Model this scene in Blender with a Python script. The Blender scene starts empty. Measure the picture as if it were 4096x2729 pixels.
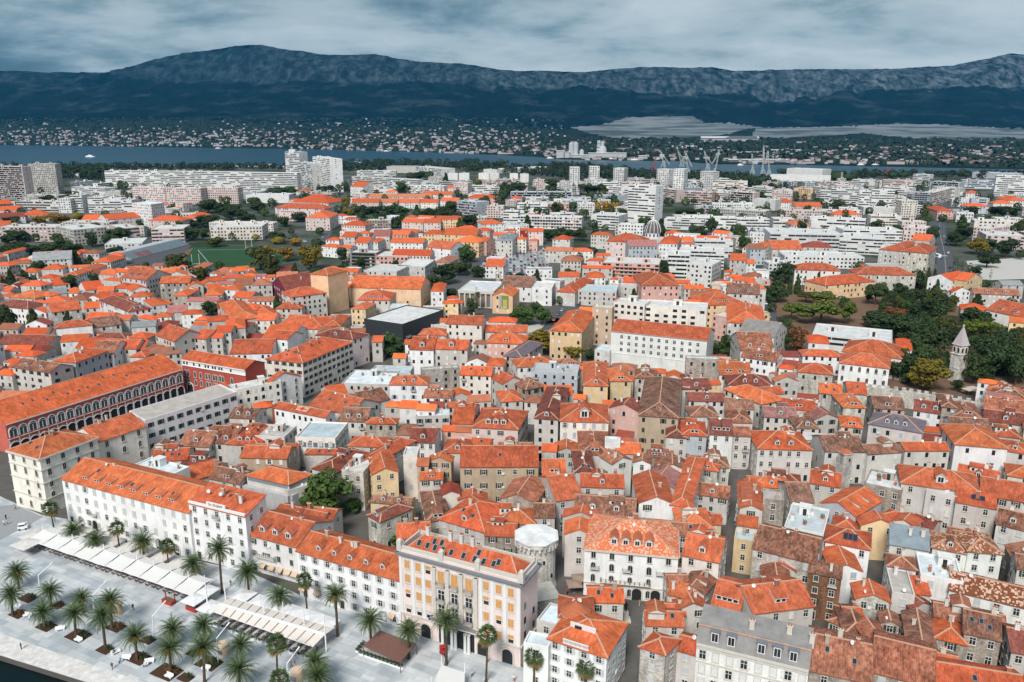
import bpy, math, random
import numpy as np
from mathutils import Vector, Matrix
from mathutils.bvhtree import BVHTree
from math import radians, sin, cos, pi, atan2, hypot, tan, sqrt
RND = random.Random(11)
sc = bpy.context.scene
COL = sc.collection
CAM_H, PITCH, FPX = 110.0, radians(15.1), 3186.0
CAM = Vector((0, 0, CAM_H))

# ---- survey helpers: photo point -> real ground position ----------------
def src(t, x, y):
	r, c = divmod(t, 10)
	return (0, 1366, 2730)[c] + x / 1.7233, (0, 910, 1819)[r] + y / 1.7233

def ray(t, x, y):
	sx, sy = src(t, x, y)
	a = (sx - 2048) / FPX; b = -(sy - 1364.5) / FPX
	return Vector((a, cos(PITCH) + b * sin(PITCH), -sin(PITCH) + b * cos(PITCH)))

def at(t, x, y, z=0.0):
	d = ray(t, x, y); s = (z - CAM_H) / d.z
	return Vector((d.x * s, d.y * s, z))

def height_over(t, x, y, Y):          # height seen at photo point when it stands at depth Y
	d = ray(t, x, y)
	return CAM_H + d.z / d.y * Y

def to_px(p):                          # overview pixels (2353 wide)
	v = Vector(p) - CAM
	zc = v.y * cos(PITCH) - v.z * sin(PITCH)
	yc = v.y * sin(PITCH) + v.z * cos(PITCH)
	if zc <= 0: return None
	return (2048 + FPX * v.x / zc) * .5745, (1364.5 - FPX * yc / zc) * .5745

# ---- mesh builder -------------------------------------------------------
class MB:
	def __init__(s): s.v = []; s.f = []; s.m = []; s.uv = []; s.hasuv = False; s.col = []; s.hascol = False; s.sm = False
	def face(s, pts, m=0, uv=None, col=None):
		i = len(s.v); s.v.extend([tuple(p) for p in pts]); s.f.append(tuple(range(i, i + len(pts)))); s.m.append(m)
		if uv: s.hasuv = True
		s.uv.append(uv)
		if col: s.hascol = True
		s.col.append(col)
	def box(s, c, size, ang=0, m=0, col=None, bottom=False):
		hx, hy, hz = size[0] / 2, size[1] / 2, size[2] / 2
		ca, sa = cos(ang), sin(ang)
		def P(x, y, z): return (c[0] + x * ca - y * sa, c[1] + x * sa + y * ca, c[2] + z)
		a = [P(-hx, -hy, -hz), P(hx, -hy, -hz), P(hx, hy, -hz), P(-hx, hy, -hz)]
		b = [P(-hx, -hy, hz), P(hx, -hy, hz), P(hx, hy, hz), P(-hx, hy, hz)]
		for i in range(4):
			j = (i + 1) % 4; s.face([a[i], a[j], b[j], b[i]], m, None, col)
		s.face(b, m, None, col)
		if bottom: s.face(a[::-1], m, None, col)
	def prism(s, poly, z0, z1, m=0, mtop=None, bottom=False, col=None):
		n = len(poly)
		for i in range(n):
			j = (i + 1) % n
			s.face([(poly[i][0], poly[i][1], z0), (poly[j][0], poly[j][1], z0), (poly[j][0], poly[j][1], z1), (poly[i][0], poly[i][1], z1)], m, None, col)
		s.face([(p[0], p[1], z1) for p in poly], m if mtop is None else mtop, None, col)
		if bottom: s.face([(p[0], p[1], z0) for p in poly][::-1], m, None, col)
	def tube(s, pts, rad, n=6, m=0, cap=True):
		pts = [Vector(p) for p in pts]
		if not hasattr(rad, '__len__'): rad = [rad] * len(pts)
		rings = []
		for i, p in enumerate(pts):
			d = (pts[min(i + 1, len(pts) - 1)] - pts[max(i - 1, 0)]).normalized()
			a = d.cross(Vector((0, 0, 1)) if abs(d.z) < .9 else Vector((1, 0, 0))).normalized(); b = d.cross(a)
			rings.append([p + (a * cos(2 * pi * k / n) + b * sin(2 * pi * k / n)) * rad[i] for k in range(n)])
		for i in range(len(rings) - 1):
			for k in range(n):
				l = (k + 1) % n
				s.face([rings[i][k], rings[i + 1][k], rings[i + 1][l], rings[i][l]], m)
		if cap:
			s.face(rings[-1][::-1], m); s.face(rings[0], m)
	def bar(s, p, q, w, h, m=0):
		p = Vector(p); q = Vector(q); d = q - p
		if d.length < 1e-4: return
		a = Vector((-d.y, d.x, 0))
		a = (a.normalized() if a.length > 1e-5 else Vector((1, 0, 0))) * (w / 2)
		b = a.cross(d).normalized() * (h / 2)
		if b.z < 0: b = -b
		A = [p - a - b, p + a - b, p + a + b, p - a + b]; B = [x + d for x in A]
		for i in range(4):
			j = (i + 1) % 4; s.face([A[i], A[j], B[j], B[i]], m)
		s.face(A[::-1], m); s.face(B, m)
	def lathe(s, prof, n=16, c=(0, 0, 0), m=0, a0=0):
		for i in range(len(prof) - 1):
			(r0, z0), (r1, z1) = prof[i], prof[i + 1]
			for k in range(n):
				t0 = a0 + 2 * pi * k / n; t1 = a0 + 2 * pi * (k + 1) / n
				q = [(c[0] + r0 * cos(t0), c[1] + r0 * sin(t0), c[2] + z0), (c[0] + r0 * cos(t1), c[1] + r0 * sin(t1), c[2] + z0),
					 (c[0] + r1 * cos(t1), c[1] + r1 * sin(t1), c[2] + z1), (c[0] + r1 * cos(t0), c[1] + r1 * sin(t0), c[2] + z1)]
				if r0 < 1e-4: q = [q[0], q[2], q[3]]
				elif r1 < 1e-4: q = q[:3]
				s.face(q, m)
	def mesh(s, name, mats, off=None):
		me = bpy.data.meshes.new(name)
		v = s.v
		if off is not None: v = [(p[0] - off[0], p[1] - off[1], p[2] - off[2]) for p in v]
		me.from_pydata(v, [], s.f)
		for m in (mats if isinstance(mats, (list, tuple)) else [mats]): me.materials.append(m)
		if any(s.m): me.polygons.foreach_set('material_index', s.m)
		if s.hasuv:
			uvl = me.uv_layers.new(name='UVMap'); flat = []
			for f, u in zip(s.f, s.uv):
				for k in range(len(f)):
					flat.extend(u[k] if u else (0, 0))
			uvl.data.foreach_set('uv', flat)
		if s.hascol:
			ca = me.color_attributes.new('Col', 'FLOAT_COLOR', 'CORNER'); flat = []
			for f, c in zip(s.f, s.col):
				c = c or (.5, .5, .5)
				for k in range(len(f)): flat.extend((c[0], c[1], c[2], 1))
			ca.data.foreach_set('color', flat)
		if s.sm: me.polygons.foreach_set('use_smooth', [True] * len(s.f))
		me.update()
		return me
	def obj(s, name, mats, parent=None, off=None, color=None, smooth=False):
		s.sm = smooth
		return new(name, s.mesh(name, mats, off), parent, color=color)

def new(name, data, parent=None, loc=None, rot=0.0, scale=None, color=None):
	o = bpy.data.objects.new(name, data); COL.objects.link(o)
	if parent is not None: o.parent = parent
	if loc is not None: o.location = loc
	if rot: o.rotation_euler = (0, 0, rot)
	if scale is not None: o.scale = scale if hasattr(scale, '__len__') else (scale,) * 3
	if color is not None: o.color = (color[0], color[1], color[2], 1)
	return o

def empty(name, loc, rot=0.0):
	o = new(name, None, None, loc, rot); o.empty_display_size = .5
	return o

def tag(o, label=None, cat=None, group=None, kind=None):
	if label: o['label'] = label
	if cat: o['category'] = cat
	if group: o['group'] = group
	if kind: o['kind'] = kind
	return o

# ---- materials ----------------------------------------------------------
class NT:
	def __init__(s, name):
		s.mat = bpy.data.materials.new(name); s.mat.use_nodes = True
		s.t = s.mat.node_tree; s.t.nodes.clear()
		s.out = s.n('ShaderNodeOutputMaterial'); s.p = s.n('ShaderNodeBsdfPrincipled')
		s.l(s.p.outputs[0], s.out.inputs[0])
	def n(s, k, **kw):
		x = s.t.nodes.new(k)
		for a, b in kw.items(): setattr(x, a, b)
		return x
	def l(s, a, b): s.t.links.new(a, b)
	def set(s, x, k, v):
		if hasattr(v, 'is_linked') or isinstance(v, bpy.types.NodeSocket): s.l(v, x.inputs[k])
		else: x.inputs[k].default_value = v
	def mix(s, f, a, b, mode='MIX'):
		x = s.n('ShaderNodeMix', data_type='RGBA', blend_type=mode)
		for i, v in ((0, f), (6, a), (7, b)):
			if isinstance(v, (tuple, list)): v = tuple(v[:3]) + (1,)
			s.set(x, i, v)
		return x.outputs[2]
	def math(s, op, a, b=0.0, c=None):
		x = s.n('ShaderNodeMath', operation=op); s.set(x, 0, a); s.set(x, 1, b)
		if c is not None: s.set(x, 2, c)
		return x.outputs[0]
	def noise(s, vec, scale, detail=3, rough=.5, w=None):
		x = s.n('ShaderNodeTexNoise'); 
		if vec is not None: s.l(vec, x.inputs['Vector'])
		x.inputs['Scale'].default_value = scale; x.inputs['Detail'].default_value = detail; x.inputs['Roughness'].default_value = rough
		return x.outputs['Fac']
	def ramp(s, f, stops, interp='LINEAR'):
		x = s.n('ShaderNodeValToRGB'); s.l(f, x.inputs[0]); e = x.color_ramp; e.interpolation = interp
		while len(e.elements) < len(stops): e.elements.new(.5)
		for el, (p, c) in zip(e.elements, stops):
			el.position = p; el.color = (c, c, c, 1) if not hasattr(c, '__len__') else tuple(c[:3]) + (1,)
		return x.outputs[0]
	def pos(s): return s.n('ShaderNodeNewGeometry').outputs['Position']
	def mapv(s, v, sc_=(1, 1, 1), loc=(0, 0, 0), rot=(0, 0, 0)):
		x = s.n('ShaderNodeMapping'); s.l(v, x.inputs[0]); x.inputs['Scale'].default_value = sc_; x.inputs['Location'].default_value = loc; x.inputs['Rotation'].default_value = rot
		return x.outputs[0]
	def oc(s): return s.n('ShaderNodeObjectInfo').outputs['Color']
	def ornd(s): return s.n('ShaderNodeObjectInfo').outputs['Random']
	def bump(s, h, strength=.3, dist=.05):
		x = s.n('ShaderNodeBump'); s.l(h, x.inputs['Height']); x.inputs['Strength'].default_value = strength; x.inputs['Distance'].default_value = dist
		s.l(x.outputs[0], s.p.inputs['Normal'])
	def done(s, color, rough=.85, spec=.3, metal=0):
		s.set(s.p, 'Base Color', tuple(color[:3]) + (1,) if isinstance(color, (tuple, list)) else color)
		s.set(s.p, 'Roughness', rough); s.p.inputs['Specular IOR Level'].default_value = spec; s.p.inputs['Metallic'].default_value = metal
		return s.mat
M = {}
def simple(name, c, rough=.7, spec=.3, metal=0, var=.25, scale=1.5):
	t = NT(name); n = t.noise(t.pos(), scale, 4)
	col = t.mix(n, tuple(x * (1 - var) for x in c), tuple(min(1, x * (1 + var)) for x in c))
	M[name] = t.done(col, rough, spec, metal); return M[name]

def wall_mats():
	# painted or rendered plaster with soot streaks and repairs
	t = NT('plaster'); p = t.pos(); c = t.oc()
	big = t.noise(p, .18, 4, .6); st = t.noise(t.mapv(p, (1.3, 1.3, .16)), .9, 4, .65); fine = t.noise(p, 3.5, 3)
	k = t.ramp(big, [(.3, .84), (.65, 1.05)]); k2 = t.ramp(st, [(.34, .74), (.47, 1.0)]); k3 = t.ramp(fine, [(.3, .93), (.7, 1.05)])
	col = t.mix(1.0, c, k, 'MULTIPLY'); col = t.mix(.6, col, k2, 'MULTIPLY'); col = t.mix(1.0, col, k3, 'MULTIPLY')
	M['plaster'] = t.done(col, .9, .2)
	# old limestone masonry
	t = NT('masonry'); p = t.pos(); c = t.oc()
	v = t.n('ShaderNodeTexVoronoi'); t.l(t.mapv(p, (1, 1, 1.7)), v.inputs['Vector']); v.inputs['Scale'].default_value = 1.5
	e = t.n('ShaderNodeTexVoronoi', feature='DISTANCE_TO_EDGE'); t.l(t.mapv(p, (1, 1, 1.7)), e.inputs['Vector']); e.inputs['Scale'].default_value = 1.5
	bw = t.n('ShaderNodeSeparateColor'); t.l(v.outputs['Color'], bw.inputs[0])
	col = t.mix(1.0, c, t.ramp(bw.outputs[0], [(0, .72), (1, 1.12)]), 'MULTIPLY')
	col = t.mix(1.0, col, t.ramp(e.outputs['Distance'], [(0, .6), (.06, 1)]), 'MULTIPLY')
	st = t.noise(t.mapv(p, (1, 1, .25)), .5, 5, .65)
	col = t.mix(.9, col, t.ramp(st, [(.35, .55), (.58, 1.05)]), 'MULTIPLY')
	M['masonry'] = t.done(col, .92, .2); t.bump(e.outputs['Distance'], .5, .06)
	# roof tiles; UV is metres along the eave / up the slope
	for name, contrast, big in (('tiles', .30, .34), ('old_tiles', .62, .5)):
		t = NT(name); uv = t.n('ShaderNodeUVMap').outputs[0]; c = t.oc(); p = t.pos()
		cell = t.n('ShaderNodeTexVoronoi'); t.l(t.mapv(uv, (2.6, 1.7, 1)), cell.inputs['Vector']); cell.inputs['Scale'].default_value = 1
		cell.inputs['Randomness'].default_value = .35
		cb = t.n('ShaderNodeSeparateColor'); t.l(cell.outputs['Color'], cb.inputs[0])
		rows = t.n('ShaderNodeTexWave', wave_type='BANDS', bands_direction='X'); t.l(uv, rows.inputs['Vector']); rows.inputs['Scale'].default_value = 1.05; rows.inputs['Distortion'].default_value = .4
		pn = t.noise(p, .3, 4, .6); pn2 = t.noise(t.mapv(uv, (1.6, .35, 1)), .9, 4, .7)
		pale = t.mix(.5, c, (.50, .36, .28)); dark = t.mix(.62, c, (.05, .022, .015))
		fac = t.ramp(cb.outputs[0], [(0, 0), (.5, .5), (1, 1)])
		col = t.mix(contrast, c, t.mix(fac, dark, pale))
		col = t.mix(1.0, col, t.ramp(pn, [(.3, 1 - big), (.62, 1.12)]), 'MULTIPLY')
		col = t.mix(1.0, col, t.ramp(pn2, [(.32, 1 - big * 1.1), (.55, 1.04)]), 'MULTIPLY')
		col = t.mix(.55, col, t.ramp(rows.outputs['Fac'], [(0, .62), (.6, 1.08)]), 'MULTIPLY')
		M[name] = t.done(col, .88, .2); t.bump(rows.outputs['Fac'], .6, .08)
	# palace roof with bright and red tiles in a scatter
	t = NT('spotted_tiles'); uv = t.n('ShaderNodeUVMap').outputs[0]; c = t.oc()
	cell = t.n('ShaderNodeTexVoronoi'); t.l(t.mapv(uv, (3.0, 2.2, 1)), cell.inputs['Vector']); cell.inputs['Scale'].default_value = 1; cell.inputs['Randomness'].default_value = .15
	cb = t.n('ShaderNodeSeparateColor'); t.l(cell.outputs['Color'], cb.inputs[0])
	f = t.ramp(cb.outputs[0], [(.0, 0), (.60, 0), (.72, .85)])
	M['spotted_tiles'] = t.done(t.mix(f, c, (.60, .42, .32)), .88, .2)
	# flat roof
	t = NT('flat_roof'); p = t.pos(); c = t.oc()
	col = t.mix(1.0, c, t.ramp(t.noise(p, .35, 5, .65), [(.3, .72), (.65, 1.08)]), 'MULTIPLY')
	M['flat_roof'] = t.done(col, .9, .2)
	# painted thing in its object colour
	t = NT('paint'); M['paint'] = t.done(t.mix(1.0, t.oc(), t.ramp(t.noise(t.pos(), 1.2, 3), [(.3, .88), (.7, 1.05)]), 'MULTIPLY'), .6, .35)
	t = NT('attr_paint'); a = t.n('ShaderNodeVertexColor', layer_name='Col')
	M['attr_paint'] = t.done(t.mix(1.0, a.outputs[0], t.ramp(t.noise(t.pos(), .4, 4), [(.3, .78), (.7, 1.08)]), 'MULTIPLY'), .88, .2)
	simple('glass', (.018, .024, .03), .18, .5, 0, .5, .7)
	simple('dark', (.022, .024, .026), .6)
	simple('frame_white', (.72, .72, .70), .6, .3, 0, .08)
	simple('stone_trim', (.56, .53, .47), .9, .2, 0, .15)
	simple('ridge_mortar', (.52, .30, .20), .9, .2, 0, .3)
	simple('shade_white', (.66, .66, .64), .8); simple('cheek_white', (.60, .575, .53), .9)
	simple('metal', (.30, .32, .34), .45, .5, .6)
	simple('lead', (.22, .23, .25), .6, .4, .3)
	simple('solar', (.015, .022, .04), .2, .5)
	simple('terracotta', (.40, .12, .055), .9)
	simple('bark', (.09, .065, .045), .95, .1, 0, .4, 3)
	simple('soil', (.07, .038, .024), .95, .1, 0, .35, 1.2)
	simple('canvas', (.66, .65, .625), .8, .2, 0, .06, .8)
	simple('white_metal', (.78, .79, .80), .45, .4, 0, .04)
	simple('red_paint', (.42, .03, .03), .6)
	simple('orange_fruit', (.55, .2, .02), .8)
	simple('wood', (.16, .08, .045), .8, .2, 0, .3, 3)
	simple('rubber', (.02, .02, .02), .9)
	t = NT('foliage'); c = t.oc(); p = t.pos()
	col = t.mix(1.0, c, t.ramp(t.noise(p, .55, 3, .6), [(.3, .5), (.68, 1.5)]), 'MULTIPLY')
	col = t.mix(.35, col, t.mix(1.0, c, t.ramp(t.ornd(), [(0, (.7, .8, .9)), (1, (1.3, 1.1, .7))]), 'MULTIPLY'))
	M['foliage'] = t.done(col, .75, .2)
wall_mats()
# ---- camera, sky, sun ---------------------------------------------------
cam = bpy.data.cameras.new('camera'); cam.lens = 28; cam.sensor_width = 36; cam.clip_start = 1; cam.clip_end = 40000
co = new('camera', cam, None, CAM); co.rotation_euler = (pi / 2 - PITCH, 0, 0); sc.camera = co
SUN_EL, SUN_AZ = radians(46), radians(199)     # azimuth clockwise from +Y
sun = bpy.data.lights.new('sun', 'SUN'); sun.energy = 3.6; sun.angle = radians(20); sun.color = (1, .955, .90)
so = new('sun', sun, None, (0, 0, 400))
sd = Vector((sin(SUN_AZ) * cos(SUN_EL), cos(SUN_AZ) * cos(SUN_EL), sin(SUN_EL)))
so.rotation_euler = sd.to_track_quat('Z', 'Y').to_euler()
sc.view_settings.view_transform = 'Standard'; sc.view_settings.look = 'None'; sc.view_settings.exposure = 0.22; sc.view_settings.gamma = 1
def build_world():
	w = bpy.data.worlds.new('World'); sc.world = w; w.use_nodes = True
	t = NT.__new__(NT); t.t = w.node_tree; t.t.nodes.clear()
	out = t.n('ShaderNodeOutputWorld'); b1 = t.n('ShaderNodeBackground'); b2 = t.n('ShaderNodeBackground')
	sky = t.n('ShaderNodeTexSky', sky_type='NISHITA'); sky.sun_disc = False; sky.sun_elevation = SUN_EL; sky.sun_rotation = SUN_AZ
	t.l(sky.outputs[0], b1.inputs[0]); b1.inputs[1].default_value = .06
	d = t.n('ShaderNodeTexCoord').outputs['Generated']
	sp = t.n('ShaderNodeSeparateXYZ'); t.l(d, sp.inputs[0]); x, y, z = sp.outputs
	zz = t.math('ADD', t.math('MAXIMUM', z, 0.0), .19)
	cx = t.n('ShaderNodeCombineXYZ'); t.l(t.math('DIVIDE', x, zz), cx.inputs[0]); t.l(t.math('DIVIDE', y, zz), cx.inputs[1])
	v = cx.outputs[0]
	n1 = t.n('ShaderNodeTexNoise'); t.l(t.mapv(v, (.95, 1.05, 1), (3.1, 1.3, 0)), n1.inputs['Vector'])
	n1.inputs['Scale'].default_value = 1.55; n1.inputs['Detail'].default_value = 10; n1.inputs['Roughness'].default_value = .58; n1.inputs['Distortion'].default_value = .2
	n2 = t.noise(t.mapv(v, (.42, .85, 1), (7.7, 4.2, 0)), 1.0, 5, .5)
	# heavier cloud to the left (west) and overhead, thin and bright near the ridge
	f = t.math('ADD', t.math('MULTIPLY', n1.outputs['Fac'], .62), t.math('MULTIPLY', n2, .42))
	f = t.math('ADD', f, t.math('MULTIPLY', x, .17))
	f = t.math('SUBTRACT', f, t.math('MULTIPLY', t.math('SUBTRACT', z, .19), 1.0))
	col = t.ramp(f, [(.45, (.055, .110, .145)), (.505, (.10, .172, .215)), (.555, (.19, .272, .315)), (.61, (.32, .395, .43)), (.71, (.44, .505, .535))])
	# the overcast is brightest overhead and round the veiled sun, behind the camera
	up = t.n('ShaderNodeMapRange', interpolation_type='SMOOTHSTEP'); t.l(z, up.inputs[0]); up.inputs[1].default_value = .42; up.inputs[2].default_value = .85; up.inputs[3].default_value = 0; up.inputs[4].default_value = 1
	back = t.n('ShaderNodeMapRange', interpolation_type='SMOOTHSTEP'); t.l(y, back.inputs[0]); back.inputs[1].default_value = .25; back.inputs[2].default_value = -.6; back.inputs[3].default_value = 0; back.inputs[4].default_value = 1
	k = t.math('MAXIMUM', up.outputs[0], back.outputs[0])
	col2 = t.mix(k, col, (.38, .46, .53))
	t.l(col2, b2.inputs[0]); b2.inputs[1].default_value = 1.1
	mx = t.n('ShaderNodeMixShader'); mx.inputs[0].default_value = .92
	t.l(b1.outputs[0], mx.inputs[1]); t.l(b2.outputs[0], mx.inputs[2]); t.l(mx.outputs[0], out.inputs[0])
build_world()
sc.cycles.use_denoising = True
sc.cycles.max_bounces = 5; sc.cycles.diffuse_bounces = 2; sc.cycles.glossy_bounces = 2; sc.cycles.transparent_max_bounces = 4; sc.cycles.volume_bounces = 0
sc.cycles.caustics_reflective = False; sc.cycles.caustics_refractive = False

def structure(name, mb, mats): return tag(mb.obj(name, mats), None, None, None, 'structure')
def ov(x, y, z=0.0): return at(0, x * 3.0, y * 3.0, z)      # overview pixels (2353 wide)

# ---- land, water, mountains --------------------------------------------
RIVA_A = at(20, 470, 445); RIVA_B = at(21, 1240, 1462)
RIVA_U = (RIVA_B - RIVA_A).normalized(); RIVA_N = Vector((-RIVA_U.y, RIVA_U.x, 0)); RIVA_ANG = atan2(RIVA_U.y, RIVA_U.x)
Q0 = at(20, 0, 1385); Q1 = at(20, 590, 1568); QU = (Q1 - Q0).normalized()
def setting():
	t = NT('city_ground'); p = t.pos(); sp = t.n('ShaderNodeSeparateXYZ'); t.l(p, sp.inputs[0])
	stone = t.mix(t.noise(p, .25, 4), (.075, .07, .064), (.14, .13, .12))
	far = t.mix(t.ramp(t.noise(p, .012, 5, .6), [(.42, 0), (.58, 1)]), (.025, .042, .02), (.10, .105, .095))
	mr = t.n('ShaderNodeMapRange'); t.l(sp.outputs[1], mr.inputs[0]); mr.inputs[1].default_value = 420; mr.inputs[2].default_value = 640
	M['city_ground'] = t.done(t.mix(mr.outputs[0], stone, far), .95, .15)
	g = MB()
	coast = [(2900, 402), (2353, 401), (2200, 398), (2000, 400), (1880, 398), (1740, 404), (1600, 398), (1480, 394), (1380, 382), (1290, 376), (1200, 381), (1100, 373), (1000, 371), (900, 374), (760, 372), (700, 379), (500, 381), (330, 383), (140, 381), (0, 382), (-500, 384)]
	pts = [Q0 - QU * 260, Q0 + QU * 500] + [ov(x, y) for x, y in coast]
	g.face([(q.x, q.y, 0) for q in pts])
	a, b = pts[0], pts[1]
	g.face([(a.x, a.y, -3), (b.x, b.y, -3), (b.x, b.y, 0), (a.x, a.y, 0)])
	structure('ground', g, M['city_ground'])
	t = NT('water'); p = t.pos()
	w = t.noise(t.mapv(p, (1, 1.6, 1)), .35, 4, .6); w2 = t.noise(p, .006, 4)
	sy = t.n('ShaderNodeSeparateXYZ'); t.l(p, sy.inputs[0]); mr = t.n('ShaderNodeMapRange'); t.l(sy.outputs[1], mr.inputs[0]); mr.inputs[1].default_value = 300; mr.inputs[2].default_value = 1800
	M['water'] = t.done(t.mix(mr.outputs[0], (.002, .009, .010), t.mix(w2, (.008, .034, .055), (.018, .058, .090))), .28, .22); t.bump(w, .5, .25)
	g = MB(); g.face([(-9000, -300, -1.3), (9000, -300, -1.3), (9000, 6500, -1.3), (-9000, 6500, -1.3)]); structure('water', g, M['water'])
	# mountains and the far shore: one heightfield in polar rows
	ridge = [(-500, 170), (-200, 168), (0, 163), (60, 163), (130, 169), (240, 166), (300, 155), (315, 150), (335, 142), (360, 135), (420, 123), (470, 117), (500, 112), (540, 105), (600, 102), (640, 111), (700, 118), (740, 125), (790, 126), (860, 124), (900, 132), (960, 142), (1010, 144), (1060, 146), (1150, 160), (1190, 163), (1240, 162), (1310, 165), (1340, 165), (1420, 158), (1480, 154), (1560, 156), (1640, 155), (1680, 163), (1720, 163), (1800, 160), (1900, 158), (1960, 160), (2060, 157), (2130, 153), (2190, 150), (2240, 140), (2290, 131), (2320, 124), (2360, 126), (2500, 132), (2800, 150)]
	cliff = [(-500, 200), (0, 190), (300, 180), (420, 182), (560, 188), (700, 184), (900, 188), (1050, 186), (1180, 197), (1240, 207), (1320, 196), (1420, 205), (1520, 214), (1640, 214), (1720, 215), (1790, 236), (1850, 222), (1960, 206), (2100, 203), (2240, 196), (2360, 196), (2800, 200)]
	foot = [(-500, 292), (0, 288), (300, 270), (500, 276), (700, 285), (900, 290), (1100, 288), (1300, 296), (1500, 300), (1700, 300), (1800, 306), (1960, 300), (2150, 300), (2360, 306), (2800, 306)]
	shore = [(-500, 330), (0, 333), (150, 334), (300, 337), (600, 341), (780, 344), (1000, 350), (1150, 356), (1230, 360), (1290, 366), (1440, 369), (1560, 370), (1640, 377), (1740, 378), (1850, 379), (2000, 382), (2200, 386), (2360, 389), (2800, 392)]
	def itp(tb, x):
		for (x0, y0), (x1, y1) in zip(tb, tb[1:]):
			if x <= x1: return y0 + (y1 - y0) * (x - x0) / (x1 - x0)
		return tb[-1][1]
	from mathutils import noise as N
	NX, K = 560, (34, 40, 30, 6)
	XS = [-420 + 3200 * i / (NX - 1) for i in range(NX)]
	rows = sum(K) + 1
	V = np.zeros((rows, NX, 3)); C = np.zeros((rows, NX, 3))
	quarry = [[(1310, 293), (1400, 284), (1440, 270), (1520, 267), (1590, 268), (1620, 282), (1680, 283), (1745, 292), (1700, 300), (1660, 311), (1600, 316), (1500, 318), (1420, 318), (1360, 308)],
			  [(1735, 293), (1850, 293), (1950, 290), (2060, 284), (2170, 287), (2260, 292), (2360, 296), (2370, 322), (2280, 324), (2190, 322), (2080, 316), (1980, 306), (1890, 312), (1800, 318), (1730, 314)]]
	def inside(poly, x, y):
		r = False; j = len(poly) - 1
		for i in range(len(poly)):
			(xi, yi), (xj, yj) = poly[i], poly[j]
			if (yi > y) != (yj > y) and x < (xj - xi) * (y - yi) / (yj - yi) + xi: r = not r
			j = i
		return r
	global TERR; TERR = {}
	for i, X in enumerate(XS):
		ys, yf, yc, yr = itp(shore, X), itp(foot, X), itp(cliff, X), itp(ridge, X)
		yc += 7 * N.noise(Vector((X * .02, 3, 0))) + 5 * N.noise(Vector((X * .07, 8, 0))); yr += 1.6 * N.noise(Vector((X * .05, 1, 0))) + 1.0 * N.noise(Vector((X * .2, 1, 0)))
		Ys = ov(X, ys).y
		P = [(Ys, -1.5), (6300, height_over(0, X * 3, yf * 3, 6300)), (8000, height_over(0, X * 3, yc * 3, 8000)), (8700, height_over(0, X * 3, yr * 3, 8700)), (9300, height_over(0, X * 3, yr * 3, 8700) - 130)]
		dx = ray(0, X * 3, 900); ax = dx.x / dx.y
		j = 0
		for s in range(4):
			for k in range(K[s] + (1 if s == 3 else 0)):
				f = k / K[s]; Y = P[s][0] + (P[s + 1][0] - P[s][0]) * f
				e = f
				if s == 1: e = .30 * f + .70 * f ** 1.5
				if s == 2: e = f ** .72
				Z = P[s][1] + (P[s + 1][1] - P[s][1]) * e
				# lateral position follows the true sight line to that depth (real perspective of a real range)
				dd = ray(0, X * 3, (1568 * .5) * 3); fx = (src(0, X * 3, 0)[0] - 2048) / FPX
				zc = Y * cos(PITCH) - (Z - CAM_H) * sin(PITCH); Xw = fx * zc
				q = Vector((Xw * .0011, Y * .0011, Z * .0016))
				amp = (4, 22, 34, 10)[s] * min(1, f * 3 + (.0 if s == 0 else .5)) * (min(1, (1 - f) * 4 + .15) if s == 2 else 1)
				n = N.fractal(q * 2.4, 1.0, 2.1, 5) * amp
				gully = abs(N.noise(Vector((Xw * .0042 + Z * .0004, 5.5, 0)))) if s >= 1 else 0
				if s == 2: Y += N.fractal(Vector((Xw * .006, Z * .004, 2)), 1, 2, 4) * 130
				if s == 1: n -= (1 - min(1, gully * 5)) * 26 * f
				V[j, i] = (Xw, Y, max(Z + n, -1.5 + Y * 0 + (0 if j == 0 else .5)))
				px = to_px(V[j, i])
				qm = 0.0
				if px and any(inside(pl, px[0] + 3 * N.noise(q * 30), px[1] + 2 * N.noise(q * 37)) for pl in quarry): qm = 1.0
				rock = (0, max(0, f - .80) * 2.2, .92 if X > 640 else .62 + .3 * max(0, (X - 300) / 340), .35)[s]
				C[j, i] = (qm, max(0, min(rock, 1)), f if s == 0 else 1)
				j += 1
	TERR['V'] = V
	me = bpy.data.meshes.new('mountains')
	idx = np.arange(rows * NX).reshape(rows, NX)
	faces = np.stack([idx[:-1, :-1], idx[:-1, 1:], idx[1:, 1:], idx[1:, :-1]], -1).reshape(-1, 4)
	me.from_pydata(V.reshape(-1, 3).tolist(), [], faces.tolist())
	ca = me.color_attributes.new('Col', 'FLOAT_COLOR', 'POINT')
	ca.data.foreach_set('color', np.concatenate([C.reshape(-1, 3), np.ones((rows * NX, 1))], 1).ravel().tolist())
	me.polygons.foreach_set('use_smooth', [True] * len(faces))
	t = NT('mountain'); p = t.pos(); a = t.n('ShaderNodeVertexColor', layer_name='Col'); s = t.n('ShaderNodeSeparateColor'); t.l(a.outputs[0], s.inputs[0])
	sxp = t.n('ShaderNodeSeparateXYZ'); t.l(p, sxp.inputs[0])
	gm = t.n('ShaderNodeNewGeometry'); sx = t.n('ShaderNodeSeparateXYZ'); t.l(gm.outputs['Normal'], sx.inputs[0])
	nn = t.noise(p, .0045, 8, .68); n2 = t.noise(t.mapv(p, (1, .35, 1)), .012, 7, .7); n3 = t.noise(t.mapv(p, (.5, .2, 2.2)), .006, 6, .7)
	streak = t.noise(t.mapv(p, (1, .5, .12)), .016, 7, .7)
	veg = t.mix(t.ramp(nn, [(.35, 0), (.7, 1)]), (.0015, .006, .008), (.007, .014, .015))
	veg = t.mix(t.ramp(n3, [(.52, 0), (.68, .6)]), veg, (.046, .060, .066))
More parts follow.
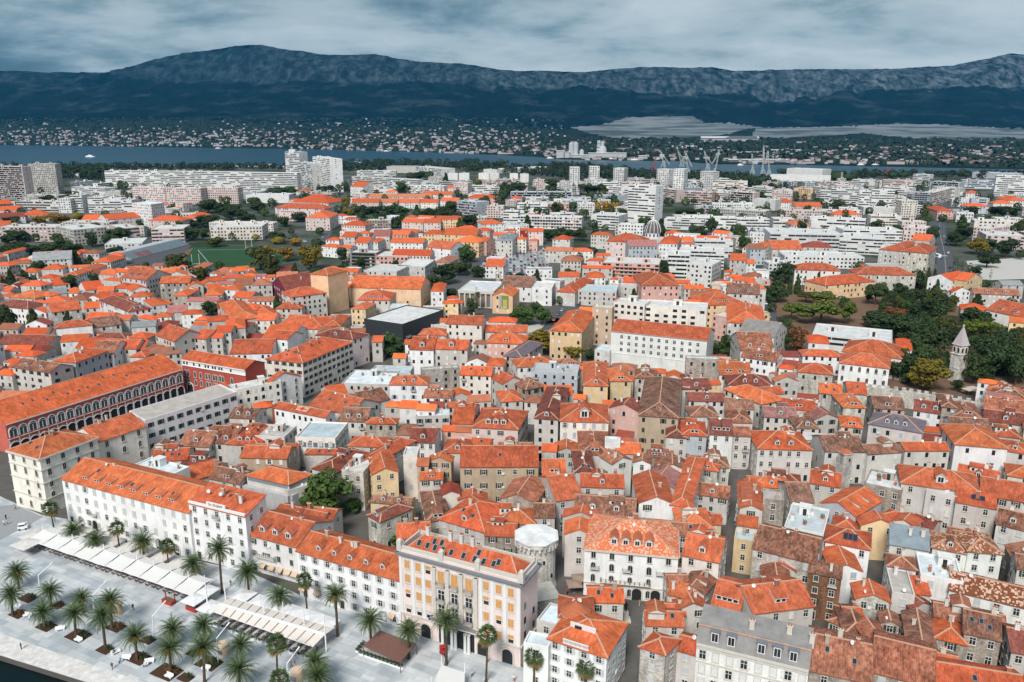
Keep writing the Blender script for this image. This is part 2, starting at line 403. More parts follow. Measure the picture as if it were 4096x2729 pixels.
	xr = t.n('ShaderNodeMapRange'); t.l(t.n('ShaderNodeSeparateXYZ').outputs[0] if False else sxp.outputs[0], xr.inputs[0]); xr.inputs[1].default_value = -3000; xr.inputs[2].default_value = 4200
	rock = t.mix(t.ramp(n2, [(.40, 0), (.62, 1)]), (.006, .014, .019), t.mix(xr.outputs[0], (.036, .054, .064), (.112, .134, .148)))  # rock, like the scrub, has the blue of distant haze in its colour
	rock = t.mix(t.ramp(streak, [(.34, 1), (.54, 0)]), rock, (.006, .014, .020))
	rf = t.math('ADD', s.outputs[1], t.math('MULTIPLY', t.math('SUBTRACT', t.math('ADD', t.math('MULTIPLY', nn, .5), t.math('MULTIPLY', t.noise(t.mapv(p, (1, .6, .5)), .0022, 8, .72), .5)), .5), 3.2)); rf = t.ramp(rf, [(.40, 0), (.66, 1)])
	col = t.mix(rf, veg, rock)
	plain = t.mix(t.ramp(t.noise(p, .009, 6, .7), [(.35, 0), (.7, 1)]), (.006, .016, .014), (.028, .038, .030))
	pf = t.ramp(s.outputs[2], [(.8, 0), (1, 1)])
	col = t.mix(pf, plain, col)
	bands = t.noise(t.mapv(p, (.25, .2, 7)), .009, 4, .6)
	qc = t.mix(t.ramp(bands, [(.42, 0), (.56, 1)]), (.065, .08, .084), (.165, .185, .19))
	qf = t.ramp(t.math('ADD', s.outputs[0], t.math('MULTIPLY', t.math('SUBTRACT', n2, .5), .9)), [(.42, 0), (.56, 1)])
	col = t.mix(qf, col, qc)
	M['mountain'] = t.done(col, .95, .0)
	o = new('mountains', me); o.data.materials.append(M['mountain']); tag(o, kind='structure')
setting()

# the air between the camera and the mountains
def haze():
	b = MB(); b.box((0, 4600, 560), (19000, 10400, 1130), 0, 0, None, True)
	m = bpy.data.materials.new('haze'); m.use_nodes = True; nt = m.node_tree; nt.nodes.clear()
	o = nt.nodes.new('ShaderNodeOutputMaterial'); v = nt.nodes.new('ShaderNodeVolumePrincipled')
	v.inputs['Color'].default_value = (.07, .50, 1.0, 1); v.inputs['Density'].default_value = HAZE; v.inputs['Anisotropy'].default_value = .0
	nt.links.new(v.outputs[0], o.inputs['Volume'])
	tag(b.obj('haze', m), kind='stuff')
HAZE = 2.0e-5
haze()
# ---- buildings ----------------------------------------------------------
WALL = {'w': ('white', (.80, .795, .775), 'plaster'), 'c': ('cream', (.80, .735, .655), 'plaster'), 's': ('grey', (.58, .55, .51), 'plaster'),
		'S': ('pale stone', (.62, .575, .51), 'masonry'), 'd': ('dark stone', (.44, .385, .33), 'masonry'), 'y': ('yellow', (.74, .56, .33), 'plaster'),
		'p': ('pink', (.68, .42, .36), 'plaster'), 'o': ('ochre', (.52, .40, .29), 'plaster'), 'b': ('blue grey', (.47, .51, .55), 'plaster'),
		'B': ('brown brick', (.24, .12, .07), 'masonry'), 'm': ('magenta', (.20, .03, .07), 'plaster'), 'r': ('red', (.36, .05, .035), 'plaster'),
		'P': ('pale pink', (.72, .60, .56), 'plaster'), 'O': ('peach', (.80, .55, .34), 'plaster')}
ROOF = {'o': ('bright orange', (.72, .150, .044), 'tiles'), 'r': ('red orange', (.63, .120, .042), 'tiles'), 'b': ('weathered brown', (.35, .135, .08), 'old_tiles'),
		'm': ('mottled', (.52, .16, .08), 'old_tiles'), 'd': ('dark red', (.27, .06, .04), 'tiles'), 'g': ('grey', (.30, .32, .33), 'flat_roof'),
		'w': ('white', (.60, .61, .60), 'flat_roof'), 'v': ('purple grey', (.19, .145, .16), 'flat_roof'), 'p': ('faded pink', (.42, .17, .15), 'tiles'), 'k': ('brown chequered', (.24, .08, .035), 'spotted_tiles'), 'K': ('spotted', (.56, .13, .05), 'spotted_tiles')}
PARTS = {}
def shared(name, fn):
	if name not in PARTS: PARTS[name] = fn()
	return PARTS[name]

class House: pass
HOUSES = []
GX0, GY0, GW, GH = -760, 90, 1560, 1500
OCC = np.zeros((GH, GW), bool)
def quadmask(b, grow=0.0):
	hw, hd = b.hw + grow, b.hd + grow
	cs = [b.P(s * hw, t * hd) for s, t in ((-1, -1), (1, -1), (1, 1), (-1, 1))]
	x0 = max(0, int(min(c[0] for c in cs) - GX0)); x1 = min(GW, int(max(c[0] for c in cs) - GX0) + 2)
	y0 = max(0, int(min(c[1] for c in cs) - GY0)); y1 = min(GH, int(max(c[1] for c in cs) - GY0) + 2)
	if x1 <= x0 or y1 <= y0: return None
	X, Y = np.meshgrid(np.arange(x0, x1) + GX0 + .5, np.arange(y0, y1) + GY0 + .5)
	U, N = b.U, b.N; det = U.x * N.y - U.y * N.x
	dx, dy = X - b.C.x, Y - b.C.y
	s = (dx * N.y - dy * N.x) / det; t = (U.x * dy - U.y * dx) / det
	return (slice(y0, y1), slice(x0, x1)), (abs(s) <= hw) & (abs(t) <= hd)
def occupy(b):
	q = quadmask(b)
	if q: OCC[q[0]] |= q[1]
def occ_poly(pts):
	x0 = max(0, int(min(p[0] for p in pts) - GX0)); x1 = min(GW, int(max(p[0] for p in pts) - GX0) + 2)
	y0 = max(0, int(min(p[1] for p in pts) - GY0)); y1 = min(GH, int(max(p[1] for p in pts) - GY0) + 2)
	if x1 <= x0 or y1 <= y0: return
	X, Y = np.meshgrid(np.arange(x0, x1) + GX0 + .5, np.arange(y0, y1) + GY0 + .5)
	r = np.zeros(X.shape, bool); n = len(pts)
	for i in range(n):
		xi, yi = pts[i][0], pts[i][1]; xj, yj = pts[i - 1][0], pts[i - 1][1]
		if yi == yj: continue
		r ^= ((yi > Y) != (yj > Y)) & (X < (xj - xi) * (Y - yi) / (yj - yi) + xi)
	OCC[y0:y1, x0:x1] |= r

def mk(C, U, N, hw, hd, H, roof, wall, rcol, slope=None, **kw):
	b = House(); b.C = Vector((C[0], C[1], 0)); b.U = U; b.N = N; b.hw = hw; b.hd = hd; b.H = H; b.roof = roof; b.wall = wall; b.rcol = rcol
	b.slope = slope if slope is not None else {'s': .2, 'F': 0}.get(roof, .42)
	b.P = lambda s, t: (b.C.x + b.U.x * s + b.N.x * t, b.C.y + b.U.y * s + b.N.y * t)
	b.opt = {}; b.kind = 'house'; b.style = None; b.ov = .35; b.seed = int(abs(C[0] * 13 + C[1] * 7)) % 9973
	for k, v in kw.items(): setattr(b, k, v)
	return b
def ridge_rise(b):
	if b.roof in 'gp': return b.hd * b.slope
	if b.roof == 'f': return b.hw * b.slope
	if b.roof == 'h': return min(b.hw, b.hd) * b.slope
	if b.roof == 's': return 2 * b.hd * b.slope
	if b.roof == 'M': return 4.0
	return 0
def two_point(t, ax, ay, bx, by, ty, H, roof, wall, rcol, depth=None, slope=None):
	A, B = at(t, ax, ay, H), at(t, bx, by, H); A.z = B.z = 0
	U = (B - A); L = U.length; U.normalize(); N = Vector((-U.y, U.x, 0)); mid = (A + B) / 2
	sl = slope if slope is not None else {'s': .2, 'F': 0}.get(roof, .42)
	target = src(t, 0, ty)[1] * .5745
	if depth is None:
		def top(d):
			if roof == 'g': q = mid + N * d / 2; z = H + d / 2 * sl
			elif roof == 'h': q = mid + N * d / 2; z = H + min(d, L) / 2 * sl
			elif roof == 's': q = mid + N * d; z = H + d * sl
			elif roof == 'M': q = mid + N * d; z = H + 4.0
			elif roof == 'f': q = mid + N * d; z = H + L / 2 * sl
			else: q = mid + N * d; z = H
			return to_px((q.x, q.y, z))[1]
		lo, hi = 4.0, 70.0
		for _ in range(40):
			m = (lo + hi) / 2
			if top(m) > target: lo = m
			else: hi = m
		depth = min(lo, 45)
	return mk(mid + N * depth / 2, U, N, L / 2, depth / 2, H, roof, wall, rcol, slope)
def three_point(t, p, q, r, H, roof, wall, rcol, slope=None):
	P, Q, R = (at(t, *x, H) for x in (p, q, r))
	U = (Q - P); U.z = 0; N = (R - Q); N.z = 0; lu, ln = U.length, N.length; U.normalize(); N.normalize()
	if U.dot(N) != 0:                     # square the plan up, keeping the corner Q and the front
		side = Vector((-U.y, U.x, 0)); N = (N * .35 + side * .65).normalized()
	C = Q - U * lu / 2 + N * ln / 2
	return mk(C, U, N, lu / 2, ln / 2, H, roof, wall, rcol, slope)

# geometry of walls and roof in world coordinates ------------------------
def wall_geo(b, mb, col=None):
	hw, hd, H = b.hw, b.hd, b.H; P = b.P; z0 = -.3
	c = [(-hw, -hd), (hw, -hd), (hw, hd), (-hw, hd)]
	par = .55 if b.roof == 'F' else 0
	for i in range(4):
		(s0, t0), (s1, t1) = c[i], c[(i + 1) % 4]; a = P(s0, t0); e = P(s1, t1)
		mb.face([(*a, z0), (*e, z0), (*e, H + par), (*a, H + par)], 0, None, col)
	r = ridge_rise(b)
	if b.roof == 'g':
		for s in (-1, 1):
			p = [P(s * hw, -hd), P(s * hw, hd), P(s * hw, 0)]; f = [(*p[0], H), (*p[1], H), (*p[2], H + r)]
			mb.face(f if s > 0 else f[::-1], 0, None, col)
	elif b.roof == 'f':
		for s in (-1, 1):
			p = [P(-hw, s * hd), P(hw, s * hd), P(0, s * hd)]; f = [(*p[0], H), (*p[1], H), (*p[2], H + r)]
			mb.face(f if s < 0 else f[::-1], 0, None, col)
	elif b.roof == 's':
		mb.face([(*P(hw, hd), H), (*P(-hw, hd), H), (*P(-hw, hd), H + r), (*P(hw, hd), H + r)], 0, None, col)
		mb.face([(*P(hw, -hd), H), (*P(hw, hd), H), (*P(hw, hd), H + r)], 0, None, col)
		mb.face([(*P(-hw, hd), H), (*P(-hw, -hd), H), (*P(-hw, hd), H + r)], 0, None, col)
	elif b.roof == 'M':
		k = 1.5
		for s in (-1, 1):
			f = [(*P(s * hw, -hd), H), (*P(s * hw, hd), H), (*P(s * hw, hd), H + 4.0), (*P(s * hw, -hd + k), H + 2.9)]
			mb.face(f if s > 0 else f[::-1], 0, None, col)
		mb.face([(*P(hw, hd), H), (*P(-hw, hd), H), (*P(-hw, hd), H + 4.0), (*P(hw, hd), H + 4.0)], 0, None, col)
	elif b.roof == 'F':                   # inner faces of the parapet
		k = .3; ci = [(-hw + k, -hd + k), (hw - k, -hd + k), (hw - k, hd - k), (-hw + k, hd - k)]
		for i in range(4):
			j = (i + 1) % 4; a, e, a2, e2 = P(*c[i]), P(*c[j]), P(*ci[i]), P(*ci[j])
			mb.face([(*a, H + par), (*e, H + par), (*e2, H + par), (*a2, H + par)], 0, None, col)
			mb.face([(*a2, H + .02), (*a2, H + par), (*e2, H + par), (*e2, H + .02)], 0, None, col)
def roof_geo(b, mb, col=None, simple_=False):
	hw, hd, H, sl, o = b.hw, b.hd, b.H, b.slope, b.ov; th = .2
	P = b.P
	if b.roof == 'F':
		k = .3; mb.face([(*P(-hw + k, -hd + k), H + .05), (*P(hw - k, -hd + k), H + .05), (*P(hw - k, hd - k), H + .05), (*P(-hw + k, hd - k), H + .05)], 0, [(0, 0), (2 * hw, 0), (2 * hw, 2 * hd), (0, 2 * hd)], col); return
	polys = []                            # (points (s,t,z), uv axis)
	S, T = hw + o, hd + o; up = .06
	q = sqrt(1 + sl * sl)
	if b.roof == 'g':
		ze = H - o * sl + up; zr = H + hd * sl + up; S = hw + .25
		polys = [[(-S, -T, ze), (S, -T, ze), (S, 0, zr), (-S, 0, zr)], [(S, T, ze), (-S, T, ze), (-S, 0, zr), (S, 0, zr)]]
		ridges = [((-S, 0, zr), (S, 0, zr))]
	elif b.roof == 'f':
		ze = H - o * sl + up; zr = H + hw * sl + up; T = hd + .25
		polys = [[(S, -T, ze), (S, T, ze), (0, T, zr), (0, -T, zr)], [(-S, T, ze), (-S, -T, ze), (0, -T, zr), (0, T, zr)]]
		ridges = [((0, -T, zr), (0, T, zr))]
	elif b.roof == 'h':
		ze = H - o * sl + up
		if hw >= hd:
			zr = ze + T * sl; a = S - T
			A, Bq = (-a, 0, zr), (a, 0, zr)
			c = [(-S, -T, ze), (S, -T, ze), (S, T, ze), (-S, T, ze)]
			polys = [[c[0], c[1], Bq, A], [c[2], c[3], A, Bq], [c[1], c[2], Bq], [c[3], c[0], A]]
		else:
			zr = ze + S * sl; a = T - S
			A, Bq = (0, -a, zr), (0, a, zr)
			c = [(-S, -T, ze), (S, -T, ze), (S, T, ze), (-S, T, ze)]
			polys = [[c[1], c[2], Bq, A], [c[3], c[0], A, Bq], [c[0], c[1], A], [c[2], c[3], Bq]]
		ridges = [(A, Bq)] + ([(c[0], A), (c[1], Bq if hw >= hd else A), (c[2], Bq), (c[3], A if hw >= hd else Bq)])
	elif b.roof == 's':
		ze = H - o * sl + up; zr = H + (2 * hd + o) * sl + up; S = hw + .15
		polys = [[(-S, -T, ze), (S, -T, ze), (S, T, zr), (-S, T, zr)]]; ridges = []
	elif b.roof == 'M':
		S = hw + .12; polys = [[(-S, -hd - .2, H + .05), (S, -hd - .2, H + .05), (S, -hd + 1.5, H + 3.0), (-S, -hd + 1.5, H + 3.0)], [(-S, -hd + 1.4, H + 3.02), (S, -hd + 1.4, H + 3.02), (S, hd, H + 4.1), (-S, hd, H + 4.1)]]; ridges = [((-S, -hd + 1.4, H + 3.0), (S, -hd + 1.4, H + 3.0))]
	for p in polys:
		w = [Vector((*P(s, t), z)) for s, t, z in p]
		e = (w[1] - w[0]); e.normalize(); nrm = (w[1] - w[0]).cross(w[2] - w[0]).normalized(); v = nrm.cross(e)
		mb.face(w, 0, [((x - w[0]).dot(e), (x - w[0]).dot(v)) for x in w], col)
		if not simple_:
			lo = [x - Vector((0, 0, th)) for x in w]
			mb.face(lo[::-1], 0, None, col)
			n = len(w); m = n if b.roof == 's' else n
			for i in range(m):
				j = (i + 1) % n
				if abs(w[i].z - w[j].z) > .05 and b.roof == 'h': continue
				if i == 2 and b.roof != 's' and n == 4: continue
				mb.face([lo[i], lo[j], w[j], w[i]], 0, None, col)
	if not simple_:
		for a, e in ridges: mb.bar((*P(a[0], a[1]), a[2] + .03), (*P(e[0], e[1]), e[2] + .03), .34, .16, 1)

# shared small parts ------------------------------------------------------
def ring(mb, x0, x1, z0, z1, w, y0, y1, m):
	for (a, b2, c, d) in ((x0 - w, x1 + w, z1, z1 + w), (x0 - w, x1 + w, z0 - w, z0), (x0 - w, x0, z0, z1), (x1, x1 + w, z0, z1)):
		mb.box(((a + b2) / 2, (y0 + y1) / 2, (c + d) / 2), (b2 - a, y1 - y0, d - c), 0, m, None, True)
def m_pane():
	b = MB(); b.box((0, -.015, 0), (1, .07, 1.5), 0, 0); return b.mesh('window', [M['glass']])
def m_frame():
	b = MB(); ring(b, -.5, .5, -.75, .75, .13, -.10, .03, 0)
	b.box((0, -.065, 0), (.07, .04, 1.5), 0, 1); b.box((0, -.065, .2), (1, .04, .06), 0, 1)
	b.box((0, -.12, -.9), (1.4, .2, .08), 0, 0, None, True)
	return b.mesh('frame', [M['stone_trim'], M['frame_white']])
def m_shutter(sx):
	def f():
		b = MB(); b.box((sx * .86, -.09, 0), (.48, .06, 1.5), 0, 0, None, True)
		for k in range(6): b.box((sx * .86, -.125, -.6 + k * .24), (.38, .02, .10), 0, 0)
		return b.mesh('shutter', [M['paint']])
	return f
def m_closed():
	b = MB()
	for sx in (-1, 1):
		b.box((sx * .25, -.05, 0), (.47, .09, 1.5), 0, 0, None, True)
		for k in range(7): b.box((sx * .25, -.10, -.63 + k * .21), (.36, .03, .10), 0, 0)
	return b.mesh('shuttered_window', [M['paint']])
def m_archwin():
	b = MB(); n = 10
	pts = [(-.5, -.9), (.5, -.9)] + [(.5 * cos(pi * k / n), .55 + .5 * sin(pi * k / n)) for k in range(n + 1)]
	b.face([(x, -.05, z) for x, z in pts], 0)
	out = [(-.68, -.9), (.68, -.9)] + [(.68 * cos(pi * k / n), .55 + .68 * sin(pi * k / n)) for k in range(n + 1)]
	for i in range(1, len(pts)):
		j = (i + 1) % len(pts)
		if j == 0: pass
		a, c, d, e = pts[i], pts[j], out[j], out[i]
		b.face([(a[0], -.12, a[1]), (c[0], -.12, c[1]), (d[0], -.12, d[1]), (e[0], -.12, e[1])][::-1], 1)
		b.face([(a[0], -.05, a[1]), (c[0], -.05, c[1]), (c[0], -.12, c[1]), (a[0], -.12, a[1])], 1)
		b.face([(e[0], 0, e[1]), (d[0], 0, d[1]), (d[0], -.12, d[1]), (e[0], -.12, e[1])][::-1], 1)
	b.box((0, -.08, 0), (.06, .04, 1.8), 0, 1); b.box((0, -.15, -.95), (1.5, .3, .1), 0, 1, None, True)
	return b.mesh('arched_window', [M['glass'], M['stone_trim']])
def m_chimney():
	b = MB(); b.box((0, 0, .6), (.6, .5, 2.2), 0, 0); b.box((0, 0, 1.76), (.78, .68, .12), 0, 1, None, True)
	for x in (-.17, .17): b.box((x, 0, 1.95), (.2, .3, .26), 0, 2)
	return b.mesh('chimney', [M['plaster'], M['stone_trim'], M['terracotta']])
def m_dish():
	b = MB(); b.tube([(0, 0, -.2), (0, 0, .75)], .04, 5, 1)
	n = 14; prof = [(0, 0), (.25, .03), (.46, .11), (.56, .17)]
	rot = Matrix.Rotation(radians(62), 3, 'X')
	for i in range(3):
		for k in range(n):
			q = []
			for (r, z), a in ((prof[i], k), (prof[i], k + 1), (prof[i + 1], k + 1), (prof[i + 1], k)):
				q.append(rot @ Vector((r * cos(2 * pi * a / n), r * sin(2 * pi * a / n), z)) + Vector((0, -.08, .85)))
			if i == 0: q = [q[0], q[2], q[3]]
			b.face(q, 0)
	b.tube([(0, -.1, .85), (0, -.55, 1.05)], .02, 4, 1)
	return b.mesh('satellite_dish', [M['shade_white'], M['metal']])
def m_skylight():
	b = MB(); b.box((0, 0, .08), (.85, 1.25, .14), 0, 1); b.box((0, 0, .155), (.66, 1.05, .02), 0, 0)
	return b.mesh('skylight', [M['glass'], M['metal']])
def m_dormer():
	b = MB(); w, h, d = .75, 1.35, 3.6
	b.face([(-w, 0, -.4), (w, 0, -.4), (w, 0, h), (0, 0, h + .5), (-w, 0, h)], 1)
	b.face([(w, 0, -.4), (w, d, -.4), (w, d, h), (w, 0, h)], 1); b.face([(-w, d, -.4), (-w, 0, -.4), (-w, 0, h), (-w, d, h)], 1)
	for s in (-1, 1):
		f = [(s * (w + .22), -.25, h - .14), (s * (w + .22), d, h - .14), (0, d, h + .56), (0, -.25, h + .56)]
		b.face(f if s > 0 else f[::-1], 0, [(0, 0), (d, 0), (d, 1.2), (0, 1.2)])
		g = [(x, y, z - .1) for x, y, z in f]; b.face(g[::-1] if s > 0 else g, 0)
		b.face([g[0], f[0], f[3], g[3]], 2); b.face([g[0], g[1], f[1], f[0]], 2)
	b.box((0, -.03, .62), (.95, .06, 1.05), 0, 3)
	ring(b, -.46, .46, .12, 1.12, .09, -.09, 0, 2); b.box((0, -.075, .62), (.06, .04, 1), 0, 2)
	return b.mesh('dormer', [M['tiles'], M['cheek_white'], M['frame_white'], M['glass']])
def m_shed_dormer():
	b = MB(); w, h, d = 1.3, 1.1, 3.4
	b.face([(-w, 0, -.4), (w, 0, -.4), (w, 0, h), (-w, 0, h)], 1)
	b.face([(w, 0, -.4), (w, d, -.4), (w, d, h + .5), (w, 0, h)], 1); b.face([(-w, d, -.4), (-w, 0, -.4), (-w, 0, h), (-w, d, h + .5)], 1)
	f = [(-w - .2, -.3, h), (w + .2, -.3, h), (w + .2, d, h + .62), (-w - .2, d, h + .62)]
	b.face(f, 0, [(0, 0), (2.8, 0), (2.8, 3.6), (0, 3.6)]); b.face([(x, y, z - .12) for x, y, z in f][::-1], 2)
	b.face([(x, y, z - .12) for x, y, z in f[:2]] + f[:2][::-1], 2)
	for x in (-.62, .62):
		b.box((x, -.03, .55), (.9, .06, .8), 0, 3); ring(b, x - .45, x + .45, .15, .95, .08, -.08, 0, 2)
	return b.mesh('dormer', [M['tiles'], M['cheek_white'], M['frame_white'], M['glass']])
def m_ext():
	b = MB(); w, d, h = 1.9, 1.7, 1.7
	b.box((0, 0, .2), (2 * w, 2 * d, 2 * h - .4), 0, 0); z0, z1 = h, h + .8
	c = [(-w - .3, -d - .3, z0), (w + .3, -d - .3, z0), (w + .3, d + .3, z0), (-w - .3, d + .3, z0)]; A, B = (-w - .3, 0, z1), (w + .3, 0, z1)
	b.face([c[0], c[1], B, A], 1, [(0, 0), (4.4, 0), (4.4, 2), (0, 2)]); b.face([c[2], c[3], A, B], 1, [(0, 0), (4.4, 0), (4.4, 2), (0, 2)]); b.face([c[1], c[2], B], 0); b.face([c[3], c[0], A], 0)
	b.face([(x, y, z - .12) for x, y, z in c][::-1], 1); b.bar((A[0], 0, z1 + .03), (B[0], 0, z1 + .03), .3, .14, 2)
	for x in (-.85, .85): b.box((x, -d - .02, .75), (.8, .08, 1.0), 0, 3); ring(b, x - .4, x + .4, .25, 1.25, .09, -d - .1, -d, 4)
	b.box((w + .02, 0, .7), (.08, .8, 1.0), 0, 3)
	return b.mesh('roof_extension', [M['cheek_white'], M['tiles'], M['ridge_mortar'], M['glass'], M['frame_white']])
def m_ac():
	b = MB(); b.box((0, -.2, 0), (.85, .34, .6), 0, 0, None, True); b.lathe([(.22, -.01), (.22, .02), (0, .02)], 10, (0, 0, 0), 1)
	return b.mesh('air_conditioner', [M['shade_white'], M['metal']])
def m_rplant():
	b = MB(); r = random.Random(2); b.box((0, 0, -.2), (.7, .4, .4), 0, 1)
	for i in range(46):
		c = Vector((r.uniform(-.4, .4), r.uniform(-.25, .25), r.uniform(.05, .8))); a = Vector((r.gauss(0, 1), r.gauss(0, 1), r.gauss(0, 1))).normalized(); e = a.orthogonal().normalized(); b.face([c - a * .13, c - e * .08, c + a * .13, c + e * .08], 0)
	return b.mesh('roof_planter', [M['foliage'], M['terracotta']])
def m_hut():
	b = MB(); b.box((0, 0, 1.2), (2.8, 2.4, 2.4), 0, 0); b.box((0, 0, 2.45), (3.1, 2.7, .14), 0, 1, None, True); b.box((0, -1.22, 1), (.9, .06, 1.9), 0, 2)
	return b.mesh('roof_hut', [M['plaster'], M['shade_white'], M['dark']])
def m_solar():
	b = MB()
	for i in range(3):
		b.box((-1.1 + 1.1 * i, 0, .16), (1.0, 2.0, .06), 0, 0, None, True); b.box((-1.1 + 1.1 * i, 0, .12), (1.06, 2.06, .05), 0, 1, None, True)
	return b.mesh('solar_panel', [M['solar'], M['metal']])
def m_balcony():
	b = MB(); b.box((0, -.5, -.07), (2.0, 1.0, .14), 0, 0, None, True)
	for i in range(11): b.box((-.95 + .19 * i, -.95, .45), (.035, .035, .9), 0, 1)
	for x in (-.96, .96):
		for k in range(4): b.box((x, -.2 - k * .2, .45), (.035, .035, .9), 0, 1)
	b.box((0, -.95, .92), (2, .06, .06), 0, 1, None, True)
	for x in (-.45, .45): b.box((x, -.3, -.3), (.18, .6, .34), 0, 0)
	return b.mesh('balcony', [M['stone_trim'], M['metal']])
def m_awning():
	b = MB(); f = [(-.9, 0, .9), (.9, 0, .9), (.9, -1.2, .2), (-.9, -1.2, .2)]
	b.face(f[::-1], 0); b.face([(x, y, z - .03) for x, y, z in f], 0); b.face([(-.9, -1.2, .2), (.9, -1.2, .2), (.9, -1.2, -.02), (-.9, -1.2, -.02)][::-1], 0)
	return b.mesh('awning', [M['paint']])
def m_door():
	b = MB(); b.box((0, -.02, 1.1), (1.1, .08, 2.2), 0, 0); ring(b, -.55, .55, 0.12, 2.2, .16, -.1, .02, 1)
	return b.mesh('door', [M['dark'], M['stone_trim']])

SHUT = {'grey': (.50, .53, .55), 'white': (.70, .70, .68), 'green': (.03, .06, .045), 'dark': (.05, .06, .07), 'orange': (.62, .30, .08), 'blue': (.40, .46, .52), 'brown': (.16, .08, .05)}
TREE = None
def visible(p, nudge=.5):
	for c in (CAM, CAM + Vector((6, 0, 0)), CAM - Vector((6, 0, 0))):
		d = p - c; L = d.length; d.normalize()
		h = TREE.ray_cast(c, d, L - nudge)
		if h[0] is None: return True
	return False
def in_frame(p, mx=60):
	q = to_px(p); return q is not None and -mx < q[0] < 2353 + mx and -mx < q[1] < 1568 + mx

def facade(b, side):
	"""(midpoint, outward normal, along, half length) of one wall: 0 front, 1 right, 2 back, 3 left"""
	U, N = b.U, b.N
	if side == 0: m = b.P(0, -b.hd); al = U; L = b.hw
	elif side == 1: m = b.P(b.hw, 0); al = N; L = b.hd
	elif side == 2: m = b.P(0, b.hd); al = -U; L = b.hw
	else: m = b.P(-b.hw, 0); al = -N; L = b.hd
	out = Vector((al.y, -al.x, 0))
	return Vector((m[0], m[1], 0)), out, al, L
def window_slots(b, rnd):
	nf = b.opt.get('f') or max(1, round(b.H / 3.2)); fh = b.H / nf
	for side in (0, 1, 3):
		m, out, al, L = facade(b, side)
		if out.dot(CAM - m) <= 0 or L < 1.3: continue
		if 'n' in b.opt and side != 0: continue
		sp = b.opt.get('w') or rnd.choice((2.5, 2.8, 3.2))
		nc = max(1, int((2 * L - .8) / sp)); step = 2 * L / nc
		for fl in range(nf):
			for c in range(nc):
				if rnd.random() < b.opt.get('skip', .10 if side == 0 else .25): continue
				yield side, fl, nf, m + al * (-L + (c + .5) * step) + Vector((0, 0, fl * fh + fh * .56)), out, fh

def add_child(name, mesh, parent, base, p, ang=0, scale=None, color=None):
	return new(name, mesh, parent, (p[0] - base.x, p[1] - base.y, p[2] - base.z), ang, scale, color)

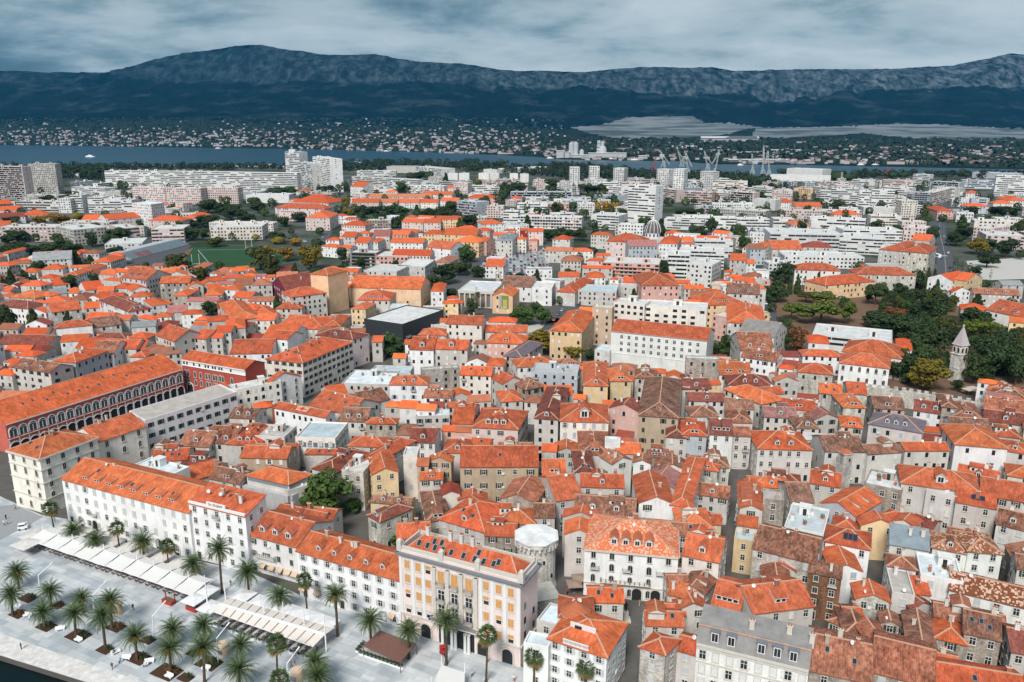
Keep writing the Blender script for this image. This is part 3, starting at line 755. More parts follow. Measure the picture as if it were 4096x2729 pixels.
def build_house(b, near):
	rnd = random.Random(b.seed)
	wn, wc, wm = WALL[b.wall]; rn, rc, rm = ROOF[b.rcol]
	if b.roof == 'F' and rm != 'flat_roof': rm = 'flat_roof'; rc = (.42, .42, .41)
	k = rnd.uniform(.88, 1.10); wc = tuple(min(.82, x * k * rnd.uniform(.98, 1.02)) for x in wc)
	k = rnd.uniform(.70, 1.10); j = rnd.uniform(-.12, .22); rc = (rc[0] * k, rc[1] * k * (1 + j), rc[2] * k * (1 + j * 1.6))
	base = Vector((b.C.x, b.C.y, 0))
	root = empty(b.kind, base); b.root = root
	if near and b.roof in 'gh' and not b.opt.get('d') and not b.opt.get('k') and b.hw > 3 and not b.label and not b.opt.get('lm'):
		z = rnd.random()
		if z < .38: b.opt['d'] = rnd.choice((1, 1, 2)) if b.hw > 4.5 else 1
		if .28 < z < .7: b.opt['k'] = rnd.choice((1, 2, 3))
	wb = MB(); wall_geo(b, wb)
	slots = list(window_slots(b, rnd)) if 'N' not in b.opt else []
	if not near:
		for side, fl, nf, p, out, fh in slots:
			al = Vector((-out.y, out.x, 0)); w, h = .55, min(.8, fh * .28); q = p + out * .06
			kk = rnd.random(); m = 1 if kk < .62 else 2
			wb.face([q - al * w - Vector((0, 0, h)), q + al * w - Vector((0, 0, h)), q + al * w + Vector((0, 0, h)), q - al * w + Vector((0, 0, h))], m)
	wall = wb.obj('wall', [M[wm], M['glass'], M['shade_white']], root, base, wc); b.wallobj = wall
	rb = MB(); roof_geo(b, rb)
	roof = rb.obj('roof', [M[rm], M['ridge_mortar']], root, base, rc); b.roofobj = roof
	ang = atan2(b.U.y, b.U.x); r = ridge_rise(b)
	def on_slope(s, f):                   # front slope: s along, f 0 eave .. 1 ridge
		if b.roof == 'g': return (*b.P(s, -b.hd * (1 - f)), b.H + r * f)
		if b.roof == 'h':
			T = min(b.hd, b.hw); return (*b.P(s, -b.hd + T * f), b.H + r * f)
		if b.roof == 's': return (*b.P(s, -b.hd + 2 * b.hd * f), b.H + r * f)
		return (*b.P(s, 0), b.H)
	if b.roof in 'ghs':
		sp = b.hw * (.78 if b.roof != 'h' else .5)
		nd = b.opt.get('d', 0)
		for i in range(nd):
			s = -sp + 2 * sp * (i + .5) / nd
			p = on_slope(s, .24 if r < 3 else .2)
			kind = b.opt.get('dt', 1 if b.seed % 3 else 2)
			me = shared('dormer' if kind == 1 else 'shed_dormer', m_dormer if kind == 1 else m_shed_dormer)
			add_child('dormer', me, roof, base, (p[0], p[1], p[2] + .1), ang, b.opt.get('ds', min(1.0, .5 + b.hd / 12)), rc)
		for i in range(b.opt.get('k', 0)):
			s = -sp + 2 * sp * (i + .5) / b.opt['k'] + rnd.uniform(-.4, .4); f = rnd.uniform(.4, .7); p = on_slope(s, f)
			o = add_child('skylight', shared('skylight', m_skylight), roof, base, (p[0], p[1], p[2] + .06), ang); o.rotation_euler = (atan2(b.slope, 1), 0, ang)
	if b.roof == 'f':
		for i in range(b.opt.get('d', 0)):      # dormers on the side slope that faces the camera
			sgn = 1 if b.U.dot(CAM - b.C) > 0 else -1
			t_ = -b.hd * .7 + 1.4 * b.hd * (i + .5) / b.opt['d']; p = (*b.P(sgn * b.hw * .78, t_), b.H + r * .22 + .1)
			add_child('dormer', shared('shed_dormer', m_shed_dormer), roof, base, p, ang + sgn * pi / 2, .7, rc)
	if b.opt.get('solar') and b.roof in 'gshF':
		p = on_slope(b.opt['solar'] * b.hw, .5)
		o = add_child('solar_panel', shared('solar', m_solar), roof, base, (p[0], p[1], p[2] + .1), ang); o.rotation_euler = (atan2(b.slope, 1), 0, ang)
	if near and b.roof in 'gh' and not b.label and not b.opt.get('lm') and b.hw > 3.4 and b.hd > 2.6 and rnd.random() < .42:
		p = (*b.P(rnd.uniform(-.55, .55) * b.hw, rnd.uniform(-.1, .3) * b.hd), b.H + r * .55)
		k = rnd.uniform(.7, 1.05); kk = rnd.uniform(.7, 1.05)
		add_child('roof_extension', shared('ext', m_ext), roof, base, p, ang + rnd.choice((0, 0, pi / 2)), (k, k, kk), (rc[0] * kk, rc[1] * k, rc[2] * k))
	nch = b.opt.get('c', rnd.choice((0, 1, 1, 2)) if b.hw * b.hd > 12 else rnd.choice((0, 1)))
	for i in range(nch):
		s = rnd.uniform(-.75, .75)
		if b.roof == 'f': p = (*b.P(rnd.choice((-.4, .4)) * b.hw, s * b.hd), b.H + r * .6)
		elif b.roof == 'F': p = (*b.P(s * b.hw, rnd.uniform(-.5, .7) * b.hd), b.H + .1)
		elif b.roof == 'h': p = (*b.P(s * .4 * b.hw, rnd.uniform(-.2, .3) * b.hd), b.H + r * .75)
		else: p = (*b.P(s * b.hw, rnd.uniform(-.2, .2) * b.hd), b.H + r * .82)
		add_child('chimney', shared('chimney', m_chimney), roof, base, p, ang, (rnd.uniform(.9, 1.7), 1, rnd.uniform(.7, 1.1)), rnd.choice(((.6, .57, .52), (.42, .36, .31), (.36, .14, .09), (.66, .65, .62))))
	if near:
		na = b.opt.get('a', rnd.choice((0, 0, 0, 1, 1)))
		for i in range(na):
			s = rnd.uniform(-.8, .8)
			if b.roof == 'f': p = (*b.P(.5 * b.hw * rnd.choice((-1, 1)), s * b.hd), b.H + r * .5)
			elif b.roof == 'F': p = (*b.P(s * b.hw, -b.hd * .8), b.H + .2)
			elif b.roof == 'h': p = (*b.P(s * .4 * b.hw, -.15 * b.hd), b.H + r * .72)
			else: p = (*b.P(s * b.hw, -.1 * b.hd), b.H + r * .85)
			add_child('satellite_dish', shared('dish', m_dish), roof, base, p, rnd.uniform(-.5, .8), rnd.uniform(.6, .9))
		if b.roof == 'F' and b.hw > 2.5 and b.hd > 2.5 and 'nohut' not in b.opt:
			p = (*b.P(rnd.uniform(-.4, .4) * b.hw, .4 * b.hd), b.H)
			add_child('roof_hut', shared('roof_hut', m_hut), roof, base, p, ang, min(1, b.hw / 4), wc)
			for i in range(4):
				p = (*b.P(rnd.uniform(-.8, .8) * b.hw, rnd.uniform(-.8, .7) * b.hd), b.H + .45)
				if i < 2: add_child('air_conditioner', shared('ac', m_ac), roof, base, p, ang + rnd.choice((0, pi / 2)), 1.35)
				else: add_child('roof_planter', shared('rplant', m_rplant), roof, base, p, ang, rnd.uniform(.8, 1.4), (.04, .07, .02))
		st = b.style or rnd.choice(('open', 'mix', 'mix', 'shut', 'green', 'dark'))
		fine = (base - Vector((0, 0, 0))).length < 262
		shc = SHUT[rnd.choice(('grey', 'grey', 'white', 'blue', 'green'))]
		for side, fl, nf, p, out, fh in slots:
			if not visible(p + out * .25): continue
			if not in_frame(p, 10): continue
			th = atan2(out.x, -out.y); sc2 = (rnd.uniform(.92, 1.08), 1, min(1.06, fh / 3.1) * rnd.uniform(.95, 1.03))
			if 'ws' in b.opt: sc2 = tuple(x * b.opt['ws'] for x in sc2)
			if fl == 0 and b.H > 5 and rnd.random() < .3 and st != 'arch':
				add_child('door', shared('door', m_door), wall, base, (p.x, p.y, .05), th); continue
			k = st
			if k == 'mix': k = rnd.choice(('open', 'shut', 'side', 'dark'))
			elif k == 'green': k = rnd.choice(('side', 'side', 'dark')); shc = SHUT['green']
			elif k == 'orange': k = rnd.choice(('shut', 'shut', 'open')); shc = SHUT['orange']
			elif k == 'shut': k = rnd.choice(('shut', 'shut', 'shut', 'side', 'open'))
			if k == 'arch': add_child('arched_window', shared('archwin', m_archwin), wall, base, p, th, sc2); continue
			if k == 'shut':
				w = add_child('shuttered_window', shared('closed', m_closed), wall, base, p, th, sc2, shc)
				if fine: new('frame', shared('frame', m_frame), w)
				continue
			w = add_child('window', shared('pane', m_pane), wall, base, p, th, sc2)
			if fine: new('frame', shared('frame', m_frame), w)
			if k == 'side':
				for sx in (-1, 1): new('shutter', shared('shutter%d' % sx, m_shutter(sx)), w, color=shc)
			if fl > 0 and rnd.random() < .05 and side == 0: add_child('balcony', shared('balcony', m_balcony), wall, base, (p.x, p.y, p.z - .95), th)
			elif rnd.random() < .08: add_child('air_conditioner', shared('ac', m_ac), wall, base, p + Vector((-out.y, out.x, 0)) * 1.15 - Vector((0, 0, .5)), th)
	return root

# modern blocks: the facade pattern is part of the wall mesh --------------
def block_geo(b, wb, col=None, mats=(1, 2)):
	rnd = random.Random(b.seed); st = b.opt.get('pat', 'g')
	nf = b.opt.get('f') or max(1, round(b.H / 3.1)); fh = b.H / nf
	for side in (0, 1, 3):
		m, out, al, L = facade(b, side)
		if out.dot(CAM - m) <= 0: continue
		pat = st
		if side != 0 and st in 'bBk': pat = 'e' if 'ends' not in b.opt else b.opt['ends']
		nc = max(1, int(2 * L / b.opt.get('w', 3.0))); step = 2 * L / nc
		def quad(c0, c1, z0, z1, mt, off=.07):
			a = m + al * (-L + c0 * step) + out * off; e = m + al * (-L + c1 * step) + out * off
			wb.face([(a.x, a.y, z0), (e.x, e.y, z0), (e.x, e.y, z1), (a.x, a.y, z1)], mt, None, ((.03, .035, .04), (.62, .62, .6), (.45, .30, .18))[mt - 1] if col else None)
		for fl in range(nf):
			z = fl * fh
			if pat == 'e':
				if rnd.random() < .6: quad(nc * .45, nc * .45 + .5, z + fh * .35, z + fh * .8, 1)
				continue
			if pat == 'n': continue
			if pat == 'b':               # ribbon windows with balcony fronts
				c = 0
				while c < nc:
					n = rnd.choice((1, 2, 3)); n = min(n, nc - c); k = rnd.random()
					if k < .72: quad(c + .06, c + n - .06, z + fh * .42, z + fh * .88, 1)
					elif k < .85: quad(c + .1, c + n - .1, z + fh * .30, z + fh * .88, 2)
					c += n
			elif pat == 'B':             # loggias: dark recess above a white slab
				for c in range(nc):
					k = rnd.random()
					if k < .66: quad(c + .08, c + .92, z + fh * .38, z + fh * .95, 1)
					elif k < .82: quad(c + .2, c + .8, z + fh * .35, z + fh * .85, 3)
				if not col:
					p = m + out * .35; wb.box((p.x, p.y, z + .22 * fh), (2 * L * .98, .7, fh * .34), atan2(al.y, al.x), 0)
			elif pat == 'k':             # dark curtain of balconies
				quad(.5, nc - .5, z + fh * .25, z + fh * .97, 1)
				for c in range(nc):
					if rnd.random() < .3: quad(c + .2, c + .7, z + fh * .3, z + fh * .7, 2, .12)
			else:
				for c in range(nc):
					k = rnd.random()
					if k < .80: quad(c + .26, c + .74, z + fh * .32, z + fh * .80, 1)
					elif k < .9: quad(c + .26, c + .74, z + fh * .32, z + fh * .80, 2)
def build_block(b):
	rnd = random.Random(b.seed + 5)
	wn, wc, wm = WALL[b.wall]; rn, rc, rm = ROOF[b.rcol]
	k = rnd.uniform(.72, .98); wc = tuple(min(.82, x * k) for x in wc)
	base = Vector((b.C.x, b.C.y, 0)); root = empty(b.kind, base); b.root = root
	wb = MB(); wall_geo(b, wb); block_geo(b, wb)
	wb.obj('wall', [M[wm], M['glass'], M['shade_white'], M['terracotta']], root, base, wc)
	rb = MB(); roof_geo(b, rb)
	roof = rb.obj('roof', [M[rm], M['ridge_mortar']], root, base, rc)
	ang = atan2(b.U.y, b.U.x)
	if b.roof == 'F':
		n = max(1, int(b.hw / 8)) if 'nohut' not in b.opt else 0
		for i in range(min(n, 6)):
			s = -b.hw + 2 * b.hw * (i + .5) / n + rnd.uniform(-2, 2)
			p = b.P(s * .95, rnd.uniform(-.3, .4) * b.hd)
			add_child('roof_hut', shared('roof_hut', m_hut), roof, base, (p[0], p[1], b.H), ang, (rnd.uniform(.8, 2.2), rnd.uniform(.8, 1.4), rnd.uniform(.8, 1.3)), wc)
	return root
DATA = '''
@20
3h c o 50 -32 272 28 675 -120 17.8 st=arch f=5 w=3.6 c2 a0 k2 lm=cornerpalace L=tall_cream_corner_palace_with_paired_arched_windows_beside_the_promenade
g w o 425 165 1300 398 122 13.7 st=shut f=4 w=3.6 d8 dt=2 ds=.75 k5 c1 a1 skip=.03 lm=longhall L=long_pale_waterfront_building_with_orange_roof_and_a_row_of_small_dormers
3s w r 1300 330 1690 425 1795 318 16 st=open f=5 w=3.0 c3 a3 k1 skip=.02 lm=signpalace L=white_waterfront_house_with_a_lettered_gable_sign_on_its_roof_edge
g w r 1700 545 2045 635 425 10.2 st=shut f=3 w=3.2 d3 dt=1 ds=1.1 skip=.02 a1 L=worn_grey_waterfront_house_with_three_big_dormers
g w o 2045 660 2754 865 620 12.2 st=side f=4 w=3.2 d5 dt=1 ds=.8 skip=.02 c4 a0 L=long_waterfront_house_with_streaked_orange_roof_and_five_tiny_dormers
3h s o 1700 140 1990 205 2185 150 11 N c0 a0 lm=pavilion L=grey_many-sided_pavilion_under_a_wide_pyramid_roof
g o r 1655 15 1975 25 -60 12 st=shut f=4
g s r 1050 45 1290 30 -40 9
g s d 1250 60 1410 70 10 8
s s o 1240 200 1560 110 70 8
g s b 1440 160 1650 200 100 9 c2 a1
F w w 900 90 1165 160 60 12 f=2
F s w 1985 260 2200 200 150 9 N nohut
g s r 2130 420 2295 440 370 8
g s r 1890 400 2210 470 370 8
h s d 2150 90 2300 130 0 10
@21
3F P w 395 668 1235 893 1360 760 19.8 N nohut c0 a0 lm=grandhotel L=grand_white_building_with_orange_blinds_pilasters_and_curved_balconies_facing_the_promenade
3F S w 0 115 150 132 205 30 12 f=3 c2
h s r 60 60 180 90 -50 11
f y o 210 135 390 115 -20 12 c0
F c w 425 12 522 12 -45 14 nohut n f=2
g o r 520 75 597 75 20 12
f o o 597 40 755 48 -12 12
g o r 818 80 1357 78 -62 13 st=green f=3 w=4 k1 c1 skip=.02 L=long_ochre_house_with_plain_orange_roof_and_green_shutters_behind_the_tower
g s o 540 170 697 166 118 9
f S r 697 280 817 272 185 8
f s r 805 312 1003 308 240 7
f d m 1095 300 1335 335 140 10 c0
h d b 590 455 745 440 315 7
3h S d 182 415 265 460 490 368 9 st=green f=2 w=4.5 d1 c0 a0 L=square_stone_house_with_dark_red_hipped_roof_beside_the_tree
g y o 200 322 476 345 288 8 n
g w r 385 575 612 560 470 10
h s r 670 440 985 532 330 9 d1 k2 c1
g d r 990 552 1200 562 472 9
h s o 1060 470 1332 475 372 9 a2
g s b 1330 428 1470 428 335 10
g y o 1390 152 1546 152 30 12
g s r 1480 315 1660 292 140 11
g s r 1650 216 1947 226 132 11 a1
h s d 1615 113 1747 113 15 12 k2
f s r 1525 425 1775 452 345 12 a2
f s o 1540 545 1737 555 425 12 f=4 st=dark
g w r 1600 395 2022 432 290 12 d2 dt=1
f w r 1870 62 2000 32 -40 12
f w m 2012 52 2132 62 -12 13 st=dark
f w r 2050 330 2290 335 105 13 n c1 L=large_white_gabled_house_with_pale_red_roof_and_rear_terrace
h w r 2270 340 2400 360 150 13
g S r 2195 1090 2370 1100 1030 8
s S o 2250 960 2400 990 920 10
3h S r 2060 1320 2230 1375 2380 1300 11 st=shut f=4 c0
g s r 2100 1170 2360 1180 1080 9
g s m 2250 900 2400 900 830 10
h w K 1675 645 2322 705 452 12.6 st=arch f=4 w=3.6 skip=.0 d4 dt=1 ds=1.1 c3 a1 lm=palace L=pale_stone_palace_with_spotted_red_and_white_roof_on_the_square
g s r 2210 540 2500 560 470 12 k2
3h w o 1425 1262 1828 1392 1950 1155 11 st=side f=4 w=2.6 c0 a0 lm=terracehouse L=white_corner_house_with_orange_roof_and_sunken_roof_terrace
F w w 1255 1310 1425 1345 1245 9.5 st=open nohut f=3 a0
F s w 1345 1150 1480 1190 1050 9 nohut a0
h s r 1500 1110 1735 1120 1000 10 N a4 c0
@22
M w g 100 1290 872 1478 1112 12.5 N a0 c0 lm=mansard L=large_cream_building_with_grey_mansard_roof_and_five_white_dormers
g d m 875 1480 1305 1572 1270 11 k2 c3 a1 w=4 L=long_house_with_heavily_mottled_tiles_and_three_square_chimneys
g d m 1310 1490 1735 1600 1300 11 c0 L=long_house_with_heavily_mottled_tiles_at_the_bottom_right
g s r 1725 1580 2380 1690 1470 11 k1
g s r -40 1340 98 1378 1260 9
f s m -20 905 150 962 800 10 d1
f s r -30 1062 172 1052 930 9
g s r 200 1032 392 1082 880 10 d2 dt=2
g s r 400 1020 522 1024 890 9
g s r 490 1090 905 1040 885 11 a2
g c r 0 688 252 740 560 13 st=open f=4 w=3
h s o -20 500 210 505 390 12 a2
f s o 100 605 290 632 530 13
f s r 395 365 552 382 160 12 d5
s s o 378 482 517 502 437 11
F y w 355 590 490 612 522 9 nohut st=open
F d w 555 315 702 332 250 13 nohut
g S b 485 640 912 747 530 13 st=shut f=4 w=3 L=long_weathered_stone_house_with_a_set-back_attic_storey
f s m 555 850 742 872 742 10
f s r 590 760 778 800 725 10
s B o 868 805 1097 852 762 12 f=4
F w w 700 505 972 562 365 11
g s b 745 322 906 327 190 11 c0
g s r 880 190 1087 222 115 12 k1 d1
f b o 950 330 1192 422 222 11 d2
h s o 1045 500 1202 527 430 9
h w r 985 592 1292 652 515 11 solar=.1 c0 L=pale_house_with_orange_hipped_roof_carrying_black_solar_panels
f w o 1020 785 1237 802 612 9 c0 a0
F d w 1250 205 1512 262 135 13
h s r 1510 190 2057 268 100 15 d1 dt=1 ds=1.5 f=4 w=4.4 L=large_grey_mansion_with_arched_roof_gable_and_stone_balconies
F s w 1680 252 1892 302 205 14 f=4
s s r 1885 322 2166 374 252 14 solar=.1 f=4
f y r 1232 482 1493 497 385 10 n
s s g 1430 612 1702 660 497 11 sl=.35
h w k 1725 635 1966 682 562 11
h w k 1970 662 2206 682 560 12
F w w 1640 840 1936 892 705 12
g w k 1840 925 2380 1056 862 11 st=shut f=3 w=3.4 c0 L=long_white_house_with_brown_chequered_tile_roof
h w r 1420 762 1612 792 702 12
F s w 1445 962 1602 987 785 11 nohut
s s r 1600 952 1712 967 842 10
f S r 1195 987 1432 1017 860 10 st=green a1 L=stone_gabled_house_with_green_shutters_and_orange_roof
f s o 1585 1062 1722 1032 942 9
g d r 1120 1112 1247 1117 1052 8
h d b 1120 1232 1302 1252 1112 8
f d m 1285 1302 1452 1302 1122 9
f d b 1370 1152 1497 1172 1072 9
f S b 1550 1292 1747 1332 1062 9
h d o 1745 1257 1962 1307 1147 9
g d o 1945 1222 2197 1279 1090 11 st=dark a0
g d m 1740 1107 2232 1202 1062 10 a2
g s r 2165 472 2380 524 392 12 d1
g s r 2060 272 2352 322 172 13
g s r 1510 140 1645 150 80 13
g s o 2270 1352 2380 1372 1200 11
g s b 2310 780 2420 800 690 12
g d r 1750 1440 1900 1475 1380 9
h S r 1010 1140 1110 1180 1090 7
g s r 2290 1290 2420 1330 1230 8
g s d 1570 470 1720 520 430 9
@12
g s r 45 1192 297 1197 1137 12 a1 d1 dt=1
g s d 0 1112 200 1108 1040 12 d1
F d w 25 907 257 917 893 14 f=3 w=4 c0 nohut lm=ruin L=dark_stone_block_with_empty_square_windows_and_flat_top
g w o 255 1012 472 1022 925 11 d2
h s d 320 1082 622 1092 1010 11 d2 dt=1
g w r 405 890 642 925 845 14 f=4
g s r 400 846 634 852 722 14 d2 dt=1
g s g 385 722 632 757 642 12 c0
h s o 310 652 572 667 547 14 c2
F p w 205 607 312 627 597 13 f=4 nohut
h O o 165 537 437 522 442 14 st=shut d3 dt=2 f=4 L=peach_house_with_bright_hipped_roof_and_three_flat_dormers
g s r 310 452 532 462 387 14 d2
h s o 515 422 577 422 380 15
g s r 20 545 165 555 500 12
h w r 1083 932 1427 972 867 9.5 st=arch f=2 w=3 c0 a0 lm=hospice L=low_white_wing_with_arched_windows_under_orange_hipped_roof_by_the_park
h w o 1100 852 1510 905 775 10 c0 a0 N
h w r 830 882 1102 892 842 9 c0 a0
h w r 870 792 1012 802 745 10 c0 a0
h w r 1480 837 1582 847 787 10 c0 a0
h S r 798 992 1037 1014 935 10 st=dark f=2 w=4 c0 a0 L=square_stone_house_with_clean_orange_hipped_roof_below_the_park
h S o 1110 1237 1262 1242 1165 10
g S o 945 1137 1097 1152 1077 10
g s r 1140 1142 1272 1152 1065 9 k1
g S b 1320 1242 1532 1257 1165 9 d1
g w d 1595 1257 1807 1287 1195 10 d2 dt=1
h d b 1790 1232 1887 1242 1177 13 f=5
h s b 1880 1292 2062 1312 1222 9
g s r 2070 1250 2380 1300 1182 11 a1
h s v 1285 1350 1652 1414 1290 15 st=shut f=3 w=3.6 d3 dt=1 ds=.9 lm=greymansion L=large_stone_mansion_with_purple_grey_hipped_roof_and_three_dormers
h w o 1880 1492 2242 1522 1372 13 st=dark f=3 w=5 lm=villa L=broad_white_villa_with_patched_orange_hipped_roof
g w b 1860 1382 2132 1402 1312 13
h s o 1095 1367 1242 1382 1312 10
g s r 1650 1402 1817 1417 1372 11
g s r 1645 1480 1780 1490 1420 9
g s r 690 1242 912 1264 1187 11 d1
h s o 545 1217 712 1182 1102 10
g s r 565 1152 702 1142 1097 11
f s r 640 1062 802 1062 1007 10
g s p 565 1302 792 1312 1237 10
h s b 790 1380 942 1382 1310 10
f s r 910 1322 1077 1312 1182 10
g s b 295 1240 492 1252 1180 11
g w d 190 1422 347 1432 1317 13 d2 st=open f=4
g s r 345 1432 472 1437 1372 12
h b r 0 1427 167 1437 1352 12 n
h s o 520 1522 897 1532 1402 11
g s r 985 1540 1257 1545 1432 11
g s r 1280 1560 1512 1545 1490 11
g s o 1535 1535 1842 1535 1480 11
h s r 2150 1430 2330 1450 1380 10
g s d 2050 1300 2180 1330 1250 9
h s r 2200 1530 2380 1560 1480 10
f s b 600 1010 640 1015 985 9
h s b 60 1300 250 1300 1230 11
h s m 330 1340 480 1345 1270 11
g s d 2090 1330 2370 1365 1268 10
s s w 830 1460 1000 1480 1420 8
%F w w 895 740 1445 795 690 8 pat=b name=office_building L=low_white_modern_building_in_the_park_behind_the_orange_roofed_wing
h O r 985 400 1330 370 327 10 c0 L=ochre_angled_house_with_orange_hipped_roof_at_the_top_of_the_park
h S r 1200 322 1612 330 270 14 k6 f=3 w=5 c0 L=broad_stone_house_with_red_hipped_roof_and_a_row_of_skylights
h w r 775 290 1090 300 245 11 st=shut d2 dt=2
h s r 1355 150 1560 170 95 14
h S r 1510 165 1700 180 115 17 st=dark f=5 w=3.4 L=tall_stone_corner_house_with_red_hipped_roof_beside_the_avenue
g w r 1860 370 1985 345 310 12 
f y r 1960 370 2070 350 305 13
f w r 1865 445 1985 440 415 9
g s r 2010 455 2330 470 420 9 d2
h s r 1920 560 2100 575 520 9
g w r 2090 565 2352 620 520 10 d2 f=2 w=4
g y o 2255 650 2400 665 620 10
g s g 2210 400 2354 400 365 9
h w o 415 140 520 150 105 12
g b r 470 150 572 150 110 13 n
g s r 620 150 830 150 88 11
h s r 832 135 1040 140 95 11
%F w w 705 200 1255 210 170 9 pat=g
%F w w 595 250 745 250 230 8
g w r 415 250 505 250 218 9
g s r 330 225 435 230 180 12
%F w w 30 250 205 265 225 16 n
%F w w 0 160 290 170 140 14 pat=b
%F w w 85 95 350 100 80 14 pat=b
%F w w 605 45 1110 55 10 16 pat=b
%F w w 1085 70 1400 85 50 14 pat=b name=office_building
%F w w 1110 20 1520 25 0 14 pat=b
g s r 1580 85 1705 95 45 11
%F P w 1530 0 1680 10 -10 16 n
%F P w 2095 55 2370 65 30 12 pat=g w=5
%F P w 2010 0 2100 10 -10 15
@11
3F b w 155 635 420 674 690 572 9.5 N nohut c0 a0 lm=blackbox L=flat-roofed_black_box_building_with_small_white_lettering_near_its_base
3h O o -215 320 -95 330 60 300 24 N c0 a0 lm=theatre L=tall_windowless_peach_tower_hall_with_bright_orange_roof_of_the_theatre
g O o 58 412 545 425 335 12 st=arch f=2 w=5 c0 a0 L=long_peach_theatre_hall_with_bright_orange_roof_and_arched_windows
3F w w 808 436 1040 446 1090 380 10.3 N nohut c0 a0 lm=church L=flat-roofed_white_church_with_a_row_of_tall_square_pillars
3f O o 1040 470 1180 475 1240 430 11 st=shut f=4 w=4 c1 lm=poster L=yellow_gabled_house_with_a_tall_poster_on_its_front_wall
g w o 1097 402 1310 412 335 10 k2
3F w w 1312 420 1450 425 1460 380 11 st=dark f=3 w=5 nohut c0 L=plain_white_cubic_block_with_few_dark_windows_beside_the_church
g w r 990 268 1115 272 215 9 c0
F w w 1000 212 1105 218 205 9
g w r 1860 712 2520 780 660 16.8 st=open f=5 w=4.2 skip=0 c0 a0 N k0 lm=office L=very_wide_white_building_with_three_rows_of_square_windows_and_orange_roof_strip
%F c w 1875 520 2090 540 500 22 n
%F c w 2085 545 2520 570 515 21 pat=g w=4
F o w 1730 552 1866 562 542 20 st=open f=6 w=4 c1 a0 L=narrow_red_brown_apartment_house_with_stacked_loggias
h y o 1437 707 1656 722 602 15 f=4 c2 st=shut L=tall_yellow_house_with_orange_hipped_roof_beside_the_big_tree
g c r 725 662 966 670 606 14 st=orange f=4 w=3.2 c2 a0 skip=0 L=cream_house_with_orange_blinds_and_antennas_behind_the_flat_black_box
g w r 468 840 633 844 752 12 d1 ds=1.4 dt=1 f=3
g s r 640 836 867 842 772 12 d1 ds=1.4 dt=1 f=4
h p o 1000 792 1262 802 727 11 d1
h S v 1115 882 1242 897 812 12 st=shut f=4 L=narrow_stone_house_with_purple_grey_pyramid_roof
f w b 862 927 1007 937 867 9
g c o 815 1013 1031 1022 957 12 st=dark
h w r 330 1082 592 1082 1020 11 d2 dt=1 f=3 st=mix L=square_white_house_with_orange_roof_and_two_gabled_dormers
F d w 555 992 816 972 962 12 st=mix f=4 nohut w=3.6
F s w 0 1082 330 1092 992 6 n
F s w 195 1005 466 1012 960 6 n nohut
F w w 960 1027 1117 1032 1006 9 n nohut
f s r 1112 1077 1252 1052 987 11
h w o 1215 962 1482 945 890 11 
F b w 1310 1002 1627 1017 947 12
h y r 1668 1087 1836 1092 977 13 d1
h y o 1855 1057 1997 1057 987 13
h S b 2022 1034 2167 1042 980 11
g s o 2160 1072 2292 1077 1037 10
F s w 2265 1100 2400 1110 1060 12
h d b 1272 1117 1412 1090 1042 10
g S o 1400 1152 1592 1152 1087 10 d1
h s r 1330 1312 1492 1322 1172 13 d1 dt=1
h c r 1508 1332 1840 1342 1212 14 st=shut f=4 w=2.6 d1 ds=2 dt=1 skip=0 a2 L=broad_cream_house_with_grey_shutters_and_a_wide_central_gable
f p d 1845 1242 2052 1272 1167 14 n L=pink_gabled_house_with_a_low_brown_hipped_bay
h o b 2050 1292 2322 1312 1112 15 st=shut f=4 w=3
3h P r 898 1374 1216 1390 1332 1270 12 d3 dt=1 ds=1.2 k5 st=green f=3 c1 a3 L=pale_pink_curved_house_with_three_dormers_and_a_white_roof_terrace
g s o 760 1347 902 1352 1212 9
g w o 515 1257 642 1262 1217 11
F s w 510 1312 746 1305 1265 9
h s o 300 1232 402 1237 1197 11
g w o 400 1242 512 1247 1192 11 st=dark
h d o 168 1347 373 1352 1312 8
g s b -20 1332 172 1337 1242 8 c0
g s b 60 1242 330 1182 1130 8 k2
h s r 375 1427 472 1432 1372 10
g w r 468 1477 642 1482 1382 10 d1
g p r 692 1402 792 1404 1362 9
g p r 788 1407 899 1412 1367 9
h s r 45 1502 302 1512 1442 9
h s r 700 1547 892 1552 1467 10
g s o 890 1492 1022 1502 1452 10
g s m 1080 1547 1312 1552 1482 9
h s r 1640 1560 1852 1565 1442 11
F w w 1815 1492 1922 1497 1452 13 nohut
g s o 1890 1552 2062 1560 1482 11
h s d 2240 1440 2380 1450 1350 11
g s r 1380 1540 1480 1545 1490 10
h s b 1260 1200 1390 1210 1160 9
g s o 1600 1180 1680 1185 1150 9
h s o 1105 1200 1250 1190 1130 7
h s r 1000 950 1115 955 905 10
h s r 910 800 1020 805 775 10
F s w 1745 850 1850 860 815 7 nohut n
h P r 1010 650 1200 655 615 9
g s r 990 720 1280 722 672 9
h s r 530 740 720 745 690 9
h s r 110 500 330 502 430 11 d3
h y r 65 560 165 565 520 10
F s w 320 560 450 560 530 8 nohut
h w r 615 440 702 440 395 11
g s r 210 790 280 790 745 10
3h P d -180 740 75 772 212 742 14 st=side f=4 w=3.4 d1 lm=pinkcorner L=pink_stone_corner_house_with_dull_red_hipped_roof_facing_the_white_terrace
h s r 1480 440 1610 450 360 9 f=3 L=curved_pale_house_with_narrow_orange_roof_beside_the_lane
h w o 1700 345 1820 345 305 9
g s r 1500 340 1640 340 305 8
h p r 2070 400 2330 400 310 12 f=3 L=rose_coloured_house_with_orange_hipped_roof_and_dark_trees_in_front
g w r 1940 380 2070 385 340 8
F s w 1855 400 2035 410 390 8 nohut
F s w 1630 440 1895 450 400 9 pat=k
g s r 1405 160 1590 165 135 10 st=mix
h c r 1590 165 1735 165 140 10
h s r 1510 230 1650 235 190 9
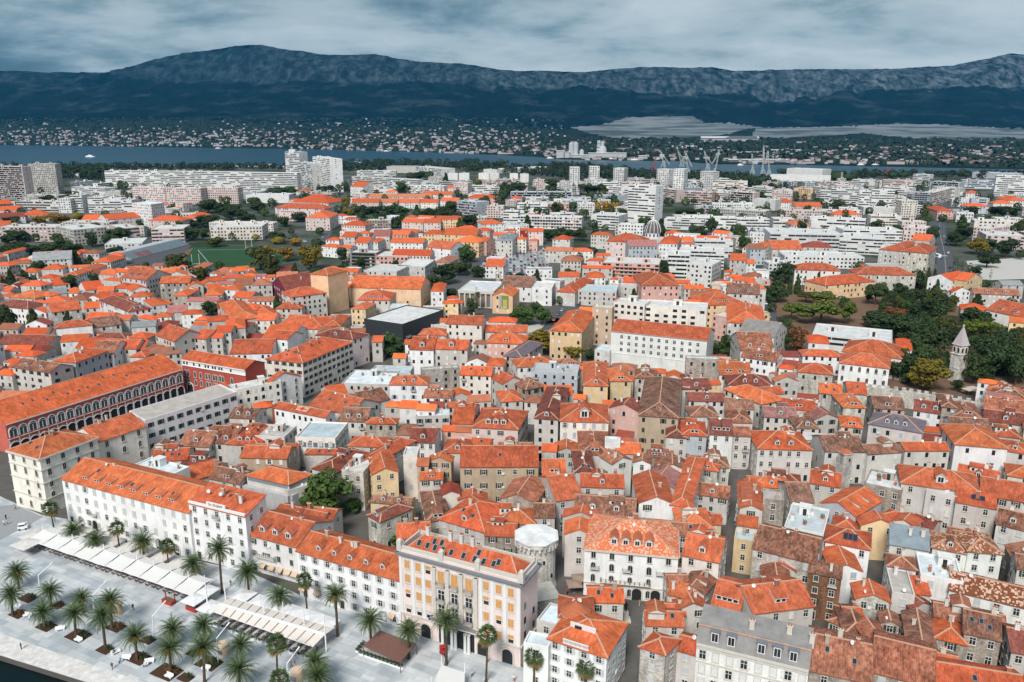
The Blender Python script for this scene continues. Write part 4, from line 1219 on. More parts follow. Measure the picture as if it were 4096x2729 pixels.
g s r 1660 280 1870 285 262 9
%F p w 1800 245 2190 260 210 11 pat=B name=apartment_block L=pink_hotel_like_block_with_two_rows_of_dark_balconies
g b r 1980 130 2180 130 85 14 n
h w r 2190 110 2315 115 65 14
h P r 1825 95 2100 105 40 14 st=arch w=3.4 f=3 lm=pinktheatre L=pale_pink_building_with_arched_upper_windows_and_flat_orange_roof
h s r 1720 50 1860 55 30 13
%F w w 2250 190 2400 195 165 16 pat=b
g P r 1290 30 1390 30 5 13
h s g 1068 90 1178 92 48 14 st=green f=4 d2 lm=carparkhouse L=white_house_with_grey_mansard_roof_beside_the_car_park
h c r 1195 80 1272 82 60 12
h p r 1292 90 1350 92 75 10
h s r 1455 80 1575 85 50 12
g r r 1230 22 1285 22 5 13
h O o 765 95 945 105 55 13 f=4 c1
g p r 945 90 1000 95 65 13
g w r 585 135 750 150 92 13 st=green f=4 L=long_white_house_with_plain_orange_roof_and_rows_of_small_dark_windows
g P r 350 190 610 195 150 11 
g w r 335 105 560 110 70 9
h w r 180 100 250 102 75 9
g w r 85 105 180 110 65 9
h s r 630 240 740 245 200 7
g s r 215 60 330 60 15 12
h y r 555 45 705 48 15 13
g O r 705 50 930 55 5 13
h P r 920 20 1020 25 0 14
F s w 150 300 380 310 260 9 nohut c0
F s w 380 270 575 275 225 9 nohut c0
%F d w 55 175 240 180 160 11 pat=k
%F p w 235 200 460 205 170 10 pat=g
g s r 0 65 90 68 30 11
g s r 0 140 60 145 120 11
g s r 330 50 460 55 20 12
@10
g c r 675 1478 1003 1368 1328 15 st=arch f=4 w=4.2 c4 a0 L=cream_wing_with_arched_windows_and_six_square_chimneys_behind_the_corner_palace
g r o 35 1355 1255 973 1030 11.1 N c0 a0 k14 lm=arcade L=long_red_arcaded_building_with_a_row_of_white-framed_twin_arched_windows
g r o 1250 905 1690 978 880 14 st=arch f=3 w=3.4 N c0 a0 lm=redhouse L=red_painted_building_with_white_arched_windows_and_a_bright_orange_roof
3F w w 890 1275 1000 1340 1500 1115 15 st=side f=4 w=3.4 c0 a0 lm=whitehotel nohut L=long_white_stepped_building_with_a_flat_roof_behind_the_corner_palace
3F c w 1500 1110 1520 1150 1850 1035 12.5 st=mix f=4 c0 a0
3g w r 1810 1075 1835 1090 2012 1010 12 st=arch f=4 w=4 c0
3h c r 1830 905 2085 932 2500 800 15.5 st=side f=5 w=3 k6 c4 lm=creampalace L=large_cream_building_with_ornate_roofline_and_shops_at_street_level
3g w r 1470 1230 1580 1200 1925 1235 11 N c2 a0 k2
3g w r 1890 1240 2245 1310 2292 1270 10 st=dark f=2 c1 a1 lm=redcross L=white_house_with_a_red_cross_on_a_pale_square_on_its_roof
F c w 2035 1455 2310 1465 1350 10 c0 nohut a0 lm=beigecube L=flat_roofed_beige_house_with_a_band_of_blue_windows
F s w 1680 1440 1960 1455 1370 9
h s r 1560 1490 1780 1500 1380 8
g s r 1420 1480 1600 1490 1370 7
g s r 1230 1500 1440 1510 1400 7
g s r 1040 1560 1200 1560 1500 9
h s o 1700 1560 2020 1560 1490 8
h s r 2100 1560 2354 1560 1530 8
g s r 2130 1220 2400 1290 1150 8 k2
g s r 2270 1170 2400 1150 1085 8
g w r 1795 780 2000 790 672 9 n
3g w r 1860 762 1980 772 2110 735 12 f=2 st=arch n c0
g w r 1585 870 1870 865 770 8 n k1
h s r 2080 830 2220 830 770 10
g s d 1690 775 1795 778 730 7
3F s b 325 920 415 940 520 900 12 st=shut
3h b o 365 920 520 930 770 850 13 st=side f=3 w=3.2 a1 c2 lm=pediment L=pale_blue_grey_house_with_triangular_pediment_behind_the_red_arcade
g w r 620 870 780 870 780 11
g s b 85 960 345 1000 920 12 st=green f=4 w=4 d2 dt=1 L=narrow_stone_gabled_house_with_bare_side_wall_near_the_left_edge
g s o -30 1190 190 1190 1125 8 n
h s o -60 1010 80 1020 975 9
g s r 840 840 990 838 775 10 st=green f=4
h s r 895 890 1000 892 830 9
g s b 985 870 1180 860 825 9
g s b 1100 880 1250 865 850 9
g s r 685 830 935 835 770 11
3g s r 1070 740 1200 785 1335 725 13 st=shut f=3 L=tall_grey_gabled_house_with_bright_red_roof_above_the_red_building
g s r 1330 760 1420 770 700 12
g s r 1420 760 1530 760 720 12
g s r 1480 720 1590 720 675 14 f=4
h s r 1560 700 1690 690 640 14 f=4 st=green
g s g 1290 720 1480 730 680 9
g c r 1760 640 1890 640 590 12 st=dark
h s r 1880 690 2230 700 610 11 f=3 c4
h y o 2230 680 2345 680 620 12
g s b 2170 760 2360 770 690 12
h w r 385 695 635 670 640 12 st=green f=3 w=3.6 L=square_white_house_with_patched_orange_hipped_roof_and_two_flat_dormers
g s b 640 690 835 665 615 10 st=green
g s g 905 690 1070 680 645 11 d4
g s r 780 640 890 640 600 10
h s d 645 760 860 760 725 9
g w r 415 790 600 780 735 8
g s r 520 830 680 830 760 7
g s b 270 740 330 745 690 7
g s r 145 745 300 745 690 8
f w r 175 670 320 670 620 9
g s d -20 800 330 810 740 8
g s r 30 850 200 850 810 7
h s r 100 880 230 890 845 7
g s r -20 700 120 705 660 7
g s r 355 585 560 560 510 12 c1 st=mix f=4 L=large_stone_block_with_small_old_windows_and_a_low_brown_roof
h s r 295 520 465 510 470 13
h w d -40 540 190 560 500 10
f w r 185 590 315 590 545 9
h w r 885 580 1045 555 495 12 d2 dt=1
h w r 1045 540 1165 525 490 11 d1
g s p 1155 590 1290 580 535 7
h w r 1250 600 1390 595 565 10
h w o 1060 620 1180 615 585 9
h s r 940 620 1060 640 605 8
g s r 585 640 760 640 585 9 n
g s o 580 560 720 550 510 6
g s r 700 545 900 525 485 9
h s b 455 500 600 500 450 8
g s r 680 505 835 500 450 9
f w r 590 490 690 490 440 8
h w r 890 480 1030 475 440 9
g w r 590 435 720 420 370 10
g s r 670 445 780 440 405 9
h s r 760 420 890 420 380 10
f w r 905 440 1030 425 385 10
3g s r 835 340 1005 365 1085 320 14 st=shut d3 dt=2 f=4 L=big_plastered_house_with_white_dormers_above_the_old_quarter
f w o 1135 340 1295 330 280 11 d2
g d o 1100 385 1305 380 335 13 f=4
f S o 1290 410 1400 400 345 11
h s o 1410 470 1530 465 420 9
h d r 1190 470 1290 470 430 11
f w r 1270 430 1360 430 400 9
g s r 1290 510 1500 510 480 8
g s d 1500 560 1635 550 500 11
h w r 1550 430 1650 430 390 10
g s b 1620 400 1740 395 350 11
h s o 1740 400 1875 395 365 13
3f m d 1875 385 1975 445 2055 395 13 f=4 c1 a0 lm=magenta L=dark_magenta_house_with_white_framed_windows_above_the_roofs
h s r 2010 480 2250 450 410 15 f=5 a0 L=tall_stained_grey_house_with_orange_roof_left_of_the_theatre
h s r 1900 560 2080 560 500 9
g w r 1710 510 1880 510 475 9 d1
g s r 1600 480 1720 490 440 9
h s o 1600 640 1790 620 530 13 f=4
g w r 1510 600 1640 600 620 8
h s r 1430 650 1600 640 605 11 d2
g s o 1320 690 1480 690 650 8
h s r 1530 690 1690 695 640 11
g s r 1980 640 2150 640 600 8
h s o 1790 640 1960 620 555 8
g s r 1900 380 2040 375 335 9
h s r 2080 410 2180 400 350 10
g s r 1905 350 2050 345 305 9
g s d 1920 300 2030 290 268 7
h s r 1620 560 1760 570 520 10
h s o 70 480 240 490 430 8
h s r 0 470 90 475 450 7
h s r 180 530 310 535 500 8
h s r 240 470 345 475 440 8
h s r 140 400 280 405 365 7
g s r 30 440 70 440 410 8
h w r 440 330 530 330 275 10
h s r 630 240 760 240 195 9
h s r 570 180 680 180 150 8
h s r 740 200 850 195 170 8
g s g 220 230 490 215 165 11 st=dark f=4 L=long_plain_grey_building_with_flat_roof_at_the_edge_of_the_wood
h s r 285 290 430 285 250 9
h s r 90 250 215 250 220 8
h s r 130 310 260 310 280 7
h s r -40 260 60 265 240 8
h s r 0 180 55 180 150 8
h s r 265 350 370 350 320 7
h s r 360 400 480 390 350 6
g s g 340 460 460 450 420 7
h s r 640 320 800 330 285 7
h s r 800 310 900 310 285 9
h s r 530 310 640 320 280 8
h s r 710 360 830 370 345 7
h s d 105 830 290 850 805 7
h s r 550 720 680 730 680 7
h s r 870 760 1010 765 720 9
h s d 1075 700 1220 690 645 8
h s r 1290 290 1380 290 250 7
h s r 20 925 160 940 900 8
g s r 50 960 100 965 920 7
h s r 1340 640 1430 640 610 8
%F P w -20 0 435 0 -20 14 pat=g w=4
%F s w 505 20 735 0 -20 15 pat=g
%F P w 830 10 960 0 -20 13 pat=b
%F w w 720 120 980 110 78 6 n c0
%F P w 1040 15 1265 10 -15 13 pat=b
%F c w 1448 0 1805 -5 -30 13 pat=g
@0
%F P w -70 1148 150 1152 - =1372 pat=k dp=16 name=tower_block L=dark_fronted_tower_block_with_white_end_walls_at_the_left_edge
%F s w 188 1132 376 1132 - =1340 pat=g dp=18 name=tower_block L=pale_grey_tower_block_with_aerials_on_top_at_the_left
%F w w 718 1180 1160 1182 - =1292 pat=b dp=14 w=4 lm=longslab name=apartment_block L=left_half_of_the_very_long_white_slab_of_flats_by_the_bay
%F w w 1160 1182 2045 1195 - =1315 pat=b dp=14 w=4 name=apartment_block L=right_half_of_the_very_long_white_slab_of_flats_by_the_bay
%F w w 1962 1048 2060 1050 - =1288 pat=b dp=22 name=tower_block lm=bigtowers L=tallest_white_tower_block_standing_against_the_bay
%F w w 1990 1032 2030 1032 - =1288 pat=n dp=12 nohut name=tower_block L=narrow_core_tower_of_the_tallest_white_block
%F w w 2050 1120 2150 1130 - =1296 pat=b dp=20 name=tower_block L=middle_white_tower_block_of_the_three_by_the_bay
%F w w 2152 1082 2270 1098 - =1296 pat=b dp=22 name=tower_block L=stepped_white_tower_block_right_of_the_tallest_one
%F P w 907 1290 1130 1296 - =1396 pat=g dp=16 name=school_building L=left_wing_of_the_long_beige_school_below_the_white_slab
%F P w 1134 1297 1380 1301 - =1405 pat=g dp=16 name=school_building L=middle_wing_of_the_long_beige_school_below_the_white_slab
%F P w 1390 1294 1637 1297 - =1402 pat=g dp=16 name=school_building L=right_wing_of_the_long_beige_school_below_the_white_slab
%F w w 1693 1346 1990 1346 - =1400 pat=n dp=30
%F b w 1640 1322 1752 1330 - =1370 pat=n dp=20
h w r 2005 1392 2262 1402 1340 =1450
h P r 1895 1432 2235 1442 1402 =1520
h P r 2105 1502 2272 1502 1402 =1590
%F c w 1440 1537 1882 1542 - =1590 pat=g dp=14
%F w w 395 1372 482 1372 - =1470 dp=16
%F w w 480 1348 562 1348 - =1465 pat=b dp=20
%F w w 600 1362 702 1362 - =1470 pat=b dp=18
%F w w 700 1372 832 1372 - =1475 pat=b dp=18
%F w w 830 1382 906 1382 - =1490 pat=b dp=18
3F w w 908 1402 1040 1412 1075 1400 25 st=mix N c0
%F s w 110 1388 402 1392 - =1460 pat=b dp=16
%F s w 428 1532 752 1536 - =1600 pat=g dp=16
g s r 0 1410 92 1402 1378 =1450
g s r -20 1452 116 1452 1420 =1490
h s r 150 1485 332 1478 1445 =1530
g w r -10 1502 172 1492 1465 =1550
g P r 560 1515 742 1515 1480 =1560
g P r 735 1515 976 1495 1470 =1580
h P r 1020 1520 1255 1522 1485 =1585
h P r 1255 1505 1352 1505 1470 =1570
%F w w 490 1290 720 1300 - =1340 pat=b dp=20
%F w w 150 1205 205 1205 - =1250 dp=20
%F w w 452 1202 542 1205 - =1228 dp=20
%F s w 650 1455 870 1445 - =1500 pat=g dp=16
%F s w 720 1320 905 1325 - =1360 dp=20 pat=n
%F s w 150 1345 400 1350 - =1385 dp=20
h w r 2040 1322 2120 1322 1298 =1345
%F c w 1200 1480 1400 1475 - =1520 dp=14
%F s w 2270 1262 2350 1265 - =1300 dp=20
@1
%F w w 70 1218 515 1242 - =1285 pat=b dp=18
%F w w 105 1180 375 1180 - =1212 pat=b dp=18
%F s g 310 1148 512 1150 - =1192 pat=n dp=40 nohut wk=1 L=black_box-like_shopping_centre_far_off_by_the_bay
%F w w 512 1150 688 1165 - =1208 pat=b dp=35
%F w w 1070 1172 1430 1152 - =1197 pat=n dp=45 nohut L=low_white_sports_hall_with_slanting_roof_by_the_bay
%F w w 1575 1155 1643 1155 - =1342 pat=g dp=20 w=4 nohut name=tower_block L=leftmost_of_the_slim_white_tower_blocks_before_the_wood
%F w w 1712 1150 1780 1150 - =1312 pat=g dp=20 w=4 nohut name=tower_block L=second_slim_white_tower_block_from_the_left_before_the_wood
%F w w 1875 1160 1949 1162 - =1286 pat=g dp=20 w=4 nohut name=tower_block L=third_slim_white_tower_block_from_the_left_before_the_wood
%F w w 2175 1166 2256 1170 - =1300 pat=g dp=20 w=4 nohut name=tower_block L=fourth_slim_white_tower_block_standing_before_the_cranes
%F w w 2292 1166 2362 1168 - =1315 pat=g dp=20 w=4 nohut name=tower_block L=fifth_slim_white_tower_block_standing_before_the_cranes
%F w w 1978 1277 2168 1286 - =1532 pat=b w=4 dp=20 name=tower_block lm=widetower L=broad_white_tower_block_with_a_flared_box_on_its_roof
%F P w 2178 1297 2310 1312 - =1378 pat=b dp=16
%F w w 1720 1482 1912 1492 - =1575 pat=b dp=30 name=office_building L=pale_grey_office_building_with_a_sign_on_its_roof_edge
%F w w 1215 1492 1656 1502 - =1575 pat=B dp=16 L=long_white_block_with_balconies_left_of_the_pale_office_building
%F w w 1630 1407 1746 1407 - =1492 pat=g dp=18
%F b w 1770 1352 1976 1346 - =1392 pat=n dp=20
%F w w 450 1282 706 1286 - =1342 pat=B dp=16
%F P w 770 1262 870 1265 - =1337 pat=g dp=16
%F w w 733 1197 801 1197 - =1242 dp=14 pat=n
%F w w 808 1197 880 1197 - =1242 dp=14 pat=n
%F w w 945 1197 1016 1197 - =1242 dp=14 pat=n
%F w w 1020 1197 1086 1197 - =1242 dp=14 pat=n
%F w w 1160 1200 1216 1200 - =1256 dp=14 pat=n
%F w w 1232 1202 1290 1202 - =1258 dp=14 pat=n
%F w w 870 1282 1092 1284 - =1332 pat=b dp=16
%F P w 1000 1242 1232 1237 - =1282 pat=b dp=16
%F P w 1325 1242 1402 1242 - =1310 dp=16
%F b w 1165 1327 1592 1327 - =1358 pat=k dp=20
%F w w 1270 1367 1426 1367 - =1397 pat=b dp=16
g P r 70 1397 256 1397 1368 =1455
g c r 255 1398 381 1398 1370 =1445
g w r 380 1398 536 1398 1370 =1440
g c r 534 1398 662 1398 1372 =1438
g s r 180 1358 620 1360 1335 =1385
g w r 555 1342 762 1345 1318 =1382
h p r 860 1362 1057 1367 1340 =1410
g w r 680 1387 802 1389 1362 =1425
%F b w 795 1385 932 1397 - =1495 pat=B dp=22 wk=0 L=grey_block_with_stacked_balconies_among_the_trees
%F P w 990 1422 1116 1424 - =1502 pat=g dp=14
%F w w 1115 1457 1217 1459 - =1530 pat=b dp=14
%F w w 1210 1405 1422 1408 - =1470 pat=b dp=14
%F p w 1425 1407 1567 1408 - =1470 pat=g dp=14
%F P w 1130 1380 1200 1385 - =1420 dp=14
h P r 0 1552 162 1557 1522 =1600
%F d w 170 1522 340 1522 - =1580 pat=g dp=14
g P r 415 1532 562 1537 1507 =1590
g P r 568 1537 682 1537 1505 =1600
g O r 650 1512 817 1514 1488 =1590
h w r 980 1548 1122 1542 1508 =1610
g w r 60 1285 150 1290 1252 =1350
%F P w 60 1290 260 1295 - =1345 dp=14 pat=b
%F P w 75 1335 170 1340 - =1380 dp=14
%F s w 595 1222 695 1225 - =1262 dp=20
%F P w 1880 1430 1975 1435 - =1500 dp=14
%F w w 1870 1290 1975 1295 - =1345 dp=16 pat=b
%F w w 2225 1510 2500 1520 - =1580 pat=b dp=20
h P r 1170 1372 1245 1372 1350 =1405
%F s w 925 1500 1000 1500 - =1560 dp=14
%F w w 380 1300 450 1300 - =1340 dp=14
%F P w 1280 1400 1340 1402 - =1460 dp=14
@2
%F w w 125 1182 212 1186 - =1312 pat=g dp=20 w=4 nohut name=tower_block L=rightmost_slim_white_tower_block_beside_the_shipyard_cranes
%F c w 210 1248 450 1252 - =1318 pat=b dp=16
%F P w 15 1322 202 1330 - =1402 pat=B dp=16
%F P w 330 1322 492 1332 - =1402 pat=k dp=18 L=block_with_a_black_glass_front_below_the_shipyard
%F w w 205 1407 492 1412 - =1470 pat=g dp=18
%F s w 260 1442 572 1460 - =1515 pat=g w=2.2 dp=24 name=office_building L=grey_public_building_with_a_row_of_upright_piers
%F w w 490 1372 642 1382 - =1442 pat=n dp=16
%F w w 720 1162 966 1172 - =1226 pat=n dp=40 nohut name=shipyard_hall L=high_white_shipyard_hall_beside_the_bay
%F w w 600 1213 1022 1222 - =1246 pat=n dp=60 nohut name=shipyard_hall L=low_wide_shipyard_hall_in_front_of_the_high_one
%F b w 685 1257 771 1257 - =1312 pat=k dp=16
%F b w 845 1262 931 1262 - =1300 pat=g dp=16
%F w w 955 1317 1032 1319 - =1412 pat=b dp=16
%F w w 1030 1302 1222 1306 - =1416 pat=b dp=16
%F w w 1220 1322 1312 1324 - =1420 pat=b dp=16
%F w w 1310 1311 1466 1314 - =1425 pat=b dp=16
%F w w 1590 1202 1702 1207 - =1282 pat=b dp=18
%F P w 1385 1243 1592 1247 - =1312 pat=b dp=18
%F b w 1550 1325 1710 1332 - =1425 pat=B dp=14
%F P w 1712 1336 1885 1292 - =1425 pat=b dp=14
%F b w 1710 1252 1912 1262 - =1330 pat=k dp=20
%F w w 2165 1212 2380 1217 - =1352 pat=b dp=18 name=tower_block L=wide_white_tower_block_at_the_right_edge_of_the_city
%F b w 1930 1243 2152 1247 - =1300 pat=b dp=18
%F c w 1515 1387 1623 1387 - =1502 pat=g dp=16 name=tower_block L=cream_tower_block_with_boxed_windows_right_of_centre
h p r 1760 1455 1872 1457 1412 =1510 L=bright_red_villa_with_a_red_roof_near_the_avenue
h w r 670 1397 782 1397 1370 =1440
g p r 780 1422 962 1422 1394 =1450
h w r 1045 1480 1237 1482 1448 =1520
h s r 750 1552 887 1554 1514 =1600
h w r 1955 1332 2052 1334 1312 =1370
h w r 2145 1402 2282 1404 1380 =1440
h w r 2245 1385 2380 1387 1350 =1430
%F w w 0 1502 382 1506 - =1580 pat=b dp=18
%F w w 380 1512 602 1514 - =1590 pat=b dp=18
%F w w 628 1510 770 1512 - =1575 pat=b dp=18
%F w w 890 1505 1262 1522 - =1590 pat=b dp=20
%F c w 1300 1490 1512 1494 - =1560 pat=b dp=16
%F P w 1515 1530 1682 1532 - =1590 pat=g dp=14
%F c w 2015 1522 2380 1532 - =1590 pat=g w=4 dp=16
%F P w 680 1450 842 1455 - =1520 pat=g dp=14
%F P w 840 1455 1002 1457 - =1510 pat=g dp=14
%F w w 1250 1432 1500 1436 - =1480 pat=n dp=16
%F w w 1860 1375 1990 1378 - =1425 pat=g dp=16
%F w w 1720 1290 1880 1300 - =1370 pat=b dp=16
%F P w 620 1315 760 1320 - =1375 pat=g dp=14
%F O w 770 1300 900 1305 - =1370 pat=g dp=14
%F w w 1170 1240 1330 1245 - =1300 pat=b dp=18
%F s w 895 1290 1000 1295 - =1360 pat=b dp=16
%F w w 1890 1470 2010 1475 - =1530 pat=g dp=14
h b r 1930 1420 2110 1425 1402 =1470
%F w w 240 1318 330 1320 - =1385 pat=b dp=14
%F w w 490 1290 620 1295 - =1345 pat=b dp=14
%F b w 2000 1188 2300 1200 - =1225 pat=n dp=40
%F w w 1380 1290 1590 1300 - =1345 pat=b dp=16
%F w w 1890 1300 1950 1300 - =1350 pat=b dp=14
'''
TD = '''
@10
t d 620 30 140 80|c d 240 40 110 60|t d 90 20 110 180|t d 40 60 120 110|t d 800 0 115 190|t d 1040 10 70 60|t d 1310 0 95 110|t d 1400 5 95 80|t o 1200 190 300 190|t o 1480 70 140 120|t y 1760 50 95 60|t d 1900 30 110 120|t o 1780 140 300 190|t o 1870 190 370 130|t a 1960 140 240 120|t y 2130 130 300 190|t d 2180 80 145 80|t a 1850 125 220 110|t a 2030 80 135 100|t y 1910 70 120 100|c d 70 300 435 90|c d 20 350 440 60|t d 235 320 375 70|t d 470 335 445 110|c d 520 170 295 90|c d 620 200 285 80|t d 735 250 300 70|t d 780 135 205 120|c d 240 445 505 60|t d 1170 405 515 130|t d 1445 510 615 135|t d 30 540 740 140|t d 870 690 745 65|t d 1050 580 620 60|t o 1375 280 410 150|t d 110 100 200 140|t d 180 120 210 140|t d 250 120 200 130|t d 330 110 195 140|t d 420 80 165 130|t d 480 110 190 120|t d 20 130 200 140|t d 390 40 110 110|t g 700 160 200 70|t d 1000 240 285 50|t g 930 260 290 60|t d 400 370 425 60
@11
t d 700 260 400 180|t o 810 250 340 150|t d 950 265 350 130|t d 640 320 440 120|t d 740 430 505 120|c d 845 40 140 30|t g 840 120 245 120|t d 890 150 245 90|t d 865 240 290 70|t g 1260 550 685 140|t g 1385 555 685 120|t g 1340 520 600 90|t g 1200 570 660 90|t g 320 740 905 180|t d 390 800 915 140|t y 1400 710 895 250|t y 1480 760 900 160|t y 1600 825 935 160|t d 1710 850 935 90|t d 2235 235 335 105|t d 2140 395 475 130|t r 2310 425 505 110|t d 1770 65 125 110|t d 1440 20 100 110|t d 1540 5 95 140|t d 1640 10 95 110|t g 1500 475 545 50|t d 1030 1095 1195 100|t r 940 1110 1165 60|t g 880 1115 1165 60|t g 550 925 1005 120|t g 1540 115 145 50|t d 1730 140 190 80|t d 970 620 700 50|t d 40 620 665 60|t d 110 620 660 60|t g 1480 205 235 40
@12
c d 480 0 95 45|c d 1175 235 345 42|c d 935 325 455 60|c d 795 335 465 60|c d 740 345 465 48|c d 840 345 445 38|c d 1880 215 335 42|c d 1920 230 325 28|c d 1690 295 465 64|c d 1730 305 465 64|c d 2122 290 375 22|c d 1985 245 315 38|c d 105 30 85 40|t g 435 55 185 105|t d 720 245 395 130|t d 760 135 195 150|t d 1440 145 275 145|t g 1230 235 295 70|t d 1640 295 445 115|t d 650 375 520 180|t d 620 430 530 110|p l 985 515 685 280|p l 760 510 645 120|p l 1160 495 675 120|p d 1345 375 545 150|p l 1000 440 545 160|p o 860 440 525 110|t d 1580 445 585 170|t d 1740 485 685 210|t d 1650 525 675 160|t d 1350 575 705 170|t d 1440 620 745 240|t d 1580 620 825 210|t d 1750 680 905 230|t d 1820 620 765 160|t d 2040 555 705 200|t l 2030 650 770 180|t d 1700 855 1005 250|t d 1610 880 1065 200|t d 1470 925 1065 140|t y 1740 940 1155 260|t y 1640 970 1130 160|t d 1900 1060 1140 90|t d 2030 875 1095 170|t d 2180 770 1065 230|t d 2250 740 1005 210|t d 2320 800 1105 160|t d 2120 790 1005 190|t d 2220 560 680 130|t g 2330 695 800 120|t l 2180 660 760 150|t d 710 640 735 115|t r 800 695 875 140|t d 740 740 865 95|t d 320 755 930 140|t d 235 800 905 95|t o 850 875 955 115|t o 1045 875 965 75|t o 990 875 945 55|t y 2050 75 195 155|t d 2130 80 185 110|t d 2120 180 285 150|t d 2260 80 215 140|t d 1900 30 135 130|t d 1960 0 85 130|t d 1720 5 125 120|t d 1690 130 195 70|t d 2340 150 225 70|t d 2030 275 335 95|t d 2090 365 425 80|t d 1460 440 505 100|t d 930 1440 1570 95|t r 1500 565 645 120|t r 1430 560 640 90|t d 1900 700 820 150|t d 1960 760 880 140|t o 640 690 780 60|t d 2350 560 700 120|t d 2350 900 1080 110|t d 1420 740 830 130|t d 2290 620 720 110|t d 2000 560 650 120|t d 1930 540 640 120|t d 620 520 590 70|t d 1290 440 520 70|t d 850 760 860 60|t g 1120 480 560 90|t d 2110 960 1080 120|t d 1560 1020 1090 90|t d 690 620 690 80
@20
t g 2260 170 500 330|t g 2150 250 480 180
@21
t g 355 560 640 120|t g 60 330 420 150
@0
t d 640 1150 1215 110|t d 590 1170 1235 100|t d 430 1150 1225 90|t d 500 1150 1225 120|t d 700 1150 1200 80|t d 310 1345 1395 120|t d 665 1310 1340 115|c d 575 1270 1335 45|c d 820 1262 1305 28|t d 1170 1420 1465 65|t d 1420 1380 1475 160|t d 1530 1400 1485 150|t d 1620 1410 1495 110|t d 1660 1455 1525 95|t d 1740 1365 1405 95|t d 1770 1385 1475 115|t d 1870 1365 1445 60|t o 1560 1355 1425 65|t d 1670 1335 1370 55|c d 1860 1290 1345 40|t d 1905 1295 1345 110|t g 2000 1285 1345 100|c d 2130 1255 1315 28|c d 2195 1270 1315 28|t d 2240 1280 1335 130|c d 2290 1240 1305 50|c d 2330 1270 1345 50|t d 2050 1465 1535 120|t g 1945 1495 1568 100|t d 1390 1485 1575 130|t d 1330 1515 1575 110|t d 1460 1485 1545 100|c d 960 1510 1575 28|t d 1090 1450 1505 70|t a 390 1475 1570 140|t a 260 1485 1560 120|t y 520 1470 1525 90|t d 50 1495 1550 130|t d 890 1330 1380 50|t d 2140 1320 1370 60|t g 1820 1440 1500 60|t d 1700 1480 1550 120|t d 1580 1440 1520 130|t d 2330 1420 1480 80|c d 1560 1500 1560 40|t d 1010 1360 1390 60
@1
t d 140 1415 1505 110|t d 220 1420 1505 120|t d 330 1420 1505 140|t g 420 1425 1515 130|c d 520 1420 1505 70|t d 600 1435 1515 110|t d 690 1425 1515 120|t d 760 1385 1485 100|t y 40 1435 1510 80|c d 240 1305 1375 44|t g 410 1245 1345 85|t d 540 1180 1245 100|t d 600 1185 1245 80|c d 720 1200 1310 60|t d 1110 1255 1335 90|t d 1220 1255 1335 120|t d 1170 1270 1350 100|c d 800 1290 1375 36|c d 1065 1300 1425 44|t d 980 1355 1495 110|t d 870 1485 1575 140|t d 380 1495 1575 110|t y 30 1345 1455 70|c d 1600 1260 1345 26|t d 1600 1395 1455 85|c d 1690 1450 1545 40|t a 1760 1395 1465 60|t a 1830 1395 1465 110|t a 1890 1395 1445 70|t d 2200 1345 1415 70|t d 2260 1365 1425 80|t d 1450 1235 1315 110|t d 1700 1270 1345 150|t d 1780 1270 1345 130|t d 1440 1290 1340 90|t g 2110 1270 1330 70|t d 2330 1300 1360 70|t d 2340 1440 1510 80|t d 1120 1300 1360 80|t d 480 1190 1240 80|t d 850 1340 1400 50|t d 20 1250 1330 60|t g 930 1240 1290 80|t d 260 1470 1560 110|t d 1960 1530 1575 70|t g 220 1480 1530 110|t d 1400 1380 1420 60
@2
t d 330 1205 1265 100|t d 450 1215 1300 80|t r 230 1340 1395 66|t g 540 1315 1375 100|c d 790 1340 1405 42|c d 840 1335 1395 42|c d 905 1325 1400 36|c d 985 1390 1455 38|t d 1080 1375 1445 120|t d 1170 1405 1455 70|t d 1390 1395 1445 45|t d 1470 1395 1435 80|t d 60 1440 1495 110|t d 240 1440 1505 85|t d 1080 1195 1245 110|t d 1160 1200 1245 110|t d 1680 1455 1515 55|t d 1800 1480 1535 65|t d 2000 1425 1495 120|c d 2130 1340 1385 44|t d 2200 1420 1505 140|t d 2290 1425 1505 110|t d 2160 1515 1575 55|c d 1940 1490 1575 90|t d 2340 1500 1540 60|t d 690 1165 1200 70|t d 560 1225 1275 90|t d 640 1240 1285 90|t d 1230 1420 1460 60|t d 770 1280 1330 50|t d 1700 1400 1450 60|t d 1750 1560 1600 60|t d 2080 1400 1440 60|t d 1900 1320 1360 40|t d 1450 1190 1230 80|t d 1530 1190 1225 80
'''
